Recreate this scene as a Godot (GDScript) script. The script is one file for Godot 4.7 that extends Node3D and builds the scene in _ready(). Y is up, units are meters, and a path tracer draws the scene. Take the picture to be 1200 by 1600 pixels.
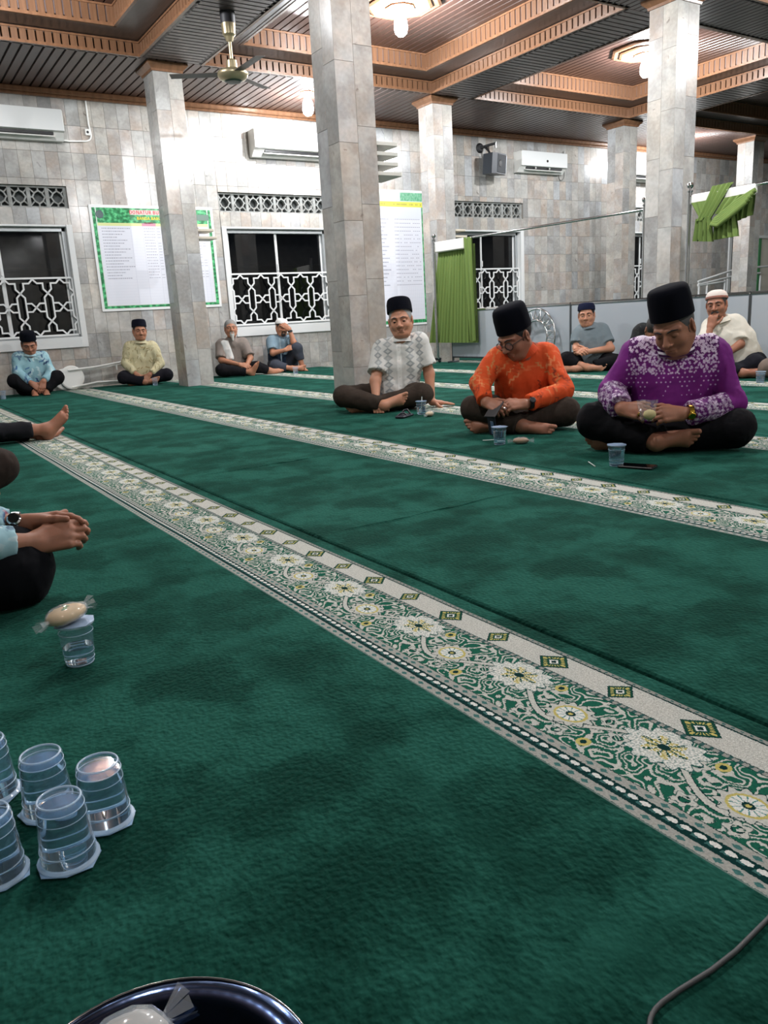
extends Node3D
# A mosque prayer hall at night. Axes: x runs along the tiled far wall, y is up, the far wall stands at z = WZ.

const WZ := -10.78
const SOFFIT := 3.55
const PITCH_X := 3.92

var M := {}
var names := {}
var rng := RandomNumberGenerator.new()

# ---------------------------------------------------------------- geometry collector
class Geo:
	var v := PackedVector3Array()
	var n := PackedVector3Array()
	var t := PackedVector2Array()

	func vert(p: Vector3, nn: Vector3, uv := Vector2.ZERO):
		v.push_back(p); n.push_back(nn); t.push_back(uv)

	# corners counter-clockwise seen from outside
	func quad(a: Vector3, b: Vector3, c: Vector3, d: Vector3, ua := Vector2(0, 0), ub := Vector2(1, 0), uc := Vector2(1, 1), ud := Vector2(0, 1)):
		var nn := (b - a).cross(c - a)
		if nn.length_squared() < 1e-14:
			nn = (c - a).cross(d - a)
		nn = nn.normalized()
		vert(a, nn, ua); vert(c, nn, uc); vert(b, nn, ub)
		vert(a, nn, ua); vert(d, nn, ud); vert(c, nn, uc)

	func tri(a: Vector3, b: Vector3, c: Vector3):
		var nn := (b - a).cross(c - a).normalized()
		vert(a, nn); vert(c, nn); vert(b, nn)

	# smooth quad with given normals, counter-clockwise from outside
	func squad(a: Vector3, b: Vector3, c: Vector3, d: Vector3, na: Vector3, nb: Vector3, nc: Vector3, nd: Vector3, ua := Vector2(0, 0), ub := Vector2(1, 0), uc := Vector2(1, 1), ud := Vector2(0, 1)):
		vert(a, na, ua); vert(c, nc, uc); vert(b, nb, ub)
		vert(a, na, ua); vert(d, nd, ud); vert(c, nc, uc)

	func quad_out(a: Vector3, b: Vector3, c: Vector3, d: Vector3, o: Vector3):
		if (b - a).cross(c - a).dot((a + c) * 0.5 - o) >= 0.0:
			quad(a, b, c, d)
		else:
			quad(a, d, c, b)

	func tri_out(a: Vector3, b: Vector3, c: Vector3, o: Vector3):
		if (b - a).cross(c - a).dot((a + b + c) / 3.0 - o) >= 0.0:
			tri(a, b, c)
		else:
			tri(a, c, b)

	func box(c: Vector3, s: Vector3, B := Basis()):
		var h := s * 0.5
		for ax in 3:
			for sg in [-1.0, 1.0]:
				var u := Vector3.ZERO; u[(ax + 1) % 3] = h[(ax + 1) % 3]
				var w := Vector3.ZERO; w[(ax + 2) % 3] = h[(ax + 2) % 3]
				var f := Vector3.ZERO; f[ax] = h[ax] * sg
				if sg > 0:
					quad(c + B * (f - u - w), c + B * (f + u - w), c + B * (f + u + w), c + B * (f - u + w))
				else:
					quad(c + B * (f - u - w), c + B * (f - u + w), c + B * (f + u + w), c + B * (f + u - w))

	# box with chamfered edges
	func cbox(c: Vector3, s: Vector3, b: float, B := Basis()):
		var h := s * 0.5
		var k := Vector3(maxf(h.x - b, 0.0), maxf(h.y - b, 0.0), maxf(h.z - b, 0.0))
		for ax in 3:
			var i := (ax + 1) % 3
			var j := (ax + 2) % 3
			for sg in [-1.0, 1.0]:
				var pts := []
				for q in [[-1, -1], [1, -1], [1, 1], [-1, 1]]:
					var p := Vector3.ZERO
					p[ax] = h[ax] * sg; p[i] = k[i] * q[0]; p[j] = k[j] * q[1]
					pts.append(c + B * p)
				quad_out(pts[0], pts[1], pts[2], pts[3], c)
			for si in [-1.0, 1.0]:
				for sj in [-1.0, 1.0]:
					var a := Vector3.ZERO; a[i] = h[i] * si; a[j] = k[j] * sj; a[ax] = k[ax]
					var d := Vector3.ZERO; d[i] = k[i] * si; d[j] = h[j] * sj; d[ax] = k[ax]
					var a2 := a; a2[ax] = -k[ax]
					var d2 := d; d2[ax] = -k[ax]
					quad_out(c + B * a, c + B * d, c + B * d2, c + B * a2, c)
		for sx in [-1.0, 1.0]:
			for sy in [-1.0, 1.0]:
				for sz in [-1.0, 1.0]:
					tri_out(c + B * Vector3(h.x * sx, k.y * sy, k.z * sz), c + B * Vector3(k.x * sx, h.y * sy, k.z * sz), c + B * Vector3(k.x * sx, k.y * sy, h.z * sz), c)

	func tube(p: PackedVector3Array, r, sides := 8, caps := true):
		var cnt := p.size()
		var tg := (p[1] - p[0]).normalized()
		var u := tg.cross(Vector3.UP if absf(tg.y) < 0.9 else Vector3.RIGHT).normalized()
		var rings := []
		for i in cnt:
			var d: Vector3
			if i == 0: d = p[1] - p[0]
			elif i == cnt - 1: d = p[i] - p[i - 1]
			else: d = (p[i + 1] - p[i]).normalized() + (p[i] - p[i - 1]).normalized()
			d = d.normalized()
			u = (u - d * u.dot(d)).normalized()
			var w := d.cross(u)
			var rr: float = r[i] if r is Array or r is PackedFloat32Array else r
			var ring := []
			for k in sides:
				var a := TAU * k / sides
				ring.append([p[i] + (u * cos(a) + w * sin(a)) * rr, u * cos(a) + w * sin(a)])
			rings.append(ring)
		for i in cnt - 1:
			for k in sides:
				var k2 := (k + 1) % sides
				var A = rings[i][k]; var Bq = rings[i][k2]; var C = rings[i + 1][k2]; var D = rings[i + 1][k]
				squad(A[0], Bq[0], C[0], D[0], A[1], Bq[1], C[1], D[1])
		if caps:
			for k in sides:
				var k2 := (k + 1) % sides
				tri(p[0], rings[0][k2][0], rings[0][k][0])
				tri(p[cnt - 1], rings[cnt - 1][k][0], rings[cnt - 1][k2][0])

	# profile of (radius, height); spun about y through o; ez squashes z; B turns
	func lathe(pr: Array, o: Vector3, segs := 24, ez := 1.0, B := Basis(), smooth := false):
		var m := pr.size()
		var pn := []
		for i in m - 1:
			var d: Vector2 = pr[i + 1] - pr[i]
			pn.append(Vector2(d.y, -d.x).normalized())
		for i in m - 1:
			var n0: Vector2 = pn[i]
			var n1: Vector2 = pn[i]
			if smooth:
				if i > 0: n0 = (pn[i - 1] + pn[i]).normalized()
				if i < m - 2: n1 = (pn[i] + pn[i + 1]).normalized()
			for k in segs:
				var a0 := TAU * k / segs
				var a1 := TAU * (k + 1) / segs
				var P := []
				var N := []
				for q in [[pr[i], n0, a0], [pr[i], n0, a1], [pr[i + 1], n1, a1], [pr[i + 1], n1, a0]]:
					var rr: Vector2 = q[0]
					var nn: Vector2 = q[1]
					var a: float = q[2]
					P.append(o + B * Vector3(cos(a) * rr.x, rr.y, -sin(a) * rr.x * ez))
					N.append((B * Vector3(cos(a) * nn.x * ez, nn.y, -sin(a) * nn.x)).normalized())
				var v0 := float(i) / (m - 1)
				var v1 := float(i + 1) / (m - 1)
				squad(P[0], P[1], P[2], P[3], N[0], N[1], N[2], N[3], Vector2(float(k) / segs, v0), Vector2(float(k + 1) / segs, v0), Vector2(float(k + 1) / segs, v1), Vector2(float(k) / segs, v1))

	func ellipsoid(c: Vector3, r: Vector3, segs := 14, rows := 9, B := Basis()):
		for i in rows:
			var t0 := -PI / 2 + PI * i / rows
			var t1 := -PI / 2 + PI * (i + 1) / rows
			for k in segs:
				var a0 := TAU * k / segs
				var a1 := TAU * (k + 1) / segs
				var P := []
				var N := []
				for q in [[t0, a0], [t0, a1], [t1, a1], [t1, a0]]:
					var d := Vector3(cos(q[0]) * cos(q[1]), sin(q[0]), -cos(q[0]) * sin(q[1]))
					P.append(c + B * (d * r))
					N.append((B * (d / r)).normalized())
				squad(P[0], P[1], P[2], P[3], N[0], N[1], N[2], N[3])

	# flat bar of width w and depth d along a 3-D polyline lying in a plane with normal nn
	func ribbon(p: PackedVector3Array, w: float, d: float, nn: Vector3, closed := false):
		var cnt := p.size()
		var L := []
		for i in cnt:
			var a := p[(i - 1 + cnt) % cnt] if (closed or i > 0) else p[i]
			var b := p[(i + 1) % cnt] if (closed or i < cnt - 1) else p[i]
			var d0 := (p[i] - a).normalized()
			var d1 := (b - p[i]).normalized()
			if d0 == Vector3.ZERO: d0 = d1
			if d1 == Vector3.ZERO: d1 = d0
			var s0 := nn.cross(d0)
			var s1 := nn.cross(d1)
			var s := (s0 + s1).normalized()
			s = s / maxf(0.35, s.dot(s0))
			L.append(s * w * 0.5)
		var hd := nn * d * 0.5
		for i in (cnt if closed else cnt - 1):
			var j := (i + 1) % cnt
			var a0: Vector3 = p[i] + L[i]; var a1: Vector3 = p[i] - L[i]
			var b0: Vector3 = p[j] + L[j]; var b1: Vector3 = p[j] - L[j]
			var mid := (p[i] + p[j]) * 0.5
			quad_out(a0 + hd, b0 + hd, b1 + hd, a1 + hd, mid)
			quad_out(a0 - hd, b0 - hd, b1 - hd, a1 - hd, mid)
			quad_out(a0 + hd, b0 + hd, b0 - hd, a0 - hd, mid)
			quad_out(a1 + hd, b1 + hd, b1 - hd, a1 - hd, mid)

	func mesh() -> ArrayMesh:
		var a := []
		a.resize(Mesh.ARRAY_MAX)
		a[Mesh.ARRAY_VERTEX] = v
		a[Mesh.ARRAY_NORMAL] = n
		a[Mesh.ARRAY_TEX_UV] = t
		var m := ArrayMesh.new()
		m.add_surface_from_arrays(Mesh.PRIMITIVE_TRIANGLES, a)
		return m

# ---------------------------------------------------------------- scene helpers
func numbered(called: String) -> String:
	var k: int = names.get(called, 0)
	names[called] = k + 1
	return called if k == 0 else "%s_%03d" % [called, k]

func tag(o: Node, label := "", category := "", group := "", kind := ""):
	if label: o.set_meta("label", label)
	if category: o.set_meta("category", category)
	if group: o.set_meta("group", group)
	if kind: o.set_meta("kind", kind)
	return o

func thing(called: String, label: String, category: String, at := Vector3.ZERO, turn := 0.0, group := "") -> Node3D:
	var o := Node3D.new()
	o.name = numbered(called)
	add_child(o)
	o.position = at
	o.rotation.y = turn
	tag(o, label, category, group)
	return o

func obj(called: String, g, mat: Material, parent: Node = null, label := "") -> MeshInstance3D:
	var o := MeshInstance3D.new()
	o.mesh = g.mesh() if g is Geo else g
	o.material_override = mat
	o.cast_shadow = GeometryInstance3D.SHADOW_CASTING_SETTING_ON
	if parent == null:
		o.name = numbered(called)
		add_child(o)
	else:
		o.name = called
		parent.add_child(o, true)
	if label: o.set_meta("label", label)
	return o

func struct(called: String) -> Node3D:
	var o := Node3D.new()
	o.name = called
	add_child(o)
	o.set_meta("kind", "structure")
	return o

func noise(seed_: int, freq: float, octaves := 4) -> FastNoiseLite:
	var f := FastNoiseLite.new()
	f.seed = seed_
	f.noise_type = FastNoiseLite.TYPE_SIMPLEX_SMOOTH
	f.frequency = freq
	f.fractal_octaves = octaves
	return f

func mat(c: Color, rough := 0.6, metal := 0.0, spec := 0.5) -> StandardMaterial3D:
	var m := StandardMaterial3D.new()
	m.albedo_color = c
	m.roughness = rough
	m.metallic = metal
	m.metallic_specular = spec
	return m

func rgb(r: float, g: float, b: float) -> Color:
	return Color(r / 255.0, g / 255.0, b / 255.0)

# seamless picture made by blending a noise with itself over the border
func tile_image(size: int, paint: Callable) -> ImageTexture:
	var im := Image.create(size, size, false, Image.FORMAT_RGB8)
	for y in size:
		for x in size:
			im.set_pixel(x, y, paint.call(x / float(size), y / float(size)))
	return ImageTexture.create_from_image(im)

# noise sampled on a torus so that it repeats
func wrap_noise(f: FastNoiseLite, u: float, v: float, ru: float, rv: float) -> float:
	return f.get_noise_3d(cos(TAU * u) * ru + 7.3 * sin(TAU * v), sin(TAU * u) * ru, rv * cos(TAU * v) + 3.1 * sin(TAU * v))

func smooth01(a: float, b: float, x: float) -> float:
	var q := clampf((x - a) / (b - a), 0.0, 1.0)
	return q * q * (3.0 - 2.0 * q)

# ---------------------------------------------------------------- materials
func seamless(seed_: int, freq: float, size: int, octaves := 4, ridged := false, warp := 0.0) -> PackedByteArray:
	var f := noise(seed_, freq, octaves)
	if ridged:
		f.fractal_type = FastNoiseLite.FRACTAL_RIDGED
	if warp > 0.0:
		f.domain_warp_enabled = true
		f.domain_warp_amplitude = warp
		f.domain_warp_frequency = freq * 1.5
	var im := f.get_seamless_image(size, size)
	im.convert(Image.FORMAT_L8)
	return im.get_data()

func picture(size: int, data: PackedByteArray) -> ImageTexture:
	return ImageTexture.create_from_image(Image.create_from_data(size, size, false, Image.FORMAT_RGB8, data))

func marble_texture(seed_: int, base: Color, cloud: Color, vein: Color, warmth: float) -> ImageTexture:
	var s := 512
	var a := seamless(seed_, 0.006, s, 5, false, 40.0)
	var b := seamless(seed_ + 1, 0.004, s, 4, true, 60.0)
	var c := seamless(seed_ + 2, 0.05, s, 3)
	var e := seamless(seed_ + 3, 0.009, s, 3)
	var d := PackedByteArray()
	d.resize(s * s * 3)
	for i in s * s:
		var k := a[i] / 255.0
		var col := base.lerp(cloud, smooth01(0.3, 0.75, k))
		var w := smooth01(0.86, 0.985, b[i] / 255.0) * smooth01(0.35, 0.7, e[i] / 255.0)
		col = col.lerp(vein, w * 0.75)
		var g := (c[i] / 255.0 - 0.5) * 0.07
		var h := (e[i] / 255.0 - 0.5) * warmth
		d[i * 3] = int(clampf(col.r + g + h, 0, 1) * 255)
		d[i * 3 + 1] = int(clampf(col.g + g, 0, 1) * 255)
		d[i * 3 + 2] = int(clampf(col.b + g - h * 0.8, 0, 1) * 255)
	return picture(s, d)

func grain_texture(seed_: int, c0: Color, c1: Color, stretch: int) -> ImageTexture:
	# wood grain running along v
	var s := 256
	var f := noise(seed_, 0.03, 4)
	var im := f.get_seamless_image(s, s)
	im.convert(Image.FORMAT_L8)
	var src := im.get_data()
	var d := PackedByteArray()
	d.resize(s * s * 3)
	for y in s:
		for x in s:
			var k := src[(y / stretch) * s + x] / 255.0
			var fine := src[(((y * 3) / stretch) % s) * s + (x * 5) % s] / 255.0
			var c := c0.lerp(c1, clampf(k * 0.7 + fine * 0.45 - 0.1, 0, 1))
			var i := (y * s + x) * 3
			d[i] = int(c.r * 255); d[i + 1] = int(c.g * 255); d[i + 2] = int(c.b * 255)
	return picture(s, d)

func tri_mat(tex: Texture2D, tint: Color, scale: Vector3, offset: Vector3, rough: float, world := true) -> StandardMaterial3D:
	var m := mat(tint, rough)
	m.albedo_texture = tex
	m.uv1_triplanar = true
	m.uv1_world_triplanar = world
	m.uv1_scale = scale
	m.uv1_offset = offset
	m.uv1_triplanar_sharpness = 8.0
	return m

func bump_from(data: PackedByteArray, s: int, strength: float) -> ImageTexture:
	var im := Image.create_from_data(s, s, false, Image.FORMAT_L8, data)
	im.convert(Image.FORMAT_RGBA8)
	im.bump_map_to_normal_map(strength)
	return ImageTexture.create_from_image(im)

func stripe_texture() -> ImageTexture:
	# woven border, 0.317 m across (v) and 0.335 m along (u): bands, oval chain, floral field, diamonds
	var s := 768
	var W := 0.317
	var P := 0.335
	var green := rgb(26, 88, 70)
	var deep := rgb(12, 48, 46)
	var cream := rgb(184, 184, 176)
	var ivory := rgb(210, 210, 204)
	var teal := rgb(78, 132, 128)
	var yellow := rgb(182, 170, 100)
	var nz := noise(77, 0.09, 2)
	var im := Image.create(s, s, false, Image.FORMAT_RGB8)
	for yy in s:
		var w0 := (yy + 0.5) / s * W
		for xx in s:
			var u := (xx + 0.5) / s * P
			var jit := nz.get_noise_2d(xx * 0.9, yy * 0.9)
			var w := w0 + jit * 0.0016
			var uj := u + nz.get_noise_2d(xx * 0.9 + 500.0, yy * 0.9) * 0.0016
			var c := green
			if w < 0.024 or (w > 0.044 and w < 0.064):
				# band of lozenges between dark lines
				var c0 := 0.012 if w < 0.024 else 0.054
				c = cream.darkened(0.16)
				var q := absf(fposmod(uj, P / 12.0) - P / 24.0)
				if q / 0.0085 + absf(w - c0) / 0.0052 < 1.0: c = teal.darkened(0.2)
				if absf(w - c0) > 0.0088: c = deep
				if w < 0.003: c = deep.lerp(cream, 0.5)
			elif w <= 0.044:
				c = deep
				var q2 := fposmod(uj, P / 15.0) - P / 30.0
				if pow(q2 / 0.0088, 2) + pow((w - 0.036) / 0.0046, 2) < 1.0: c = ivory
				elif absf(w - 0.031) < 0.003 and q2 > 0.0: c = teal.darkened(0.25)
			elif w < 0.226:
				c = field_colour(uj, w, P, green, deep, cream, ivory, teal, yellow, jit)
			elif w < 0.238:
				c = cream.darkened(0.22)
				if absf(w - 0.232) > 0.0042: c = deep
				elif fposmod(uj, 0.0167) < 0.007: c = teal.darkened(0.35)
			elif w < 0.304:
				c = cream
				var cell := nz.get_noise_2d(xx * 1.6 + 90.0, yy * 1.6)
				if absf(cell) < 0.045: c = cream.darkened(0.38)
				elif cell > 0.35: c = ivory
				for dd in [[0.0, 0.036, 0.040], [P * 0.5, 0.033, 0.030]]:
					var du: float = absf(fposmod(uj - dd[0] + P * 0.5, P) - P * 0.5)
					var dw := absf(w - 0.271)
					var q3: float = du / dd[2] + dw / dd[1]
					if q3 < 1.0:
						c = green.darkened(0.25)
						if q3 < 0.32: c = ivory
						if q3 < 0.18: c = deep
						if q3 > 0.5 and q3 < 0.78 and fposmod(atan2(dw, du) * 7.0, 2.0) < 1.0: c = yellow
						if q3 > 0.94: c = deep
			elif w < 0.308:
				c = deep
			else:
				c = cream.darkened(0.25)
				if fposmod(uj, 0.0167) < 0.006 and absf(w - 0.3125) < 0.002: c = teal.darkened(0.3)
			var k := 1.0 + jit * 0.10
			im.set_pixel(xx, yy, Color(c.r * k, c.g * k, c.b * k))
	return ImageTexture.create_from_image(im)

var arab := noise(313, 0.75, 2)
func field_colour(u: float, w: float, P: float, green: Color, deep: Color, cream: Color, ivory: Color, teal: Color, yellow: Color, jit: float) -> Color:
	var c := green
	# tendrils filling the ground
	var tn := arab.get_noise_3d(cos(TAU * u / P) * 1.15, sin(TAU * u / P) * 1.15, w * 22.0)
	var band := fposmod(tn * 3.0 + jit * 0.12, 1.0)
	if band < 0.40: c = cream
	elif band < 0.47: c = deep.lerp(green, 0.3)
	# scrolling vine
	var mid := 0.145 + 0.040 * sin(TAU * u / P + 1.2)
	var dv := absf(w - mid)
	if dv < 0.006: c = cream
	elif dv < 0.0078: c = deep
	# curled leaves along the vine
	for k in 8:
		var cu := P * (k + 0.5) / 8.0
		var cw := 0.145 + 0.040 * sin(TAU * cu / P + 1.2) + (0.030 if k % 2 == 0 else -0.030)
		var du := fposmod(u - cu + P * 0.5, P) - P * 0.5
		var r := Vector2(du, (w - cw) * 1.1).length()
		var a := atan2(w - cw, du)
		var edge := 0.0185 + 0.004 * sin(a * 5.0 + k)
		if r < edge and r > 0.0075 + 0.002 * sin(a * 3.0):
			c = cream if r > 0.0095 else deep
			if r > edge - 0.0018: c = deep.lerp(cream, 0.35)
	# rosette at the middle of the repeat
	var ru := fposmod(u - P * 0.5 + P * 0.5, P) - P * 0.5
	var rr := Vector2(ru * 0.8, w - 0.143)
	var rl := rr.length()
	var ra := atan2(rr.y, rr.x)
	var pet := 0.037 + 0.0045 * cos(ra * 12.0)
	if rl < pet:
		c = cream
		if rl > pet - 0.002: c = deep
		if rl < 0.026: c = yellow
		if rl < 0.0215: c = ivory
		if rl < 0.0215 and absf(sin(ra * 6.0)) < 0.28 and rl > 0.008: c = teal
		if rl < 0.008: c = deep
		if rl < 0.0035: c = yellow
	# palmette at the ends of the repeat
	var pu := fposmod(u + P * 0.5, P) - P * 0.5
	var pp := Vector2(pu * 0.72, (w - 0.178))
	var pl := pp.length()
	var pa := atan2(pp.y, pp.x)
	var pedge := 0.050 + 0.005 * cos(pa * 14.0) + 0.003 * cos(pa * 5.0)
	if pl < pedge and w < 0.226:
		c = ivory.lerp(cream, 0.6)
		if jit > 0.25: c = ivory
		if jit < -0.3: c = teal.lerp(cream, 0.6)
		if pl > pedge - 0.002: c = deep.lerp(teal, 0.4)
		if pl < 0.026 + 0.006 * cos(pa * 6.0):
			c = green.darkened(0.2) if fposmod(pa * 5.0 / PI, 1.0) < 0.4 else yellow
			if jit > 0.2: c = ivory
		if pl < 0.008: c = deep
	# little yellow curls
	for q in [[0.27, 0.092], [0.73, 0.20]]:
		var du2 := fposmod(u - P * q[0] + P * 0.5, P) - P * 0.5
		var r2: float = Vector2(du2, w - q[1]).length()
		if r2 < 0.0125 and r2 > 0.006: c = yellow
		elif r2 <= 0.006: c = deep
	return c

func make_materials():
	# tiles of grey-white, rosy and greenish marble
	var warm := marble_texture(11, rgb(168, 166, 162), rgb(186, 184, 180), rgb(112, 109, 106), 0.02)
	var rosy := marble_texture(23, rgb(168, 160, 153), rgb(187, 180, 174), rgb(116, 102, 97), 0.04)
	var cool := marble_texture(37, rgb(158, 158, 157), rgb(178, 179, 179), rgb(106, 107, 108), 0.012)
	M.marble = []
	var tints := [Color(1, 1, 1), Color(0.97, 0.965, 0.955), Color(1, 0.985, 0.965), Color(0.955, 0.955, 0.955), Color(0.985, 0.99, 1.0), Color(0.925, 0.92, 0.915)]
	for i in 14:
		var tx: Texture2D = [warm, cool, warm, rosy, cool, warm, rosy][i % 7]
		var m := tri_mat(tx, tints[i % 6], Vector3.ONE * (0.62 + 0.1 * (i % 4)), Vector3(i * 0.37, i * 0.61, i * 0.23), 0.16 + 0.02 * (i % 3))
		m.metallic_specular = 0.55
		M.marble.append(m)
	M.grout = mat(rgb(136, 132, 126), 0.9)
	M.plain_marble = tri_mat(warm, Color(0.95, 0.94, 0.92), Vector3.ONE, Vector3.ZERO, 0.2)
	# carpet
	var s := 512
	var pa := seamless(101, 0.006, s, 4, false, 50.0)
	var pb := seamless(102, 0.16, s, 3)
	var pc := seamless(103, 0.035, s, 3, false, 20.0)
	var pd := PackedByteArray(); pd.resize(s * s * 3)
	var hd := PackedByteArray(); hd.resize(s * s)
	for i in s * s:
		var k := 0.78 * (pa[i] / 255.0) + 0.22 * (pc[i] / 255.0)
		var f := pb[i] / 255.0
		var q := smooth01(0.25, 0.75, k)
		var col := rgb(40, 80, 74).lerp(rgb(110, 146, 142), q * 0.8 + (f - 0.5) * 0.45 + 0.1)
		pd[i * 3] = int(clampf(col.r, 0, 1) * 255); pd[i * 3 + 1] = int(clampf(col.g, 0, 1) * 255); pd[i * 3 + 2] = int(clampf(col.b, 0, 1) * 255)
		hd[i] = int(clampf(f * 0.65 + (pc[i] / 255.0) * 0.35, 0, 1) * 255)
	M.pile = mat(Color(0.34, 0.59, 0.53), 0.95, 0.0, 0.12)
	M.pile.albedo_texture = picture(s, pd)
	M.pile.normal_enabled = true
	M.pile.normal_texture = bump_from(hd, s, 2.2)
	M.pile.uv1_triplanar = true
	M.pile.uv1_world_triplanar = true
	M.pile.uv1_scale = Vector3.ONE * 0.93
	M.pile.rim_enabled = true
	M.pile.rim = 0.6
	M.pile.rim_tint = 1.0
	M.stripe = mat(Color(1, 1, 1), 0.95, 0.0, 0.15)
	M.stripe.albedo_texture = stripe_texture()
	M.stripe.texture_repeat = true
	# woods of the ceiling
	var dark := grain_texture(5, rgb(70, 58, 54), rgb(98, 82, 76), 8)
	var honey := grain_texture(6, rgb(98, 71, 53), rgb(130, 97, 74), 8)
	M.soffit = tri_mat(dark, Color(1.1, 1.16, 1.24), Vector3.ONE * 1.5, Vector3.ZERO, 0.32)  # bluish lightening tint puts lens haze into the wood colour
	M.coffer = tri_mat(dark, Color(0.95, 0.84, 0.80), Vector3.ONE * 1.5, Vector3(0.3, 0.2, 0.1), 0.34)
	M.slat = tri_mat(honey, Color(1, 0.98, 0.96), Vector3(6, 1.2, 6), Vector3.ZERO, 0.3)
	M.trim = tri_mat(honey, Color(1.08, 1.05, 1.02), Vector3.ONE * 2.0, Vector3(0.2, 0.5, 0.4), 0.25)
	M.groove = mat(rgb(30, 24, 22), 0.8)
	# others
	M.white = mat(rgb(222, 224, 224), 0.35)
	M.frame = mat(rgb(216, 218, 218), 0.4)
	M.aluminium = mat(rgb(176, 180, 182), 0.35, 0.7)
	M.glass = mat(Color(0.02, 0.025, 0.035, 0.6), 0.02)
	M.glass.transparency = BaseMaterial3D.TRANSPARENCY_ALPHA
	M.chrome = mat(rgb(205, 208, 210), 0.12, 1.0)
	M.black = mat(rgb(18, 19, 22), 0.5)
	M.grey_panel = mat(rgb(160, 167, 174), 0.45)
	M.plastic_white = mat(rgb(226, 226, 222), 0.4)
	M.concrete = tri_mat(cool, Color(0.82, 0.82, 0.8), Vector3.ONE * 1.2, Vector3.ZERO, 0.7)
	M.brass = mat(rgb(168, 156, 126), 0.35, 0.7)
	M.bulb = mat(Color(1, 1, 1), 0.5)
	M.bulb.emission_enabled = true
	M.bulb.emission = Color(1.0, 0.985, 0.95)
	M.bulb.emission_energy_multiplier = 20.0

# ---------------------------------------------------------------- the room
func planks(g: Geo, o: Vector3, u: Vector3, length_u: float, w: Vector3, width_w: float, nn: Vector3, pitch: float, gap: float, th: float):
	# boards of size pitch-gap along u and width_w along w, their faces th proud of o along nn
	var cnt := int(round(length_u / pitch))
	var p := length_u / cnt
	for i in cnt:
		var a := o + u * (i * p + gap * 0.5)
		var b := o + u * ((i + 1) * p - gap * 0.5)
		var c := gap * 0.35
		var f0 := a + u * c + nn * th
		var f1 := b - u * c + nn * th
		var ww := w * width_w
		var mid := (a + b) * 0.5 + ww * 0.5 - nn * 0.5
		g.quad_out(f0, f1, f1 + ww, f0 + ww, mid)
		g.quad_out(a, f0, f0 + ww, a + ww, (a + b) * 0.5 + ww * 0.5)
		g.quad_out(b, f1, f1 + ww, b + ww, (a + b) * 0.5 + ww * 0.5)

func stuff_part(called: String, g: Geo, m: Material, parent: Node, label := ""):
	var o := obj(called, g, m, parent, label)
	o.set_meta("kind", "stuff")
	return o

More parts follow.
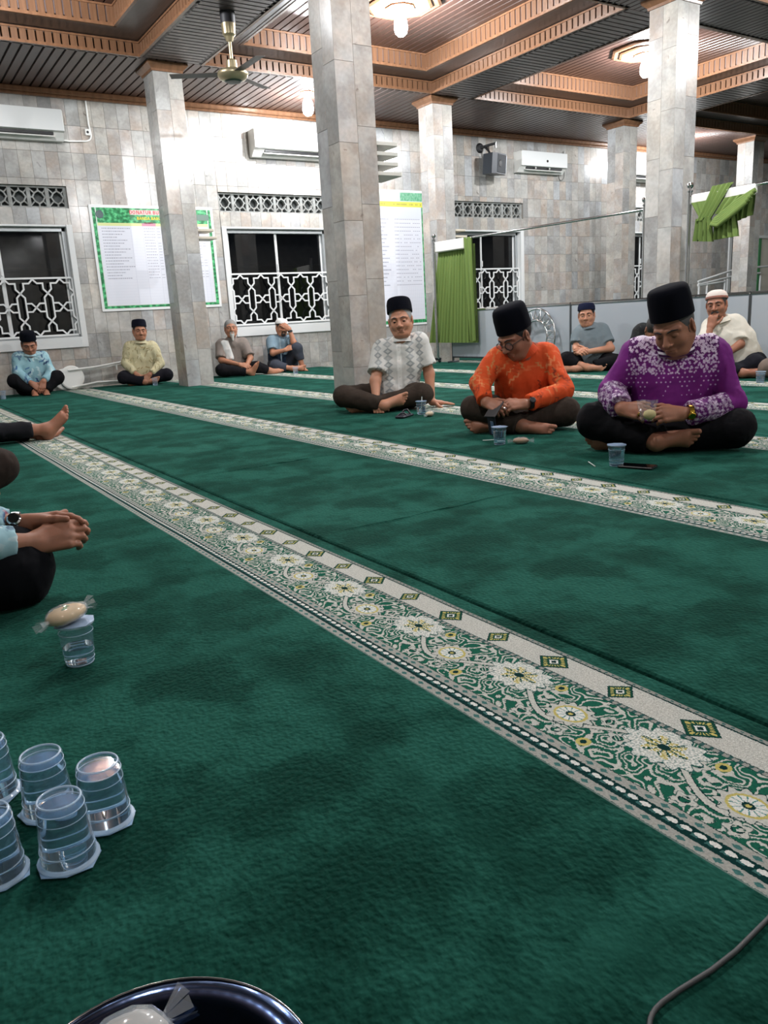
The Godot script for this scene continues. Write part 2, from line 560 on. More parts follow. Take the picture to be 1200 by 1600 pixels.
func build_ceiling():
	var ce := struct("ceiling")
	var top := SOFFIT + 0.15 + 0.20
	# slab above everything
	var g := Geo.new()
	g.box(Vector3(6.9, top + 0.16, -3.8), Vector3(23.4, 0.2, 14.6))
	obj("slab", g, M.groove, ce)
	var zr := [[-9.22, -5.96], [-5.27, -2.01], [-1.32, 1.94]]
	var bx := []
	for k in range(-2, 5):
		bx.append(3.10 + PITCH_X * k)
	var x0 := -4.6
	var x1 := 18.4
	# strips of soffit: boards across each beam
	var soff := Geo.new()
	var back := Geo.new()
	var wallside := Geo.new()
	planks(wallside, Vector3(x0, SOFFIT + 0.012, WZ), Vector3.RIGHT, x1 - x0, Vector3(0, 0, 1), -9.22 - WZ, Vector3.DOWN, 0.105, 0.014, 0.012)
	back.box(Vector3((x0 + x1) / 2, SOFFIT + 0.07, (WZ - 9.22) / 2), Vector3(x1 - x0, 0.11, -9.22 - WZ))
	for b in [[-5.96, -5.27], [-2.01, -1.32], [1.94, 3.4]]:
		planks(soff, Vector3(x0, SOFFIT + 0.012, b[0]), Vector3.RIGHT, x1 - x0, Vector3(0, 0, 1), b[1] - b[0], Vector3.DOWN, 0.085, 0.012, 0.012)
		back.box(Vector3((x0 + x1) / 2, SOFFIT + 0.07, (b[0] + b[1]) / 2), Vector3(x1 - x0, 0.11, b[1] - b[0]))
	for b in bx:
		for z in zr:
			planks(soff, Vector3(b, SOFFIT + 0.012, z[0]), Vector3(0, 0, 1), z[1] - z[0], Vector3.RIGHT, 0.68, Vector3.DOWN, 0.085, 0.012, 0.012)
			back.box(Vector3(b + 0.34, SOFFIT + 0.07, (z[0] + z[1]) / 2), Vector3(0.68, 0.11, z[1] - z[0]))
	obj("board_backing", back, M.groove, ce)
	stuff_part("soffit_boards", soff, M.soffit, ce, "dark varnished boards under the beams")
	stuff_part("wall_side_boards", wallside, M.coffer, ce, "brown boards along the tiled wall")
	# coffers: two tiers of upright honey slats, the upper one set in, boards on top
	var slats := Geo.new()
	var tops := Geo.new()
	var trims := Geo.new()
	var ledge := Geo.new()
	var inset := 0.34
	for b in bx:
		for z in zr:
			var ax: float = b + 0.68
			var bx2: float = b + PITCH_X
			var za: float = z[0]
			var zb: float = z[1]
			if bx2 > x1: bx2 = x1
			if ax < x0: ax = x0
			if bx2 - ax < 1.0: continue
			for tier in 2:
				var d := inset * tier
				var y0 := SOFFIT + 0.15 * tier
				var hh := 0.15 if tier == 0 else 0.20
				var X0 := ax + d
				var X1 := bx2 - d
				var Z0 := za + d
				var Z1 := zb - d
				for side in [[Vector3(X0, y0, Z0), Vector3.RIGHT, X1 - X0, Vector3(0, 0, 1)], [Vector3(X0, y0, Z1), Vector3.RIGHT, X1 - X0, Vector3(0, 0, -1)], [Vector3(X0, y0, Z0), Vector3(0, 0, 1), Z1 - Z0, Vector3.RIGHT], [Vector3(X1, y0, Z0), Vector3(0, 0, 1), Z1 - Z0, Vector3.LEFT]]:
					var o: Vector3 = side[0]
					var u: Vector3 = side[1]
					var L: float = side[2]
					var nn: Vector3 = side[3]
					planks(slats, o, u, L, Vector3.UP, hh, nn, 0.082, 0.012, 0.010)
					ledge.box(o + u * L * 0.5 + Vector3.UP * hh * 0.5 - nn * 0.02, u * L + Vector3.UP * hh + nn.abs() * 0.04)
					# small mouldings at the foot and head of the tier
					trims.box(o + u * L * 0.5 + Vector3.UP * 0.010 + nn * 0.012, u * L + Vector3.UP * 0.028 + nn.abs() * 0.030)
					trims.box(o + u * L * 0.5 + Vector3.UP * (hh - 0.012) + nn * 0.010, u * L + Vector3.UP * 0.018 + nn.abs() * 0.022)
				if tier == 1:
					# underside of the step
					var yl := y0 + 0.004
					ledge.box(Vector3((ax + bx2) / 2, yl + 0.02, (za + Z0) / 2), Vector3(bx2 - ax, 0.04, Z0 - za))
					ledge.box(Vector3((ax + bx2) / 2, yl + 0.02, (zb + Z1) / 2), Vector3(bx2 - ax, 0.04, zb - Z1))
					ledge.box(Vector3((ax + X0) / 2, yl + 0.02, (Z0 + Z1) / 2), Vector3(X0 - ax, 0.04, Z1 - Z0))
					ledge.box(Vector3((bx2 + X1) / 2, yl + 0.02, (Z0 + Z1) / 2), Vector3(bx2 - X1, 0.04, Z1 - Z0))
					planks(tops, Vector3(X0, top + 0.012, Z0), Vector3.RIGHT, X1 - X0, Vector3(0, 0, 1), Z1 - Z0, Vector3.DOWN, 0.10, 0.012, 0.012)
	stuff_part("coffer_slats", slats, M.slat, ce, "upright honey-brown slats round the coffers")
	stuff_part("coffer_top_boards", tops, M.coffer, ce, "brown boards in the coffer tops")
	obj("coffer_moulding", trims, M.trim, ce)
	obj("coffer_step", ledge, M.soffit, ce)
	# moulding between wall and ceiling
	var tr := struct("trim_1")
	var tg := Geo.new()
	tg.cbox(Vector3(6.9, SOFFIT - 0.03, WZ + 0.045), Vector3(23.0, 0.06, 0.09), 0.012)
	tg.cbox(Vector3(6.9, SOFFIT - 0.072, WZ + 0.03), Vector3(23.0, 0.03, 0.05), 0.008)
	obj("moulding", tg, M.trim, tr)

var tile_cache := {}
func tile_mesh(w: float, h: float) -> ArrayMesh:
	var key := "%d_%d" % [int(round(w * 1000)), int(round(h * 1000))]
	if not tile_cache.has(key):
		var g := Geo.new()
		var e := 0.0010
		var d := 0.0035
		var hw := w / 2 - 0.0007
		var hh := h / 2 - 0.0007
		var A := [Vector3(-hw, -hh, 0), Vector3(hw, -hh, 0), Vector3(hw, hh, 0), Vector3(-hw, hh, 0)]
		var B := [Vector3(-hw + e, -hh + e, d), Vector3(hw - e, -hh + e, d), Vector3(hw - e, hh - e, d), Vector3(-hw + e, hh - e, d)]
		g.quad(B[0], B[1], B[2], B[3])
		for i in 4:
			var j := (i + 1) % 4
			g.quad(A[i], A[j], B[j], B[i])
		tile_cache[key] = g.mesh()
	return tile_cache[key]

func cut_rects(r: Rect2, holes: Array) -> Array:
	var out := [r]
	for h in holes:
		var nxt := []
		for q in out:
			if not q.intersects(h):
				nxt.append(q)
				continue
			var i: Rect2 = q.intersection(h)
			if i.position.x - q.position.x > 0.006: nxt.append(Rect2(q.position, Vector2(i.position.x - q.position.x, q.size.y)))
			if q.end.x - i.end.x > 0.006: nxt.append(Rect2(Vector2(i.end.x, q.position.y), Vector2(q.end.x - i.end.x, q.size.y)))
			if i.position.y - q.position.y > 0.006: nxt.append(Rect2(Vector2(i.position.x, q.position.y), Vector2(i.size.x, i.position.y - q.position.y)))
			if q.end.y - i.end.y > 0.006: nxt.append(Rect2(Vector2(i.position.x, i.end.y), Vector2(i.size.x, q.end.y - i.end.y)))
		out = nxt
	return out

func append_mesh(g: Geo, m: ArrayMesh, xf: Transform3D):
	var a := m.surface_get_arrays(0)
	var vs: PackedVector3Array = a[Mesh.ARRAY_VERTEX]
	var ns: PackedVector3Array = a[Mesh.ARRAY_NORMAL]
	for i in vs.size():
		g.vert(xf * vs[i], (xf.basis * ns[i]).normalized())

const WIN_X := [1.62, 5.34, 9.22, 13.32]

func build_walls():
	var wb := struct("wall_back")
	var holes := []
	for c in WIN_X:
		holes.append(Rect2(c - 0.87, 0.53, 1.74, 1.49))
		holes.append(Rect2(c - 0.87, 2.215, 1.74, 0.255))
	holes.append(Rect2(16.03, 0.0, 2.05, 1.98))
	# masonry behind the tiles: pieces round the openings
	var g := Geo.new()
	for r in cut_rects(Rect2(-4.8, -0.05, 23.4, SOFFIT + 0.5), holes):
		g.box(Vector3(r.get_center().x, r.get_center().y, WZ - 0.11), Vector3(r.size.x, r.size.y, 0.21))
	obj("masonry", g, M.grout, wb)
	# tiles
	var cells := []
	rng.seed = 4
	var y := 0.07 - 0.31
	while y < SOFFIT - 0.05:
		var x := 0.9 + 0.02 * 0
		while x < 18.3:
			var r := Rect2(x, maxf(y, 0.0), 0.155, 0.31)
			r.size.y = minf(y + 0.31, SOFFIT - 0.03) - r.position.y
			for q in cut_rects(r, holes):
				if q.size.x > 0.012 and q.size.y > 0.012:
					cells.append([q, rng.randi() % 14])
			x += 0.155
		y += 0.31
	# neighbouring slabs often come from one block: soften the choice along rows
	var eye := Vector3(0, 0.7, 0)
	cells.sort_custom(func(a, b): return pick_order(a[0], eye) < pick_order(b[0], eye))
	var rest := []
	for i in 14: rest.append(Geo.new())
	for i in cells.size():
		var r: Rect2 = cells[i][0]
		var m := tile_mesh(r.size.x, r.size.y)
		var at := Vector3(r.get_center().x, r.get_center().y, WZ)
		if i < 300:
			var o := obj("tile", m, M.marble[cells[i][1]], wb)
			o.position = at
		else:
			append_mesh(rest[cells[i][1]], m, Transform3D(Basis(), at))
	for i in 14:
		stuff_part("tiles_further_off", rest[i], M.marble[i], wb)
	# reveals of openings are painted white: built with the windows. The other three sides of the hall:
	var wl := struct("wall_left")
	g = Geo.new(); g.box(Vector3(-4.7, 1.9, -3.8), Vector3(0.2, 4.2, 14.6)); obj("marble_face", g, M.plain_marble, wl)
	var wr := struct("wall_right")
	g = Geo.new(); g.box(Vector3(18.5, 1.9, -3.8), Vector3(0.2, 4.2, 14.6)); obj("marble_face", g, M.plain_marble, wr)
	var wf := struct("wall_front")
	g = Geo.new(); g.box(Vector3(6.9, 1.9, 3.4), Vector3(23.4, 4.2, 0.2)); obj("marble_face", g, M.plain_marble, wf)

func pick_order(r: Rect2, eye: Vector3) -> float:
	# tiles the frame does not show go last
	var c := Vector3(r.get_center().x, r.get_center().y, WZ)
	var d := c.distance_to(eye)
	if c.x < 1.55 + (0.5 - c.y) * -0.12: d += 50.0
	if r.size.x < 0.12 or r.size.y < 0.15: d += 25.0
	return d

func build_floor():
	var fl := struct("floor")
	var g := Geo.new()
	g.box(Vector3(6.9, -0.11, -3.8), Vector3(23.4, 0.2, 14.6))
	obj("screed", g, M.concrete, fl)
	# carpet rolls: the woven border of each lies at x .. x + 0.317, the seam 0.052 beyond it
	var lows := [-0.524, 0.782, 2.088, 3.392, 4.60, 5.83, 7.06]
	var words := ["under the standing water cups", "with the nearest full-length border stripe", "with the second border stripe, before the seated people", "with the third border stripe, passing the left pillar foot", "with the fourth border stripe", "with the fifth border stripe", "running along the low partition"]
	for i in lows.size():
		var lo: float = lows[i]
		var s0: float = (lows[i - 1] + 0.369) if i > 0 else lo - 0.937
		var s1: float = lo + 0.369
		var c := thing("carpet_roll", "green prayer carpet roll " + words[i], "carpet", Vector3(0, 0, 0), 0.0, "rolls of prayer carpet side by side")
		carpet_strip(c, "pile", s0 + 0.003, lo, M.pile, true, false, i)
		for q in [[2, -3.585], [2, -2.225], [3, -6.31]]:
			if q[0] == i: carpet_crease(c, s0 + 0.01, lo, q[1])
		carpet_strip(c, "woven_border", lo, lo + 0.317, M.stripe, false, false, i)
		carpet_strip(c, "pile_edge", lo + 0.317, s1 - 0.003, M.pile, false, true, i)
	var c2 := thing("carpet_roll", "plain stretch of green carpet behind the low partition", "carpet", Vector3.ZERO, 0.0, "rolls of prayer carpet side by side")
	carpet_strip(c2, "pile", 7.432, 18.38, M.pile, true, true, 9)
	var c3 := thing("carpet_roll", "plain stretch of green carpet left of the frame", "carpet", Vector3.ZERO, 0.0, "rolls of prayer carpet side by side")
	carpet_strip(c3, "pile", -4.58, -1.464, M.pile, true, true, 8)

func carpet_crease(c: Node, xa: float, xb: float, z: float):
	# a low ruck standing up across the roll
	var g := Geo.new()
	var nz := noise(12, 1.4, 2)
	var n := 40
	var ring := []
	for k in n + 1:
		var x := lerpf(xa, xb, float(k) / n)
		var zz := z + 0.02 * nz.get_noise_1d(x * 2.0)
		var hh := 0.0055 * (0.75 + 0.5 * nz.get_noise_1d(x * 5.0 + 9.0)) * sin(PI * clampf(float(k) / n, 0.02, 0.98))
		var row := []
		for q in 9:
			var a := q / 8.0
			row.append(Vector3(x, 0.0088 + hh * pow(sin(a * PI), 1.5), zz + (a - 0.5) * 0.03 + (0.006 if q == 4 else 0.0)))
		ring.append(row)
	for k in n:
		for q in 8:
			g.quad(ring[k][q], ring[k][q + 1], ring[k + 1][q + 1], ring[k + 1][q])
	obj("ruck", g, M.pile, c)

func carpet_strip(c: Node, called: String, xa: float, xb: float, m: Material, round_a: bool, round_b: bool, seed_: int):
	# a band of carpet 9 mm high, its free edges rounded, gently wavy
	var g := Geo.new()
	var nz := noise(60, 0.9, 2)
	var zs := []
	var z := 3.28
	while z > WZ + 0.03:
		zs.append(z)
		z -= 0.05 if z > -3.5 else 0.14
	zs.append(WZ + 0.012)
	var prof := []
	if round_a: prof += [Vector2(xa, 0.0), Vector2(xa + 0.003, 0.005), Vector2(xa + 0.009, 0.0085)]
	else: prof.append(Vector2(xa, 0.009))
	var w := xb - xa
	var cols := maxi(1, int(w / 0.06)) if w < 2.0 else 40
	for k in range(1, cols):
		prof.append(Vector2(xa + w * k / cols, 0.009))
	if round_b: prof += [Vector2(xb - 0.009, 0.0085), Vector2(xb - 0.003, 0.005), Vector2(xb, 0.0)]
	else: prof.append(Vector2(xb, 0.009))
	var hgt := func(x: float, y: float, zz: float) -> float:
		return y + (0.0016 * nz.get_noise_2d(x * 1.3, zz * 1.3) if y > 0.004 else 0.0)
	for i in zs.size() - 1:
		var z0: float = zs[i]
		var z1: float = zs[i + 1]
		for k in prof.size() - 1:
			var a: Vector2 = prof[k]
			var b: Vector2 = prof[k + 1]
			var P := [Vector3(a.x, hgt.call(a.x, a.y, z0), z0), Vector3(b.x, hgt.call(b.x, b.y, z0), z0), Vector3(b.x, hgt.call(b.x, b.y, z1), z1), Vector3(a.x, hgt.call(a.x, a.y, z1), z1)]
			var v0 := (a.x - xa) / 0.317
			var v1 := (b.x - xa) / 0.317
			g.quad(P[0], P[1], P[2], P[3], Vector2(z0 / -0.335 - 0.137, v0), Vector2(z0 / -0.335 - 0.137, v1), Vector2(z1 / -0.335 - 0.137, v1), Vector2(z1 / -0.335 - 0.137, v0))
	obj(called, g, m, c)

const PILLARS := [[3.24, -9.31], [7.08, -9.31], [10.92, -9.31], [14.49, -9.31], [3.24, -5.41], [7.08, -5.41]]

func build_pillars():
	rng.seed = 9
	var words := ["slim tiled pillar left of the person with the white shawl, before the notice board", "tiled pillar beside the hanging green curtain, near the far wall", "tiled pillar near the far wall, right of the air conditioner and loudspeaker", "tiled pillar furthest right behind the bundled green curtain", "large tiled pillar behind the person in the white shirt", "large tiled pillar behind the person in purple"]
	for i in PILLARS.size():
		var px: float = PILLARS[i][0]
		var pz: float = PILLARS[i][1]
		var s := 0.33
		var p := thing("pillar", "grey marble " + words[i], "pillar", Vector3(px + s / 2, 0, pz - s / 2), 0.0, "square marble pillars of the hall")
		var g := Geo.new()
		g.box(Vector3(0, (SOFFIT - 0.02) / 2, 0), Vector3(s - 0.006, SOFFIT - 0.02, s - 0.006))
		obj("core", g, M.grout, p)
		for f in 4:
			var B := Basis(Vector3.UP, f * PI / 2)
			for col in 2:
				var y := 0.0
				var k := 0
				while y < 3.46:
					var hh := 0.55 if k > 0 else (0.32 + 0.12 * ((f + col) % 2))
					hh = minf(hh, 3.47 - y)
					if hh > 0.02:
						var pick := rng.randi() % 14
						if i == 4 and f == 0 and y < 2.3: pick = [3, 6, 10, 13][pick % 4]
						var o := obj("slab", tile_mesh(s / 2, hh), M.marble[pick], p)
						o.transform = Transform3D(B, B * Vector3((col - 0.5) * s / 2, y + hh / 2, s / 2 - 0.0035))
					y += hh
					k += 1
		# wooden capital: flared moulding
		g = Geo.new()
		var prof := [[0.0, 3.462], [0.012, 3.462], [0.018, 3.485], [0.05, 3.515], [0.062, 3.53], [0.062, SOFFIT]]
		for q in prof.size() - 1:
			for f in 4:
				var B := Basis(Vector3.UP, f * PI / 2)
				var r0: float = s / 2 + prof[q][0]
				var r1: float = s / 2 + prof[q + 1][0]
				var y0: float = prof[q][1]
				var y1: float = prof[q + 1][1]
				g.quad(B * Vector3(-r0, y0, r0), B * Vector3(r0, y0, r0), B * Vector3(r1, y1, r1), B * Vector3(-r1, y1, r1))
		obj("capital", g, M.trim, p)

# ---------------------------------------------------------------- wall fittings
func octagram(c: Vector3, rx: float, ry: float) -> PackedVector3Array:
	var p := PackedVector3Array()
	for k in 16:
		var a := TAU * k / 16.0 + PI / 2
		var r := 1.0 if k % 2 == 0 else 0.7654
		p.append(c + Vector3(cos(a) * r * rx, sin(a) * r * ry, 0))
	return p

func build_windows():
	var star := Geo.new()
	star.ribbon(octagram(Vector3.ZERO, 0.160, 0.170), 0.019, 0.014, Vector3(0, 0, 1), true)
	var star_mesh := star.mesh()
	var link := Geo.new()
	link.box(Vector3.ZERO, Vector3(0.019, 0.13, 0.013))
	var link_mesh := link.mesh()
	for i in WIN_X.size():
		var w := struct("window_%d" % (i + 1))
		var c: float = WIN_X[i]
		w.position = Vector3(c, 0, WZ)
		var x0 := -0.87
		var y0 := 0.53
		var y1 := 2.02
		var g := Geo.new()
		# casing: white jambs and sill band, a little proud of the tiles
		for s in [-1.0, 1.0]:
			g.cbox(Vector3(s * 0.835, (y0 + y1) / 2, -0.06), Vector3(0.07, y1 - y0, 0.16), 0.004)
		g.cbox(Vector3(0, y1 - 0.012, -0.06), Vector3(1.60, 0.024, 0.14), 0.004)
		g.cbox(Vector3(0, y0 + 0.065, -0.055), Vector3(1.60, 0.13, 0.17), 0.004)
		obj("casing", g, M.frame, w)
		# aluminium frame of the sliding sashes
		g = Geo.new()
		g.cbox(Vector3(0, y1 - 0.05, -0.11), Vector3(1.60, 0.05, 0.07), 0.004)
		g.cbox(Vector3(0, y0 + 0.15, -0.10), Vector3(1.60, 0.04, 0.09), 0.004)
		for s in [-1.0, 1.0]:
			g.cbox(Vector3(s * 0.778, (y0 + y1) / 2 + 0.05, -0.11), Vector3(0.045, y1 - y0 - 0.12, 0.07), 0.004)
		obj("sash_frame", g, M.aluminium, w)
		for s in [-1.0, 1.0]:
			var pane := Geo.new()
			pane.box(Vector3(s * 0.385, 1.33, -0.125 - 0.012 * (s + 1)), Vector3(0.76, 1.28, 0.006))
			obj("pane", pane, M.glass, w)
			var st := Geo.new()
			st.cbox(Vector3(s * 0.012, 1.33, -0.115 - 0.012 * (s + 1)), Vector3(0.026, 1.28, 0.022), 0.003)
			st.cbox(Vector3(s * 0.745, 1.33, -0.115 - 0.012 * (s + 1)), Vector3(0.022, 1.28, 0.02), 0.003)
			st.cbox(Vector3(s * 0.385, 1.955, -0.115 - 0.012 * (s + 1)), Vector3(0.76, 0.02, 0.02), 0.003)
			obj("sash", st, M.frame, w)
		var hd := Geo.new()
		hd.cbox(Vector3(-0.005, 1.48, -0.095), Vector3(0.022, 0.10, 0.02), 0.004)
		obj("handle", hd, M.frame, w)
		# star grille before the lower half
		var gr := Node3D.new()
		gr.name = "grille"
		w.add_child(gr, true)
		for r in 2:
			for k in 5:
				var o := obj("star", star_mesh, M.white, gr)
				o.position = Vector3((k - 2) * 0.32, 0.872 + 0.340 * r, -0.045)
		for k in 5:
			for s in [-1.0, 1.0]:
				var o := obj("link_bar", link_mesh, M.white, gr)
				o.position = Vector3((k - 2) * 0.32 + s * 0.113, 1.042, -0.045)
		var fr := Geo.new()
		for q in [[0.0, 1.392, 1.56, 0.022], [0.0, 0.692, 1.56, 0.022]]:
			fr.box(Vector3(q[0], q[1], -0.045), Vector3(q[2], q[3], 0.02))
		for s in [-1.0, 1.0]:
			fr.box(Vector3(s * 0.79, 1.042, -0.045), Vector3(0.016, 0.70, 0.02))
		obj("grille_frame", fr, M.white, gr)
	# what stands outside in the dark: a courtyard wall with a coping, far off
	var yard := thing("courtyard_wall", "dim plastered wall outside the dark windows", "wall", Vector3(7, 0, -24.0))
	var g := Geo.new()
	g.box(Vector3(0, 1.2, 0), Vector3(24, 2.4, 0.2))
	obj("wall_body", g, mat(rgb(150, 148, 142), 0.9), yard)
	g = Geo.new()
	g.cbox(Vector3(0, 2.43, 0), Vector3(24, 0.08, 0.3), 0.01)
	obj("coping", g, mat(rgb(170, 168, 162), 0.9), yard)
	var ground := struct("floor_outside")
	g = Geo.new()
	g.box(Vector3(7, -0.2, -17.6), Vector3(26, 0.2, 13.2))
	obj("paving", g, mat(rgb(120, 118, 114), 0.9), ground)

func build_vents():
	# pierced concrete blocks above each window, set back in the wall
	var wb := get_node("wall_back")
	var ring := Geo.new()
	var pts := PackedVector3Array()
	for k in 20:
		var a := TAU * k / 20.0
		var bump := 1.0 + 0.16 * pow(maxf(0.0, cos(a * 4.0)), 3.0)
		pts.append(Vector3(cos(a) * 0.062 * bump, sin(a) * 0.066 * bump, 0))
	ring.ribbon(pts, 0.017, 0.06, Vector3(0, 0, 1), true)
	for k in 4:
		var a := TAU * k / 4.0
		var d := Vector3(cos(a), sin(a), 0)
		ring.ribbon(PackedVector3Array([d * 0.068, d * 0.118]), 0.018, 0.055, Vector3(0, 0, 1))
	for k in 4:
		var a := TAU * (k + 0.5) / 4.0
		var d := Vector3(cos(a), sin(a), 0)
		ring.ribbon(PackedVector3Array([d * 0.062, d * 0.15]), 0.015, 0.05, Vector3(0, 0, 1))
	var rm := ring.mesh()
	var post := Geo.new()
	post.cbox(Vector3.ZERO, Vector3(0.046, 0.255, 0.07), 0.006)
	var pm := post.mesh()
	var lintel := Geo.new()
	lintel.box(Vector3(0, 0.1175, 0), Vector3(1.74, 0.02, 0.08))
	lintel.box(Vector3(0, -0.1175, 0), Vector3(1.74, 0.02, 0.08))
	var lm := lintel.mesh()
	var added_backing_mat := mat(rgb(84, 88, 88), 0.9)
	var dirty := tri_mat(M.marble[1].albedo_texture, Color(0.86, 0.87, 0.86), Vector3.ONE * 3.0, Vector3.ZERO, 0.85)
	for c in WIN_X:
		var v := Node3D.new()
		v.name = "vent_grille"
		wb.add_child(v, true)
		v.position = Vector3(c, 2.3425, WZ - 0.075)
		v.set_meta("label", "pierced concrete vent blocks")
		for k in 8:
			var o := obj("ring_block", rm, dirty, v)
			o.position = Vector3((k - 3.5) * 0.2175, 0, 0)
		for k in 9:
			var o := obj("post", pm, dirty, v)
			o.position = Vector3((k - 4) * 0.2175 * 0.985, 0, 0)
		obj("lintel", lm, dirty, v)
		var added_backing := Geo.new()
		added_backing.box(Vector3(0, 0, -0.06), Vector3(1.74, 0.255, 0.004))  # grey sheet added behind the rings so the gaps look less dark
		obj("added_grey_backing", added_backing, added_backing_mat, v)

func build_door():
	var d := struct("door_1")
	d.position = Vector3(17.15, 0, WZ)
	var g := Geo.new()
	g.cbox(Vector3(-1.06, 0.99, -0.06), Vector3(0.10, 1.98, 0.18), 0.006)
	g.cbox(Vector3(-0.08, 1.95, -0.06), Vector3(1.98, 0.06, 0.18), 0.006)
	obj("door_frame", g, M.frame, d)
	g = Geo.new()
	g.cbox(Vector3(0.06, 0.98, -0.02), Vector3(0.09, 1.94, 0.06), 0.006)
	obj("green_stile", g, mat(rgb(36, 120, 66), 0.45), d)
	g = Geo.new()
	g.cbox(Vector3(0.50, 0.98, -0.05), Vector3(0.78, 1.94, 0.04), 0.006)
	obj("door_leaf", g, mat(rgb(206, 202, 190), 0.5), d)

func ac_unit(at: Vector3, w: float, h: float, d: float, label: String, open: bool):
	# at: centre of the back at the wall. Profile bulges forward and tucks in under the chin
	var a := thing("air_conditioner", label, "air conditioner", at, 0.0, "white wall air conditioners")
	var prof := [Vector2(0.0, h / 2), Vector2(d * 0.86, h / 2), Vector2(d * 0.97, h / 2 - 0.012), Vector2(d, h / 2 - 0.03), Vector2(d * 0.99, -h * 0.22), Vector2(d * 0.80, -h * 0.25), Vector2(d * 0.55, -h * 0.40), Vector2(d * 0.42, -h / 2), Vector2(0.0, -h / 2)]
	var g := Geo.new()
	for i in prof.size() - 1:
		var p: Vector2 = prof[i]
		var q: Vector2 = prof[i + 1]
		g.quad(Vector3(-w / 2, p.y, p.x), Vector3(-w / 2, q.y, q.x), Vector3(w / 2, q.y, q.x), Vector3(w / 2, p.y, p.x))
	for s in [-1.0, 1.0]:
		for i in range(1, prof.size() - 1):
			var p: Vector2 = prof[i]
			var q: Vector2 = prof[i + 1]
			g.tri_out(Vector3(s * w / 2, 0, 0), Vector3(s * w / 2, p.y, p.x), Vector3(s * w / 2, q.y, q.x), Vector3.ZERO)
		g.tri_out(Vector3(s * w / 2, 0, 0), Vector3(s * w / 2, prof[0].y, prof[0].x), Vector3(s * w / 2, prof[1].y, prof[1].x), Vector3.ZERO)
	obj("housing", g, M.plastic_white, a)
	g = Geo.new()
	g.cbox(Vector3(0, h * 0.135, d + 0.002), Vector3(w * 0.99, h * 0.72, 0.012), 0.004)
	obj("front_panel", g, M.white, a)
	g = Geo.new()
	g.box(Vector3(0.02, -h * 0.30, d * 0.72), Vector3(w * 0.78, h * 0.085, 0.05))
	obj("outlet_slot", g, M.black, a)
	g = Geo.new()
	g.cbox(Vector3(0.02, -h * 0.375, d * 0.74), Vector3(w * 0.80, 0.012, 0.07), 0.003, Basis(Vector3.RIGHT, 0.35))
	obj("flap", g, M.plastic_white, a)
	if open:
		for k in [-0.18, 0.12]:
			g = Geo.new()
			g.box(Vector3(w * k, -h * 0.30, d * 0.80), Vector3(0.012, h * 0.09, 0.05))
			obj("guide_vane", g, M.plastic_white, a)
	if not open: return
	g = Geo.new()
	g.lathe([Vector2(0.0, 0.004), Vector2(0.018, 0.004), Vector2(0.022, 0.0)], Vector3(w * 0.05, h * 0.05, d + 0.009), 12, 1.0, Basis(Vector3.RIGHT, PI / 2))
	obj("badge", g, M.chrome, a)

func cable(label: String, pts: Array, r: float, m: Material):
	var c := Curve3D.new()
	for i in pts.size():
		var p: Vector3 = pts[i]
		var t := Vector3.ZERO
		if i > 0 and i < pts.size() - 1: t = (pts[i + 1] - pts[i - 1]) * 0.18
		c.add_point(p, -t, t)
	var g := Geo.new()
	g.tube(c.tessellate(4, 6.0), r, 8)
	tag(obj("cable", g, m), label, "cable", "")

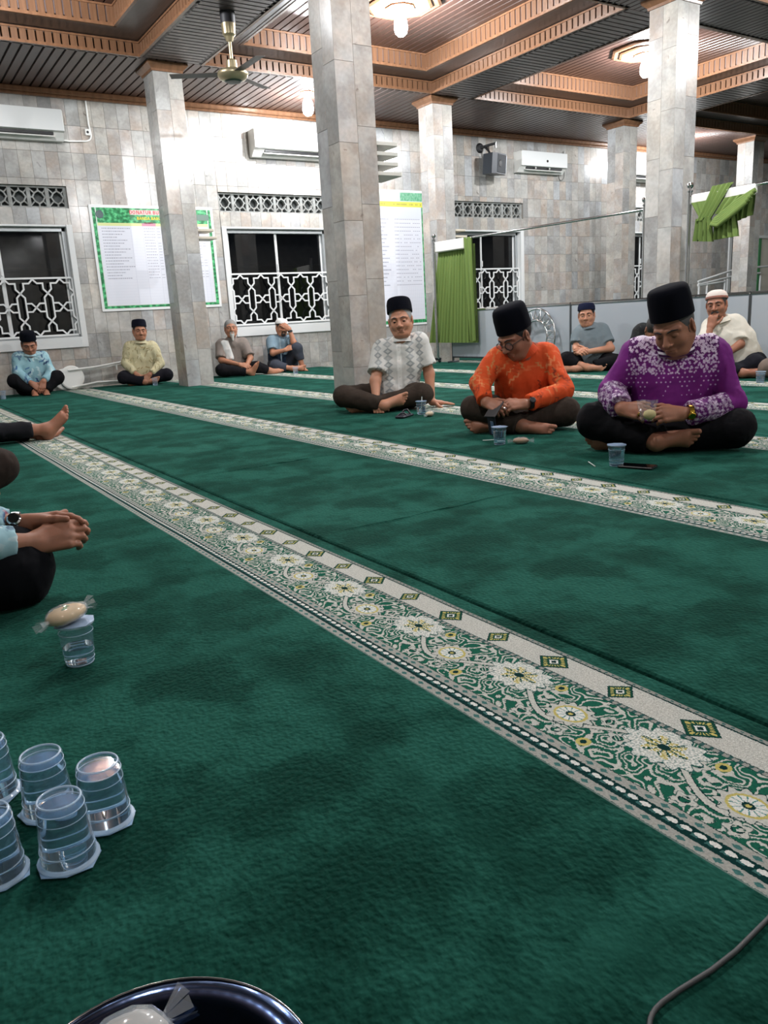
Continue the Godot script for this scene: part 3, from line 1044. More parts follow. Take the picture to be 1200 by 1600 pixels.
func build_posters():
	var s := 1024
	var im := Image.create(s, s, false, Image.FORMAT_RGB8)
	var nz := noise(3, 0.02, 4)
	rng.seed = 71
	for part in 2:
		pass
	# the printed sheet: green mottled rim and header, pale table with faint entries
	for y in s:
		for x in s:
			var e := mini(mini(x, s - 1 - x), s - 1 - y)
			var c := rgb(214, 216, 226)
			if e < 26 or y < 150:
				var k := nz.get_noise_2d(x, y) * 0.5 + 0.5
				c = rgb(16, 104, 58).lerp(rgb(96, 196, 132), smooth01(0.25, 0.8, k))
			if e >= 26 and e < 34: c = rgb(206, 212, 210)
			im.set_pixel(x, y, c)
	im.fill_rect(Rect2i(34, 150, 956, 30), rgb(206, 212, 150))
	im.fill_rect(Rect2i(400, 150, 120, 30), rgb(196, 130, 150))
	for q in [300, 400, 520, 560, 600, 640, 680, 720, 760, 800, 840, 880, 920, 960]:
		im.fill_rect(Rect2i(q, 180, 2, 810), rgb(188, 190, 204))
	for k in 27:
		var y := 190 + k * 30
		im.fill_rect(Rect2i(34, y, 956, 1), rgb(196, 198, 210))
		if k < 18:
			var x := 60
			while x < 290 - (k * 37) % 120:
				var w := rng.randi_range(4, 16)
				im.fill_rect(Rect2i(x, y + 10, w, 9), rgb(150, 152, 166))
				x += w + 4
			x = 412
			while x < 500:
				var w := rng.randi_range(4, 14)
				im.fill_rect(Rect2i(x, y + 10, w, 8), rgb(160, 160, 176))
				x += w + 5
			for col in 11:
				if rng.randf() < 0.75: im.fill_rect(Rect2i(524 + col * 40, y + 11, 28, 7), rgb(168, 170, 184))
	var sheet := mat(Color(1, 1, 1), 0.35)
	sheet.albedo_texture = ImageTexture.create_from_image(im)
	poster("notice_board", "large white and green donor list behind the left pillar", 3.54, 1.61, 1.64, 1.31, sheet, true)
	# second sheet, taller, with a yellow band under its header
	var im2 := im.duplicate()
	im2.fill_rect(Rect2i(0, 0, 1024, 70), rgb(190, 206, 200))
	for y in 64:
		for x in range(560, 1024):
			var k := nz.get_noise_2d(x * 1.5, y * 1.5) * 0.5 + 0.5
			im2.set_pixel(x, y, rgb(40, 130, 84).lerp(rgb(150, 200, 170), k))
	im2.fill_rect(Rect2i(0, 70, 1024, 40), rgb(206, 204, 70))
	im2.fill_rect(Rect2i(34, 110, 956, 90), rgb(206, 210, 224))
	for k in 30:
		if rng.randf() < 0.7: im2.fill_rect(Rect2i(20 + k * 33, 84, rng.randi_range(10, 26), 12), rgb(160, 150, 60))
	var sheet2 := mat(Color(1, 1, 1), 0.35)
	sheet2.albedo_texture = ImageTexture.create_from_image(im2)
	poster("notice_board", "tall pale donor list with a yellow band between the two middle pillars", 7.44, 1.565, 1.0, 2.06, sheet2, false)

func poster(called: String, label: String, cx: float, cy: float, w: float, h: float, sheet: Material, lettered: bool):
	var p := thing(called, label, "notice board", Vector3(cx, cy, WZ), 0.0, "printed notice boards on the far wall")
	var g := Geo.new()
	g.cbox(Vector3(0, 0, 0.012), Vector3(w, h, 0.014), 0.003)
	obj("board", g, M.white, p)
	g = Geo.new()
	var b := 0.035
	g.quad(Vector3(-w / 2 + b, -h / 2 + b, 0.0205), Vector3(w / 2 - b, -h / 2 + b, 0.0205), Vector3(w / 2 - b, h / 2 - b, 0.0205), Vector3(-w / 2 + b, h / 2 - b, 0.0205), Vector2(0, 1), Vector2(1, 1), Vector2(1, 0), Vector2(0, 0))
	obj("printed_sheet", g, sheet, p)
	if lettered:
		lettering(p, "DONATUR BULANAN", Vector3(-0.02, h / 2 - 0.085, 0.022), 0.046, rgb(190, 60, 66), true)
		lettering(p, "BANDA BARU - TAHUN", Vector3(0.04, h / 2 - 0.158, 0.022), 0.038, rgb(224, 210, 50), false)
		lettering(p, "ALAMAT", Vector3(-0.08, h / 2 - 0.213, 0.022), 0.022, rgb(120, 30, 50), false)
		var e := Geo.new()
		e.lathe([Vector2(0.0, 0.002), Vector2(0.030, 0.002), Vector2(0.036, 0.003), Vector2(0.048, 0.003), Vector2(0.050, 0.0)], Vector3(-w / 2 + 0.125, h / 2 - 0.115, 0.0205), 20, 1.0, Basis(Vector3.RIGHT, PI / 2))
		obj("emblem", e, mat(rgb(78, 96, 98), 0.5), p)
		e = Geo.new()
		e.cbox(Vector3(w / 2 - 0.15, h / 2 - 0.135, 0.0215), Vector3(0.17, 0.075, 0.003), 0.001)
		obj("emblem", e, mat(rgb(96, 120, 110), 0.5), p)

func lettering(p: Node, text: String, at: Vector3, size: float, c: Color, boxed: bool):
	var tm := TextMesh.new()
	var f := SystemFont.new()
	f.font_names = PackedStringArray(["Droid Sans"])
	f.font_weight = 700
	tm.font = f
	tm.text = text
	tm.font_size = 32
	tm.pixel_size = size / 24.0
	tm.depth = 0.001
	var o := obj("lettering", tm, mat(c, 0.5), p)
	o.position = at
	if boxed:
		var g := Geo.new()
		g.box(Vector3(at.x, at.y, at.z - 0.001), Vector3(size * 12.4, size * 1.25, 0.001))
		obj("title_ground", g, mat(rgb(226, 200, 196), 0.5), p)

func build_wall_things():
	ac_unit(Vector3(1.86, 3.13, WZ + 0.006), 1.32, 0.33, 0.2, "white air conditioner at the left edge above the first window", false)
	ac_unit(Vector3(5.62, 3.10, WZ + 0.006), 1.26, 0.34, 0.22, "brightly lit white air conditioner left of the large middle pillar", false)
	ac_unit(Vector3(10.42, 3.115, WZ + 0.006), 1.08, 0.325, 0.20, "white air conditioner with open outlet beside the loudspeaker", true)
	ac_unit(Vector3(13.15, 3.10, WZ + 0.006), 1.2, 0.36, 0.22, "white air conditioner glimpsed between the two right pillars", false)
	cable("thin white cable running down the wall beside the left air conditioner", [Vector3(2.86, SOFFIT - 0.09, WZ + 0.012), Vector3(2.86, 3.2, WZ + 0.012), Vector3(2.87, 3.06, WZ + 0.015), Vector3(2.80, 3.0, WZ + 0.02), Vector3(2.60, 2.985, WZ + 0.03), Vector3(2.50, 2.99, WZ + 0.05)], 0.011, M.plastic_white)
	cable("grey cable looping beside the air conditioner next to the loudspeaker", [Vector3(11.06, 3.36, WZ + 0.012), Vector3(11.08, 3.1, WZ + 0.012), Vector3(11.07, 2.92, WZ + 0.015), Vector3(10.97, 2.88, WZ + 0.02), Vector3(10.92, 2.96, WZ + 0.03)], 0.009, mat(rgb(120, 120, 116), 0.6))
	# socket on the wall
	var so := thing("wall_socket", "small white socket plate beside the left air conditioner", "socket", Vector3(2.835, 3.105, WZ + 0.005))
	var g := Geo.new()
	g.cbox(Vector3(0, 0, 0.012), Vector3(0.06, 0.075, 0.022), 0.004)
	obj("plate", g, M.plastic_white, so)
	g = Geo.new()
	g.lathe([Vector2(0.0, 0.003), Vector2(0.014, 0.003), Vector2(0.016, 0.0)], Vector3(0, 0, 0.0225), 12, 1.0, Basis(Vector3.RIGHT, PI / 2))
	obj("hole", g, M.black, so)
	# loudspeaker on a swivel bracket
	var sp := thing("loudspeaker", "dark grey loudspeaker on a swivel bracket high on the far wall", "loudspeaker", Vector3(9.16, 3.03, WZ + 0.005))
	var B := Basis(Vector3.UP, 0.30) * Basis(Vector3.RIGHT, 0.08)
	g = Geo.new()
	var fr := [Vector3(-0.18, 0, 0), Vector3(0.18, 0, 0)]
	for q in [[Vector2(-0.15, -0.13), Vector2(0.15, -0.13)]]: pass
	# trapezoid cabinet: wide at the front
	var hh := 0.155
	var P := []
	for y in [-hh, hh]:
		for q in [Vector2(-0.13, -0.12), Vector2(0.13, -0.12), Vector2(0.2, 0.10), Vector2(0.13, 0.155), Vector2(-0.13, 0.155), Vector2(-0.2, 0.10)]:
			P.append(Vector3(0.05, -0.02, 0.25) + B * Vector3(q.x, y, q.y))
	var mid := Vector3(0.05, -0.02, 0.25)
	for i in 6:
		var j := (i + 1) % 6
		g.quad_out(P[i], P[j], P[j + 6], P[i + 6], mid)
	for o in [0, 6]:
		g.quad_out(P[o], P[o + 1], P[o + 2], P[o + 5], mid)
		g.quad_out(P[o + 5], P[o + 2], P[o + 3], P[o + 4], mid)
	var dark := mat(rgb(46, 52, 60), 0.45)
	obj("cabinet", g, dark, sp)
	g = Geo.new()
	g.cbox(mid + B * Vector3(0, 0, 0.158), Vector3(0.25, 0.27, 0.01), 0.004, B)
	obj("front_grille", g, mat(rgb(40, 44, 50), 0.6), sp)
	g = Geo.new()
	g.cbox(mid + B * Vector3(0.165, 0.0, 0.128), Vector3(0.07, 0.26, 0.01), 0.003, B * Basis(Vector3.UP, 0.9))
	obj("side_strip", g, mat(rgb(110, 116, 122), 0.3, 0.4), sp)
	g = Geo.new()
	g.lathe([Vector2(0.0, 0.004), Vector2(0.045, 0.004), Vector2(0.055, 0.0)], mid + B * Vector3(-0.05, 0.0, 0.163), 18, 1.0, B * Basis(Vector3.RIGHT, PI / 2))
	obj("woofer", g, M.black, sp)
	g = Geo.new()
	g.lathe([Vector2(0.0, 0.03), Vector2(0.05, 0.028), Vector2(0.075, 0.012), Vector2(0.08, 0.0)], Vector3(-0.02, 0.27, 0.0), 20, 1.0, Basis(Vector3.RIGHT, PI / 2))
	obj("wall_plate", g, M.black, sp)
	g = Geo.new()
	g.tube(PackedVector3Array([Vector3(-0.02, 0.27, 0.02), Vector3(0.04, 0.29, 0.1), Vector3(0.16, 0.32, 0.18)]), 0.02, 10)
	g.tube(PackedVector3Array([Vector3(0.02, 0.28, 0.08), Vector3(0.03, 0.2, 0.16), Vector3(0.05, 0.12, 0.2)]), 0.018, 10)
	obj("bracket_arm", g, M.black, sp)
	g = Geo.new()
	g.lathe([Vector2(0.0, -0.06), Vector2(0.018, -0.06), Vector2(0.02, 0.02), Vector2(0.012, 0.03), Vector2(0.0, 0.03)], Vector3(0.165, 0.31, 0.185), 10)
	obj("clamp_knob", g, M.chrome, sp)

func build_racks():
	# small bracket shelves on the right faces of three pillars
	for q in [[3.57, -5.575, 1.75, 4, 0.20, 0.30, "white four-board bracket rack on the right side of the large middle pillar"], [3.57, -9.475, 1.70, 2, 0.21, 0.26, "two-board wooden bracket rack on the left pillar before the notice board"], [7.41, -9.475, 1.735, 2, 0.21, 0.26, "two-board white bracket rack on the pillar beside the hanging curtain"]]:
		var n: int = q[3]
		var t := thing("bracket_rack", q[6], "rack", Vector3(q[0] + 0.003, q[2], q[1]), 0.0, "bracket racks on the pillars")
		var wood := mat(rgb(192, 184, 168) if n == 2 else rgb(190, 188, 180), 0.45)
		for k in n:
			var g := Geo.new()
			var y := 0.02 + k * (0.215 / 3.0 if n == 4 else 0.085)
			var deep: float = q[4] + (0.03 if k == 0 else 0.0)
			g.cbox(Vector3(deep / 2, y, 0), Vector3(deep, 0.03, q[5]), 0.004)
			obj("board", g, wood, t)
		var g2 := Geo.new()
		g2.cbox(Vector3(0.012, 0.11 if n == 4 else 0.06, 0), Vector3(0.024, 0.27 if n == 4 else 0.15, q[5] * 0.9), 0.003)
		obj("back_plate", g2, mat(rgb(92, 84, 74), 0.6), t)

func build_fan():
	var f := thing("ceiling_fan", "brass-coloured ceiling fan hanging from the beam beside the left pillar", "fan", Vector3(3.45, SOFFIT, -7.66))
	var g := Geo.new()
	g.lathe([Vector2(0.0, -0.25), Vector2(0.03, -0.25), Vector2(0.045, -0.21), Vector2(0.062, -0.19), Vector2(0.068, -0.10)], Vector3.ZERO, 20)
	obj("canopy", g, M.brass, f)
	g = Geo.new()
	g.lathe([Vector2(0.07, -0.10), Vector2(0.07, 0.0)], Vector3.ZERO, 20)
	obj("canopy_collar", g, mat(rgb(44, 44, 50), 0.5), f)
	g = Geo.new()
	g.tube(PackedVector3Array([Vector3(0, -0.22, 0), Vector3(0, -0.42, 0)]), 0.016, 12)
	obj("rod", g, M.brass, f)
	g = Geo.new()
	g.lathe([Vector2(0.0, -0.40), Vector2(0.03, -0.40), Vector2(0.05, -0.415), Vector2(0.055, -0.49), Vector2(0.06, -0.50)], Vector3.ZERO, 20)
	var prof := [Vector2(0.05, -0.475), Vector2(0.09, -0.49), Vector2(0.135, -0.505), Vector2(0.148, -0.52), Vector2(0.145, -0.545), Vector2(0.12, -0.575), Vector2(0.08, -0.59), Vector2(0.0, -0.595)]
	prof.reverse()
	g.lathe(prof, Vector3.ZERO, 28, 1.0, Basis(), true)
	obj("motor", g, M.brass, f)
	g = Geo.new()
	g.lathe([Vector2(0.0, -0.602), Vector2(0.07, -0.60), Vector2(0.085, -0.59)], Vector3.ZERO, 24)
	obj("bottom_plate", g, mat(rgb(60, 76, 66), 0.35, 0.5), f)
	for k in 3:
		var B := Basis(Vector3.UP, TAU * k / 3.0 + 0.55) * Basis(Vector3.RIGHT, 0.12)
		g = Geo.new()
		g.cbox(Vector3(0, -0.53, 0) + B * Vector3(0.36, 0, 0), Vector3(0.46, 0.006, 0.10), 0.002, B)
		obj("blade", g, mat(rgb(86, 78, 74), 0.4), f)

# ---------------------------------------------------------------- screens and curtains
func pleated(g: Geo, top_a: Vector3, top_b: Vector3, bot_a: Vector3, bot_b: Vector3, folds: int, amp_t: float, amp_b: float, out: Vector3, seed_: int, sag := 0.0):
	# a closed, pleated cloth: front and back sheets a little apart
	var nz := noise(seed_, 0.8, 2)
	var cols := folds * 8
	var rows := 14
	for side in 2:
		var P := []
		for r in rows + 1:
			var v := float(r) / rows
			var row := []
			for c in cols + 1:
				var u := float(c) / cols
				var p := top_a.lerp(top_b, u).lerp(bot_a.lerp(bot_b, u), v)
				var ph := u * folds * TAU + 1.2 * nz.get_noise_2d(u * 4.0, v * 0.5)
				var am := lerpf(amp_t, amp_b, v) * (0.75 + 0.5 * nz.get_noise_2d(u * 9.0 + 40.0, v))
				p += out * (am * sin(ph) + (0.008 if side == 0 else -0.008))
				p += (top_b - top_a).normalized() * am * 0.22 * sin(ph * 2.0 + 0.6)
				p.y -= sag * sin(u * PI) * v
				row.append(p)
			P.append(row)
		var N := []
		for r in rows + 1:
			var row := []
			for c in cols + 1:
				var a: Vector3 = P[r][mini(c + 1, cols)] - P[r][maxi(c - 1, 0)]
				var b: Vector3 = P[mini(r + 1, rows)][c] - P[maxi(r - 1, 0)][c]
				var nn := a.cross(b).normalized()
				if nn.dot(out) * (1.0 if side == 0 else -1.0) < 0: nn = -nn
				row.append(nn)
			N.append(row)
		for r in rows:
			for c in cols:
				var q := [[r, c], [r + 1, c], [r + 1, c + 1], [r, c + 1]]
				var a: Vector3 = P[r][c]; var b: Vector3 = P[r + 1][c]; var d: Vector3 = P[r + 1][c + 1]; var e: Vector3 = P[r][c + 1]
				var face := (b - a).cross(d - a)
				if face.dot(N[r][c]) >= 0:
					g.squad(a, b, d, e, N[r][c], N[r + 1][c], N[r + 1][c + 1], N[r][c + 1])
				else:
					g.squad(a, e, d, b, N[r][c], N[r][c + 1], N[r + 1][c + 1], N[r + 1][c])

func finial(g: Geo, at: Vector3):
	g.lathe([Vector2(0.018, 0.0), Vector2(0.028, 0.006), Vector2(0.028, 0.014), Vector2(0.014, 0.022), Vector2(0.014, 0.034), Vector2(0.03, 0.048), Vector2(0.034, 0.064), Vector2(0.028, 0.084), Vector2(0.0, 0.094)], at, 16)

func curtain_stand(label: String, x: float, za: float, zb: float, y: float, turn := 0.0) -> Node3D:
	var t := thing("curtain_stand", label, "curtain stand", Vector3(x, 0.012, za), turn, "chrome curtain stands along the partition")
	var L := zb - za
	for z in [0.0, L]:
		var g := Geo.new()
		g.tube(PackedVector3Array([Vector3(0, 0.05, z), Vector3(0, y, z)]), 0.021, 14)
		obj("post", g, M.chrome, t)
		g = Geo.new()
		finial(g, Vector3(0, y, z))
		obj("finial", g, M.chrome, t)
		g = Geo.new()
		var fs := -1.0 if turn > 0.0 and z > 0.0 else 1.0
		g.tube(PackedVector3Array([Vector3(-0.24 * fs, 0.055, z), Vector3(0.05 * fs, 0.055, z)]), 0.018, 12)
		for s in [-0.22 * fs, 0.03 * fs]:
			g.lathe([Vector2(0.0, -0.02), Vector2(0.02, -0.014), Vector2(0.025, 0.0), Vector2(0.02, 0.014), Vector2(0.0, 0.02)], Vector3(s, 0.025, z), 12, 1.0, Basis(Vector3(0, 0, 1), PI / 2))
		obj("foot", g, mat(rgb(70, 74, 78), 0.25, 0.8), t)
	var g2 := Geo.new()
	g2.tube(PackedVector3Array([Vector3(0, y - 0.035, 0), Vector3(0, y - 0.035, L)]), 0.014, 12)
	obj("rail", g2, M.chrome, t)
	return t

func build_partition():
	M.stile = mat(rgb(92, 96, 100), 0.35, 0.6)
	# low grey screen of panels before the pillar row
	var zs := [-9.0, -7.86, -6.73, -5.60, -4.47, -3.34]
	for i in zs.size() - 1:
		var za: float = zs[i]
		var zb: float = zs[i + 1]
		var words := ["behind the green curtain, leftmost in the row", "behind the chrome wheel ornament", "behind the person in the grey shirt", "behind the person in purple", "behind the person in the white cap"]
		var p := thing("screen_panel", "light grey low screen panel " + words[i], "screen", Vector3(7.045, 0.012, (za + zb) / 2), 0.0, "low screen panels in a row")
		var g := Geo.new()
		g.cbox(Vector3(0, 0.385, 0), Vector3(0.03, 0.61, zb - za - 0.03), 0.003)
		obj("panel", g, M.grey_panel, p)
		g = Geo.new()
		g.cbox(Vector3(0, 0.708, 0), Vector3(0.045, 0.036, zb - za - 0.004), 0.01)
		obj("top_rail", g, M.chrome, p)
		g = Geo.new()
		g.cbox(Vector3(0, 0.075, 0), Vector3(0.036, 0.022, zb - za - 0.02), 0.004)
		obj("bottom_rail", g, mat(rgb(66, 70, 74), 0.4, 0.5), p)
		for s in [-1.0, 1.0]:
			g = Geo.new()
			g.cbox(Vector3(0, 0.345, s * ((zb - za) / 2 - 0.008)), Vector3(0.036, 0.69, 0.014), 0.003)
			g.cbox(Vector3(0, 0.011, s * ((zb - za) / 2 - 0.012)), Vector3(0.20, 0.02, 0.02), 0.003)
			obj("end_stile", g, M.stile, p)
	var green := mat(rgb(106, 128, 70), 0.8, 0.0, 0.2)
	green.rim_enabled = true
	green.rim = 0.25
	var white_band := mat(rgb(226, 226, 220), 0.7)
	curtain_stand("chrome curtain stand carrying the hanging green curtain", 6.885, -9.14, -5.80, 1.66, 0.085)
	var c := thing("curtain", "green pleated curtain hanging full length beside the second window", "curtain", Vector3(6.885, 0.012, -9.10), 0.085, "green curtains")
	var g := Geo.new()
	pleated(g, Vector3(0.035, 1.50, 0.02), Vector3(0.035, 1.55, 0.72), Vector3(0.05, 0.28, -0.24), Vector3(0.02, 0.275, 0.76), 14, 0.010, 0.026, Vector3.LEFT, 5)
	obj("cloth", g, green, c)
	g = Geo.new()
	g.cbox(Vector3(-0.005, 1.565, 0.29), Vector3(0.05, 0.14, 0.56), 0.012)
	obj("header_band", g, white_band, c)
	g = Geo.new()
	pleated(g, Vector3(-0.005, 1.635, 0.57), Vector3(-0.005, 1.635, 0.72), Vector3(0.03, 0.30, 0.60), Vector3(0.0, 0.30, 0.76), 2, 0.01, 0.03, Vector3.LEFT, 8)
	obj("turned_edge", g, green, c)
	# bundled curtain thrown over the rail of the second stand
	curtain_stand("chrome curtain stand carrying the bundled green curtain, right of the big pillar", 6.94, -5.10, -2.2, 1.68)
	c = thing("curtain", "green curtain bundled up and thrown over its rail, upper right", "curtain", Vector3(6.94, 0.009, -5.10), 0.0, "green curtains")
	g = Geo.new()
	g.cbox(Vector3(-0.002, 1.612, 0.36), Vector3(0.05, 0.09, 0.66), 0.012)
	obj("header_band", g, white_band, c)
	g = Geo.new()
	pleated(g, Vector3(-0.04, 1.58, 0.05), Vector3(-0.04, 1.58, 0.24), Vector3(-0.05, 1.42, 0.16), Vector3(-0.05, 1.42, 0.24), 3, 0.006, 0.01, Vector3.LEFT, 11)
	pleated(g, Vector3(-0.035, 1.575, 0.40), Vector3(-0.035, 1.585, 0.68), Vector3(-0.06, 1.44, 0.32), Vector3(-0.06, 1.46, 0.52), 4, 0.008, 0.012, Vector3.LEFT, 12)
	obj("gathered_edge", g, green, c)
	g = Geo.new()
	pleated(g, Vector3(-0.01, 1.70, 0.25), Vector3(-0.01, 1.705, 0.46), Vector3(-0.10, 1.40, 0.16), Vector3(-0.10, 1.40, 0.30), 4, 0.010, 0.016, Vector3.LEFT, 13)
	pleated(g, Vector3(-0.10, 1.42, 0.15), Vector3(-0.10, 1.42, 0.31), Vector3(-0.07, 1.225, 0.11), Vector3(-0.07, 1.20, 0.32), 4, 0.012, 0.024, Vector3.LEFT, 14)
	obj("thrown_bundle", g, green, c)
	g = Geo.new()
	for k in 5:
		var y := 1.60 - k * 0.024
		var o := 0.014 * k
		g.tube(PackedVector3Array([Vector3(-0.03 - 0.012 * k, y, 0.70 - o), Vector3(-0.06 - 0.012 * k, y - 0.07, 0.56), Vector3(-0.08 - 0.010 * k, y - 0.17, 0.40), Vector3(-0.075 - 0.008 * k, y - 0.20 + 0.012 * k, 0.33 - 0.004 * k)]), [0.022, 0.024, 0.022, 0.016], 10)
	obj("twisted_swag", g, green, c)
	g = Geo.new()
	pleated(g, Vector3(-0.03, 1.40, 0.30), Vector3(-0.03, 1.42, 0.52), Vector3(-0.04, 1.215, 0.30), Vector3(-0.04, 1.225, 0.56), 5, 0.012, 0.022, Vector3.LEFT, 15)
	pleated(g, Vector3(0.03, 1.56, 0.50), Vector3(0.03, 1.58, 0.66), Vector3(0.04, 1.36, 0.46), Vector3(0.04, 1.40, 0.64), 3, 0.012, 0.02, Vector3.LEFT, 16)
	obj("hanging_skirt", g, green, c)

func build_wheel():
	var w := thing("ring_ornament", "round chrome ring with zigzag bars leaning on the low screen", "ornament", Vector3(6.93, 0.012, -7.23))
	var ring := func(R: float, r: float) -> Geo:
		var g := Geo.new()
		var p := PackedVector3Array()
		for k in 41:
			var a := TAU * k / 40.0
			p.append(Vector3(0, 0.345 + R * sin(a), R * cos(a)))
		g.tube(p, r, 10, false)
		return g
	obj("outer_ring", ring.call(0.328, 0.013), M.chrome, w)
	obj("inner_ring", ring.call(0.195, 0.011), M.chrome, w)
	for k in 22:
		var a := TAU * k / 22.0 + 0.05
		var b := TAU * (k + 0.5) / 22.0 + 0.05
		var c := TAU * (k + 1) / 22.0 + 0.05
		var g := Geo.new()
		g.tube(PackedVector3Array([Vector3(0, 0.345 + 0.20 * sin(a), 0.20 * cos(a)), Vector3(0, 0.345 + 0.315 * sin(b), 0.315 * cos(b)), Vector3(0, 0.345 + 0.20 * sin(c), 0.20 * cos(c))]), 0.007, 6)
		obj("zigzag_bar", g, M.chrome, w)
	w.rotation.z = -0.06

func build_railing():
	var t := thing("handrail", "white sloping handrail with posts near the door at far right", "railing", Vector3(14.4, 0.012, -10.35))
	var g := Geo.new()
	g.tube(PackedVector3Array([Vector3(0.05, 1.02, 0), Vector3(1.3, 1.24, 0), Vector3(2.6, 1.29, 0)]), 0.022, 8)
	obj("top_rail", g, M.frame, t)
	g = Geo.new()
	g.tube(PackedVector3Array([Vector3(0.05, 0.96, 0), Vector3(1.3, 1.11, 0), Vector3(2.2, 1.15, 0)]), 0.02, 8)
	obj("middle_rail", g, M.frame, t)
	g = Geo.new()
	g.tube(PackedVector3Array([Vector3(0.05, 0.94, 0), Vector3(0.94, 1.0, 0)]), 0.02, 8)
	obj("lower_rail", g, M.frame, t)
	for x in [0.08, 0.34, 0.94, 2.2]:
		g = Geo.new()
		g.tube(PackedVector3Array([Vector3(x, 0.0, 0), Vector3(x, 0.99 + x * 0.05, 0)]), 0.022, 8)
		obj("post", g, M.frame, t)

func build_folding_chair():
	# a folded white stool lying on its side against the wall
	var t := thing("folding_stool", "white folding stool with a round seat lying on its side by the wall", "stool", Vector3(2.20, 0.012, -10.64))
	var g := Geo.new()
	g.lathe([Vector2(0.0, -0.014), Vector2(0.135, -0.014), Vector2(0.15, -0.006), Vector2(0.15, 0.006), Vector2(0.135, 0.014), Vector2(0.0, 0.014)], Vector3(0, 0.152, 0.0), 32, 1.0, Basis(Vector3.RIGHT, PI / 2 - 0.1))
	obj("seat", g, M.plastic_white, t)
	g = Geo.new()
	g.lathe([Vector2(0.0, -0.010), Vector2(0.12, -0.010), Vector2(0.132, 0.0), Vector2(0.12, 0.010), Vector2(0.0, 0.010)], Vector3(-0.09, 0.134, -0.05), 28, 1.0, Basis(Vector3.RIGHT, PI / 2 - 0.1))
	obj("back_disc", g, M.plastic_white, t)
	var bars := [[Vector3(-0.04, 0.245, 0.02), Vector3(0.3, 0.262, 0.02), Vector3(0.66, 0.30, 0.0)], [Vector3(-0.02, 0.225, -0.02), Vector3(0.3, 0.235, -0.02), Vector3(0.64, 0.265, -0.03)], [Vector3(-0.02, 0.03, 0.03), Vector3(0.3, 0.07, 0.03), Vector3(0.70, 0.055, 0.02)], [Vector3(0.06, 0.02, -0.01), Vector3(0.3, 0.045, -0.01), Vector3(0.70, 0.03, 0.0)]]
	for b in bars:
		g = Geo.new()
		g.tube(PackedVector3Array(b), 0.013, 8)
		obj("leg", g, M.plastic_white, t)
	g = Geo.new()
	g.tube(PackedVector3Array([Vector3(0.57, 0.29, 0.0), Vector3(0.57, 0.20, 0.0)]), 0.011, 8)
	obj("cross_bar", g, M.plastic_white, t)

# ---------------------------------------------------------------- small things on the carpet
func water_mats():
	if M.has("water"): return
	M.water = mat(Color(0.86, 0.95, 1.0, 0.0), 0.02)
	M.water.refraction_enabled = true
	M.water.refraction_scale = 0.033
	M.cup = mat(Color(0.70, 0.85, 1.0, 0.10), 0.04)
	M.cup.transparency = BaseMaterial3D.TRANSPARENCY_ALPHA
	M.rim = mat(Color(0.84, 0.92, 1.0, 0.5), 0.1)
	M.rim.transparency = BaseMaterial3D.TRANSPARENCY_ALPHA
	M.film = mat(rgb(150, 172, 200), 0.25, 0.2)
	M.film_clear = mat(Color(0.74, 0.87, 1.0, 0.5), 0.08)
	M.film_clear.transparency = BaseMaterial3D.TRANSPARENCY_ALPHA
	M.wrap = mat(Color(0.93, 0.95, 0.97, 0.22), 0.06)
	M.wrap.transparency = BaseMaterial3D.TRANSPARENCY_ALPHA
	M.straw = mat(rgb(210, 220, 214), 0.3)

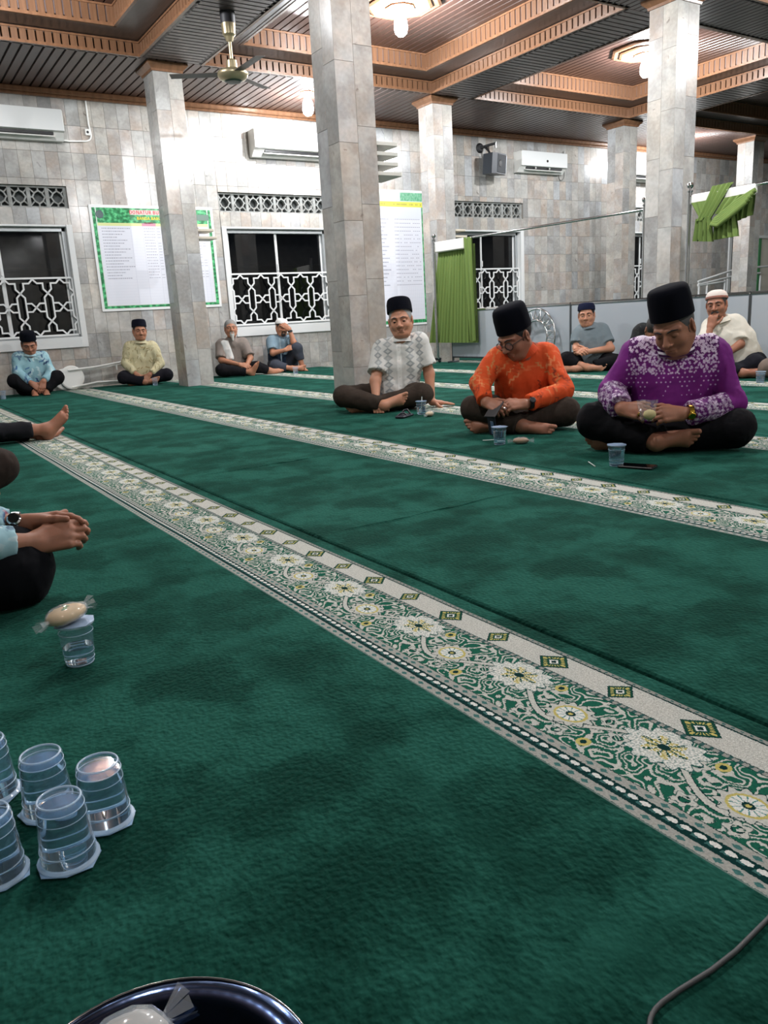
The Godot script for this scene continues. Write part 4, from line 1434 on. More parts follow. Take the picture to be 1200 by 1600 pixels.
func cup(called: String, label: String, at: Vector3, level: float, sealed: bool, flipped: bool, turn: float, straw := false):
	# plastic water cup: 92 mm high, base 30 mm and rim 38 mm in radius
	water_mats()
	var t := thing(called, label, "cup", at, turn, "plastic cups of drinking water")
	var H := 0.092
	var R := func(y: float) -> float: return lerpf(0.0295, 0.0365, y / H)
	var X := Transform3D()
	if flipped: X = Transform3D(Basis(Vector3.RIGHT, PI), Vector3(0, H + 0.002, 0))
	var B := X.basis
	var o := X.origin
	var g := Geo.new()
	var pr := [Vector2(0.0, 0.003), Vector2(0.022, 0.003), Vector2(0.026, 0.0), Vector2(0.0295, 0.002)]
	for k in 9:
		var y := 0.004 + (H - 0.006) * k / 8.0
		pr.append(Vector2(R.call(y) + (0.0007 if k % 2 == 0 else 0.0), y))
	g.lathe(pr, o, 36, 1.0, B)
	obj("cup_wall", g, M.cup, t)
	g = Geo.new()
	var wp := [Vector2(0.0, 0.0042), Vector2(R.call(0.0) - 0.0022, 0.0042)]
	for k in 6:
		var y := 0.005 + level * (H - 0.012) * k / 5.0
		wp.append(Vector2(R.call(y) - 0.0013, y))
	var yt: float = wp[wp.size() - 1].y
	wp.append(Vector2(0.0, yt))
	if flipped:
		# the water has run down on to the lid, a pocket of air under the base
		wp = [Vector2(0.0, 0.014), Vector2(R.call(0.014) - 0.0013, 0.014)]
		for k in 6:
			var y := 0.014 + (H - 0.017) * k / 5.0
			wp.append(Vector2(R.call(y) - 0.0013, y))
		wp.append(Vector2(0.0, H - 0.003))
	g.lathe(wp, o, 36, 1.0, B)
	obj("water", g, M.water, t)
	g = Geo.new()
	g.lathe([Vector2(0.0355, H - 0.005), Vector2(0.0385, H - 0.0045), Vector2(0.0405, H - 0.002), Vector2(0.0405, H), Vector2(0.036, H)], o, 36, 1.0, B)
	obj("rim", g, M.rim, t)
	# moulded rings round the foot and the wall
	for q in [[0.0275, 0.0012, 0.0016], [R.call(0.012) + 0.0002, 0.012, 0.0008], [R.call(0.026) + 0.0002, 0.026, 0.0006], [R.call(0.072) + 0.0002, 0.072, 0.0009]]:
		g = Geo.new()
		var rp := PackedVector3Array()
		for k in 37:
			rp.append(o + B * Vector3(cos(TAU * k / 36.0) * q[0], q[1], sin(TAU * k / 36.0) * q[0]))
		g.tube(rp, q[2], 6, false)
		obj("moulded_ring", g, M.rim, t)
	if sealed:
		g = Geo.new()
		# sealing film with trimmed corners
		var n := 8
		var P := []
		for k in n:
			var a := TAU * k / n + 0.2
			var rr := 0.0415 + (0.004 if k % 2 == 0 else 0.0)
			P.append(Vector3(cos(a) * rr, 0, sin(a) * rr))
		for k in n:
			var a: Vector3 = P[k]
			var b: Vector3 = P[(k + 1) % n]
			g.tri_out(o + B * Vector3(0, H + 0.0012, 0), o + B * (a + Vector3(0, H + 0.0012, 0)), o + B * (b + Vector3(0, H + 0.0012, 0)), o)
			g.tri_out(o + B * Vector3(0, H + 0.0004, 0), o + B * (a + Vector3(0, H + 0.0004, 0)), o + B * (b + Vector3(0, H + 0.0004, 0)), o + B * Vector3(0, H + 0.1, 0))
			g.quad_out(o + B * (a + Vector3(0, H + 0.0004, 0)), o + B * (b + Vector3(0, H + 0.0004, 0)), o + B * (b + Vector3(0, H + 0.0012, 0)), o + B * (a + Vector3(0, H + 0.0012, 0)), o)
		obj("sealing_film", g, M.film_clear if flipped else M.film, t)
	if straw:
		g = Geo.new()
		g.tube(PackedVector3Array([Vector3(-0.012, 0.012, 0.004), Vector3(0.012, H - 0.01, -0.004), Vector3(0.018, H + 0.03, -0.006)]), 0.0028, 8)
		obj("straw", g, M.straw, t)

func snack(label: String, at: Vector3, turn: float, size: Vector3, c: Color, leaf: bool):
	# a small cake in a clear twisted wrapper
	water_mats()
	var t := thing("wrapped_cake", label, "cake", at, turn, "small cakes in clear wrappers")
	var nz := noise(int(at.x * 900), 30.0, 2)
	var g := Geo.new()
	var base := Geo.new()
	base.ellipsoid(Vector3(0, size.y / 2, 0), size / 2, 18, 10)
	for i in base.v.size():
		var p := base.v[i]
		var q := p + base.n[i] * 0.003 * nz.get_noise_3dv(p * 8.0)
		q.y = clampf(q.y, 0.001, size.y * 0.92)
		g.vert(q, base.n[i])
	obj("cake", g, mat(c, 0.6), t)
	if leaf:
		g = Geo.new()
		for k in 3:
			g.ellipsoid(Vector3(-0.008 + 0.008 * k, size.y * 0.93, 0.006 - 0.006 * k), Vector3(0.009, 0.0015, 0.004), 8, 5, Basis(Vector3.UP, k * 0.9))
		obj("green_leaf", g, mat(rgb(86, 140, 50), 0.5), t)
	g = Geo.new()
	base = Geo.new()
	base.ellipsoid(Vector3(0, size.y / 2 + 0.001, 0), size / 2 + Vector3(0.004, 0.003, 0.004), 16, 8)
	for i in base.v.size():
		var p := base.v[i]
		var q := p + base.n[i] * 0.004 * nz.get_noise_3dv(p * 14.0)
		q.y = maxf(q.y, 0.0006)
		g.vert(q, base.n[i])
	for s in [-1.0, 1.0]:
		# twisted ends
		var x0: float = s * (size.x / 2 + 0.002)
		for k in 6:
			var a := TAU * k / 6.0
			var b := TAU * (k + 1) / 6.0
			var x1: float = x0 + s * 0.024
			var r := size.y * 0.42 * (0.8 + 0.4 * float(k % 2))
			g.quad(Vector3(x0, size.y / 2 + 0.006 * sin(a), 0.006 * cos(a)), Vector3(x0, size.y / 2 + 0.006 * sin(b), 0.006 * cos(b)), Vector3(x1, maxf(0.001, size.y / 2 + r * sin(b)), r * cos(b)), Vector3(x1, maxf(0.001, size.y / 2 + r * sin(a)), r * cos(a)))
	obj("wrapper", g, M.wrap, t)

func build_small_things():
	var y := 0.0105
	cup("water_cup", "upside-down sealed water cup at the front of the cluster, lower left", Vector3(0.116, y, -1.025), 1.0, true, true, 0.3)
	cup("water_cup", "upside-down sealed water cup at the back left of the cluster", Vector3(0.117, y, -1.162), 1.0, true, true, 1.1)
	cup("water_cup", "upside-down sealed water cup at the right of the cluster", Vector3(0.180, y, -1.082), 1.0, true, true, 2.0)
	cup("water_cup", "upside-down sealed water cup cut by the left edge, nearest the tray", Vector3(0.030, y, -1.050), 1.0, true, true, 0.7)
	cup("water_cup", "upside-down sealed water cup at the left edge, furthest back", Vector3(0.053, y, -1.262), 1.0, true, true, 1.7)
	cup("water_cup", "half-full upright water cup with a wrapped cake on its lid", Vector3(0.281, y, -1.697), 0.42, true, false, 0.5, false)
	cup("water_cup", "upright water cup before the crossed legs of the person in purple", Vector3(2.681, y, -2.294), 0.86, true, false, 0.4)
	cup("water_cup", "upright water cup before the person in orange", Vector3(2.744, y, -3.130), 0.86, true, false, 1.0)
	cup("water_cup", "upright water cup with a straw beside the person in the white shirt", Vector3(3.262, y, -4.55), 0.6, true, false, 0.2, true)
	cup("water_cup", "small upright water cup before the person with raised knee by the wall", Vector3(4.90, y, -9.72), 0.5, false, false, 0.2)
	cup("water_cup", "water cup at the right edge before the person in the white cap", Vector3(6.05, y, -3.72), 0.6, false, false, 0.2)
	cup("water_cup", "water cup at the far left edge beside the person in the teal shirt", Vector3(1.30, y, -10.12), 0.5, true, false, 0.2)
	cup("water_cup", "water cup before the person in the cream shirt", Vector3(3.06, y, -10.02), 0.6, false, false, 0.2)
	snack("pastry with green leaf in clear wrapper lying on a half-full cup", Vector3(0.268, y + 0.0945, -1.70), 0.6, Vector3(0.100, 0.036, 0.058), rgb(204, 168, 108), true)
	snack("wrapped pale cake beside the cup of the person in the white shirt", Vector3(3.226, y, -4.405), 0.5, Vector3(0.075, 0.034, 0.05), rgb(196, 170, 120), false)
	snack("wrapped golden cake beside the cup of the person in orange", Vector3(2.825, y, -3.055), -0.75, Vector3(0.085, 0.03, 0.045), rgb(168, 122, 62), false)
	# straws left on the carpet
	for q in [[Vector3(2.80, y + 0.003, -3.25), -0.6, "thin straw lying beside the cup of the person in orange"], [Vector3(2.626, y + 0.003, -2.385), 1.0, "thin straw lying beside the cup of the person in purple"]]:
		var g := Geo.new()
		g.tube(PackedVector3Array([Vector3(-0.055, 0, 0), Vector3(0.055, 0, 0)]), 0.0026, 8)
		var o := obj("straw", g, M.straw)
		o.position = q[0]
		o.rotation.y = q[1]
		tag(o, q[2], "straw", "straws on the carpet")
	# phone on the carpet
	var ph := thing("phone", "black phone lying on the carpet before the person in purple", "phone", Vector3(2.705, y, -2.20), 0.35)
	var g := Geo.new()
	g.cbox(Vector3(0, 0.005, 0), Vector3(0.075, 0.009, 0.15), 0.003)
	obj("body", g, M.black, ph)
	g = Geo.new()
	g.cbox(Vector3(0, 0.0098, 0), Vector3(0.069, 0.001, 0.142), 0.0004)
	obj("screen", g, mat(rgb(8, 9, 11), 0.08), ph)
	# flip-flop
	var sd := thing("flip_flop", "small dark flip-flop lying before the person in the white shirt", "case", Vector3(3.10, y, -4.53), 0.5)
	g = Geo.new()
	g.cbox(Vector3(0, 0.008, 0), Vector3(0.16, 0.014, 0.07), 0.005)
	obj("base", g, mat(rgb(28, 30, 44), 0.6), sd)
	g = Geo.new()
	g.tube(PackedVector3Array([Vector3(0.0, 0.012, -0.03), Vector3(0.02, 0.045, -0.01), Vector3(0.03, 0.05, 0.01), Vector3(0.04, 0.012, 0.03)]), 0.006, 8)
	g.tube(PackedVector3Array([Vector3(-0.05, 0.012, -0.03), Vector3(-0.03, 0.03, -0.01), Vector3(-0.02, 0.03, 0.01), Vector3(-0.02, 0.012, 0.03)]), 0.006, 8)
	obj("strap", g, mat(rgb(52, 52, 62), 0.5), sd)
	# polished tray at the bottom edge with a cake in it
	var tr := thing("tray", "dark blue polished metal tray at the bottom edge", "tray", Vector3(0.093, 0.0105, -0.575))
	g = Geo.new()
	g.lathe([Vector2(0.0, 0.003), Vector2(0.082, 0.003), Vector2(0.098, 0.008), Vector2(0.122, 0.024), Vector2(0.150, 0.027), Vector2(0.1515, 0.0255), Vector2(0.150, 0.024), Vector2(0.122, 0.020), Vector2(0.098, 0.004), Vector2(0.082, 0.0), Vector2(0.0, 0.0)], Vector3.ZERO, 64, 1.0, Basis(), true)
	obj("dish", g, mat(rgb(86, 106, 146), 0.1, 1.0), tr)
	g = Geo.new()
	g.tube(ring_points(0.151, 0.0265, 64), 0.0013, 6, false)
	obj("rolled_rim", g, M.chrome, tr)
	snack("greyish round cake lying in the polished tray", Vector3(0.093, 0.0145, -0.66), 0.3, Vector3(0.09, 0.04, 0.075), rgb(150, 146, 138), false)
	# cable on the floor at lower right
	cable("dark cable snaking over the carpet at the lower right corner", [Vector3(0.48, 0.013, -0.36), Vector3(0.535, 0.013, -0.404), Vector3(0.585, 0.013, -0.409), Vector3(0.633, 0.013, -0.405), Vector3(0.677, 0.013, -0.405), Vector3(0.747, 0.013, -0.411), Vector3(0.86, 0.013, -0.43)], 0.0029, mat(rgb(52, 54, 56), 0.5))

func ring_points(r: float, y: float, n: int) -> PackedVector3Array:
	var p := PackedVector3Array()
	for k in n + 1:
		p.append(Vector3(cos(TAU * k / n) * r, y, sin(TAU * k / n) * r))
	return p

# ---------------------------------------------------------------- people: distance fields meshed as surface nets
class Field:
	var o := Vector3.ZERO
	var h := 0.012
	var nx := 0
	var ny := 0
	var nz := 0
	var d := PackedFloat32Array()
	var V := PackedVector3Array()
	var N := PackedVector3Array()
	var Q := PackedInt32Array()

	func setup(lo: Vector3, hi: Vector3, cell: float):
		h = cell
		o = lo - Vector3.ONE * cell * 2.0
		var s := (hi - lo) / cell
		nx = int(s.x) + 5; ny = int(s.y) + 5; nz = int(s.z) + 5
		d.resize(nx * ny * nz)
		d.fill(1.0)

	# tapered capsule; flat_b cuts it square at b, flat_a at a; op 0 joins, 1 carves
	func cap(a: Vector3, b: Vector3, ra: float, rb: float, k := 0.02, flat_b := false, flat_a := false, op := 0):
		var m := maxf(ra, rb) + (k if op == 0 else 0.012) + h * 2.0
		var lo := Vector3(minf(a.x, b.x), minf(a.y, b.y), minf(a.z, b.z)) - Vector3(m, m, m) - o
		var hi := Vector3(maxf(a.x, b.x), maxf(a.y, b.y), maxf(a.z, b.z)) + Vector3(m, m, m) - o
		var x0 := maxi(0, int(lo.x / h)); var x1 := mini(nx - 1, int(hi.x / h) + 1)
		var y0 := maxi(0, int(lo.y / h)); var y1 := mini(ny - 1, int(hi.y / h) + 1)
		var z0 := maxi(0, int(lo.z / h)); var z1 := mini(nz - 1, int(hi.z / h) + 1)
		var ab := b - a
		var l2 := maxf(ab.length_squared(), 1e-9)
		var dir := ab / sqrt(l2)
		var dr := rb - ra
		var ik := 1.0 / maxf(k, 1e-5)
		for z in range(z0, z1 + 1):
			var pz := o.z + z * h - a.z
			for y in range(y0, y1 + 1):
				var py := o.y + y * h - a.y
				var base := (z * ny + y) * nx
				for x in range(x0, x1 + 1):
					var px := o.x + x * h - a.x
					var dt := px * ab.x + py * ab.y + pz * ab.z
					var t := clampf(dt / l2, 0.0, 1.0)
					var qx := px - ab.x * t
					var qy := py - ab.y * t
					var qz := pz - ab.z * t
					var e := sqrt(qx * qx + qy * qy + qz * qz) - ra - dr * t
					if flat_b:
						e = maxf(e, (px - ab.x) * dir.x + (py - ab.y) * dir.y + (pz - ab.z) * dir.z)
					if flat_a:
						e = maxf(e, -(px * dir.x + py * dir.y + pz * dir.z))
					var i := base + x
					var c := d[i]
					if op == 0:
						var w := k - absf(c - e)
						if w > 0.0:
							d[i] = minf(c, e) - w * w * ik * 0.25
						elif e < c:
							d[i] = e
					else:
						var w2 := k - absf(c + e)
						var mx := maxf(c, -e)
						d[i] = mx + (w2 * w2 * ik * 0.25 if w2 > 0.0 else 0.0)

	# ellipsoid in axes B; planes [[normal, offset]] cut it
	func ell(c: Vector3, r: Vector3, B: Basis, k := 0.02, planes := [], op := 0):
		var m := maxf(r.x, maxf(r.y, r.z)) + (k if op == 0 else 0.01) + h * 2.0
		var lo := c - Vector3(m, m, m) - o
		var hi := c + Vector3(m, m, m) - o
		var x0 := maxi(0, int(lo.x / h)); var x1 := mini(nx - 1, int(hi.x / h) + 1)
		var y0 := maxi(0, int(lo.y / h)); var y1 := mini(ny - 1, int(hi.y / h) + 1)
		var z0 := maxi(0, int(lo.z / h)); var z1 := mini(nz - 1, int(hi.z / h) + 1)
		var Bi := B.inverse()
		var ik := 1.0 / maxf(k, 1e-5)
		for z in range(z0, z1 + 1):
			for y in range(y0, y1 + 1):
				var base := (z * ny + y) * nx
				for x in range(x0, x1 + 1):
					var p := Vector3(o.x + x * h, o.y + y * h, o.z + z * h)
					var q := Bi * (p - c)
					var a := (q / r).length()
					var g := (q / (r * r)).length()
					var e := a * (a - 1.0) / maxf(g, 1e-6)
					for pl in planes:
						e = maxf(e, pl[0].dot(p) - pl[1])
					var i := base + x
					var cc := d[i]
					if op == 0:
						var w := k - absf(cc - e)
						if w > 0.0:
							d[i] = minf(cc, e) - w * w * ik * 0.25
						elif e < cc:
							d[i] = e
					else:
						var w2 := k - absf(cc + e)
						var mx := maxf(cc, -e)
						d[i] = mx + (w2 * w2 * ik * 0.25 if w2 > 0.0 else 0.0)

	func ruffle(nz_: FastNoiseLite, amp: float):
		for z in nz:
			for y in ny:
				var base := (z * ny + y) * nx
				for x in nx:
					var c := d[base + x]
					if c < 0.03 and c > -0.03:
						d[base + x] = c + amp * nz_.get_noise_3d(o.x + x * h, (o.y + y * h) * 0.6, o.z + z * h)

	func ground(y_: float):
		# nothing sinks below y_
		for z in nz:
			for y in ny:
				var gy := y_ - (o.y + y * h)
				if gy < -h * 3.0: break
				var base := (z * ny + y) * nx
				for x in nx:
					d[base + x] = maxf(d[base + x], gy)

	func extract():
		var far := h * 3.2
		var idx := PackedInt32Array()
		idx.resize(nx * ny * nz)
		idx.fill(-1)
		var sx := 1
		var sy := nx
		var sz := nx * ny
		for z in nz - 1:
			for y in ny - 1:
				var base := (z * ny + y) * nx
				for x in nx - 1:
					var i := base + x
					var c0 := d[i]
					if c0 > far or c0 < -far: continue
					var c1 := d[i + 1]
					var c2 := d[i + sy]
					var c3 := d[i + sy + 1]
					var c4 := d[i + sz]
					var c5 := d[i + sz + 1]
					var c6 := d[i + sz + sy]
					var c7 := d[i + sz + sy + 1]
					var inside := int(c0 < 0.0) + int(c1 < 0.0) + int(c2 < 0.0) + int(c3 < 0.0) + int(c4 < 0.0) + int(c5 < 0.0) + int(c6 < 0.0) + int(c7 < 0.0)
					if inside == 0 or inside == 8: continue
					var s := Vector3.ZERO
					var cnt := 0
					if (c0 < 0.0) != (c1 < 0.0): s += Vector3(c0 / (c0 - c1), 0, 0); cnt += 1
					if (c2 < 0.0) != (c3 < 0.0): s += Vector3(c2 / (c2 - c3), 1, 0); cnt += 1
					if (c4 < 0.0) != (c5 < 0.0): s += Vector3(c4 / (c4 - c5), 0, 1); cnt += 1
					if (c6 < 0.0) != (c7 < 0.0): s += Vector3(c6 / (c6 - c7), 1, 1); cnt += 1
					if (c0 < 0.0) != (c2 < 0.0): s += Vector3(0, c0 / (c0 - c2), 0); cnt += 1
					if (c1 < 0.0) != (c3 < 0.0): s += Vector3(1, c1 / (c1 - c3), 0); cnt += 1
					if (c4 < 0.0) != (c6 < 0.0): s += Vector3(0, c4 / (c4 - c6), 1); cnt += 1
					if (c5 < 0.0) != (c7 < 0.0): s += Vector3(1, c5 / (c5 - c7), 1); cnt += 1
					if (c0 < 0.0) != (c4 < 0.0): s += Vector3(0, 0, c0 / (c0 - c4)); cnt += 1
					if (c1 < 0.0) != (c5 < 0.0): s += Vector3(1, 0, c1 / (c1 - c5)); cnt += 1
					if (c2 < 0.0) != (c6 < 0.0): s += Vector3(0, 1, c2 / (c2 - c6)); cnt += 1
					if (c3 < 0.0) != (c7 < 0.0): s += Vector3(1, 1, c3 / (c3 - c7)); cnt += 1
					s /= cnt
					idx[i] = V.size()
					V.push_back(o + (Vector3(x, y, z) + s) * h)
					N.push_back(Vector3(c1 + c3 + c5 + c7 - c0 - c2 - c4 - c6, c2 + c3 + c6 + c7 - c0 - c1 - c4 - c5, c4 + c5 + c6 + c7 - c0 - c1 - c2 - c3).normalized())
		# faces: one quad round each crossed edge
		for z in range(1, nz - 1):
			for y in range(1, ny - 1):
				var base := (z * ny + y) * nx
				for x in range(1, nx - 1):
					var i := base + x
					var c0 := d[i]
					if c0 > far or c0 < -far: continue
					var neg := c0 < 0.0
					if neg != (d[i + 1] < 0.0):
						face(idx[i], idx[i - sy], idx[i - sy - sz], idx[i - sz], neg)
					if neg != (d[i + sy] < 0.0):
						face(idx[i], idx[i - sz], idx[i - sz - sx], idx[i - sx], neg)
					if neg != (d[i + sz] < 0.0):
						face(idx[i], idx[i - sx], idx[i - sx - sy], idx[i - sy], neg)

	func face(a: int, b: int, c: int, e: int, neg: bool):
		if a < 0 or b < 0 or c < 0 or e < 0: return
		if neg:
			Q.push_back(a); Q.push_back(b); Q.push_back(c); Q.push_back(e)
		else:
			Q.push_back(a); Q.push_back(e); Q.push_back(c); Q.push_back(b)

	func write(g: Geo, uv_o := Vector2.ZERO, uv_s := Vector2.ONE):
		var i := 0
		while i < Q.size():
			var a := Q[i]; var b := Q[i + 1]; var c := Q[i + 2]; var e := Q[i + 3]
			var pa := V[a]; var pb := V[b]; var pc := V[c]; var pe := V[e]
			var ua := (Vector2(pa.x, pa.y) - uv_o) * uv_s
			var ub := (Vector2(pb.x, pb.y) - uv_o) * uv_s
			var uc := (Vector2(pc.x, pc.y) - uv_o) * uv_s
			var ue := (Vector2(pe.x, pe.y) - uv_o) * uv_s
			g.squad(pa, pb, pc, pe, N[a], N[b], N[c], N[e], ua, ub, uc, ue)
			i += 4

func bounds(pts: Array, m: float) -> Array:
	var lo := Vector3(1e9, 1e9, 1e9)
	var hi := -lo
	for p in pts:
		lo = lo.min(p)
		hi = hi.max(p)
	return [lo - Vector3(m, m, m), hi + Vector3(m, m, m)]

# a hand: wrist W, f towards the fingers, back = out of the back of the hand, thumb = side the thumb leaves (unit)
func hand(skin: Geo, E: Vector3, W: Vector3, f: Vector3, back: Vector3, thumb: Vector3, curls: Array, cell: float, size := 1.0, tcurl := 0.5, tspread := 0.75):
	f = f.normalized()
	back = (back - f * back.dot(f)).normalized()
	var s := thumb - f * thumb.dot(f)
	s = (s - back * s.dot(back)).normalized()
	var F := Field.new()
	var k := 0.006 * size
	var caps := []
	var fl := [0.074, 0.082, 0.076, 0.060]
	var off := [0.030, 0.010, -0.010, -0.029]
	var reach := [0.088, 0.091, 0.086, 0.078]
	for i in 4:
		var root: Vector3 = W + s * off[i] * 0.62 * size + f * 0.008
		var kn: Vector3 = W + s * off[i] * size + f * reach[i] * size
		caps.append([root, kn, 0.0155 * size, 0.0125 * size, 0.012])
		var dirf: Vector3 = (f + s * (off[i] * 1.2)).normalized()
		var p := kn
		var ang: float = 0.0
		var r := (0.0100 if i < 3 else 0.0088) * size
		for j in 3:
			ang += curls[i] * [0.8, 1.1, 0.7][j]
			var dd: Vector3 = (dirf * cos(ang) - back * sin(ang)).normalized()
			var q: Vector3 = p + dd * fl[i] * size * [0.46, 0.30, 0.24][j]
			caps.append([p, q, r, r * 0.9, k])
			p = q
			r *= 0.9
	# palm pad and ball of the thumb
	caps.append([W + f * 0.02 * size - back * 0.008, W + f * 0.07 * size - back * 0.006, 0.02 * size, 0.018 * size, 0.015])
	var tr := W + f * 0.022 * size + s * 0.022 * size - back * 0.006
	var td := (f * (1.0 - tspread * 0.5) + s * tspread - back * 0.25).normalized()
	var t1 := tr + td * 0.038 * size
	var td2 := (td + (f * 0.6 - s * 0.9 * tcurl - back * 0.5 * tcurl) * tcurl).normalized()
	var t2 := t1 + td2 * 0.034 * size
	var td3 := (td2 + (f * 0.4 - s * 0.8 - back * 0.3) * tcurl * 0.6).normalized()
	var t3 := t2 + td3 * 0.026 * size
	caps.append([tr, t1, 0.0165 * size, 0.0125 * size, 0.012])
	caps.append([t1, t2, 0.0118 * size, 0.0108 * size, k])
	caps.append([t2, t3, 0.0108 * size, 0.009 * size, k])
	var back_up := (E - W).normalized()
	caps.append([W + back_up * 0.07, W, 0.030 * size, 0.0255 * size, 0.02])
	var pts := []
	for c in caps:
		pts.append(c[0]); pts.append(c[1])
	var b := bounds(pts, 0.04)
	F.setup(b[0], b[1], cell)
	for c in caps:
		F.cap(c[0], c[1], c[2], c[3], c[4])
	if b[0].y < 0.03: F.ground(0.0115)
	F.extract()
	F.write(skin)

# a bare foot: ankle A, f towards the toes, up = out of the instep, big = side of the big toe
func foot(skin: Geo, K: Vector3, A: Vector3, f: Vector3, up: Vector3, big: Vector3, cell: float, size := 1.0, floor_y := -1.0):
	f = f.normalized()
	up = (up - f * up.dot(f)).normalized()
	var s := big - f * big.dot(f)
	s = (s - up * s.dot(up)).normalized()
	var caps := []
	var heel := A - up * 0.042 * size - f * 0.028 * size
	caps.append([A + (K - A).normalized() * 0.12, A, 0.040 * size, 0.033 * size, 0.03])
	caps.append([A, heel, 0.031 * size, 0.030 * size, 0.03])
	for q in [[0.024, 0.026, 0.022], [-0.014, 0.024, 0.018]]:
		caps.append([heel + s * q[0] * 0.5, A + f * 0.128 * size - up * 0.050 * size + s * q[0] * 1.1, q[1] * size, q[2] * size, 0.03])
	caps.append([A - up * 0.004, A + f * 0.11 * size - up * 0.042 * size + s * 0.006, 0.029 * size, 0.020 * size, 0.03])
	var w := [0.034, 0.014, 0.0, -0.014, -0.027]
	var L := [0.048, 0.046, 0.041, 0.035, 0.029]
	for i in 5:
		var p: Vector3 = A + f * (0.130 - 0.004 * i * i * 0.5) * size - up * 0.053 * size + s * w[i] * size
		var r := (0.0145 if i == 0 else 0.0098) * size
		var q: Vector3 = p + (f * L[i] + up * 0.004 + s * w[i] * 0.12) * size
		caps.append([p, q, r, r * 0.92, 0.006])
	var pts := []
	for c in caps:
		pts.append(c[0]); pts.append(c[1])
	var b := bounds(pts, 0.05)
	var F := Field.new()
	F.setup(b[0], b[1], cell)
	for c in caps:
		F.cap(c[0], c[1], c[2], c[3], c[4])
	if floor_y > -0.5: F.ground(floor_y)
	F.extract()
	F.write(skin)

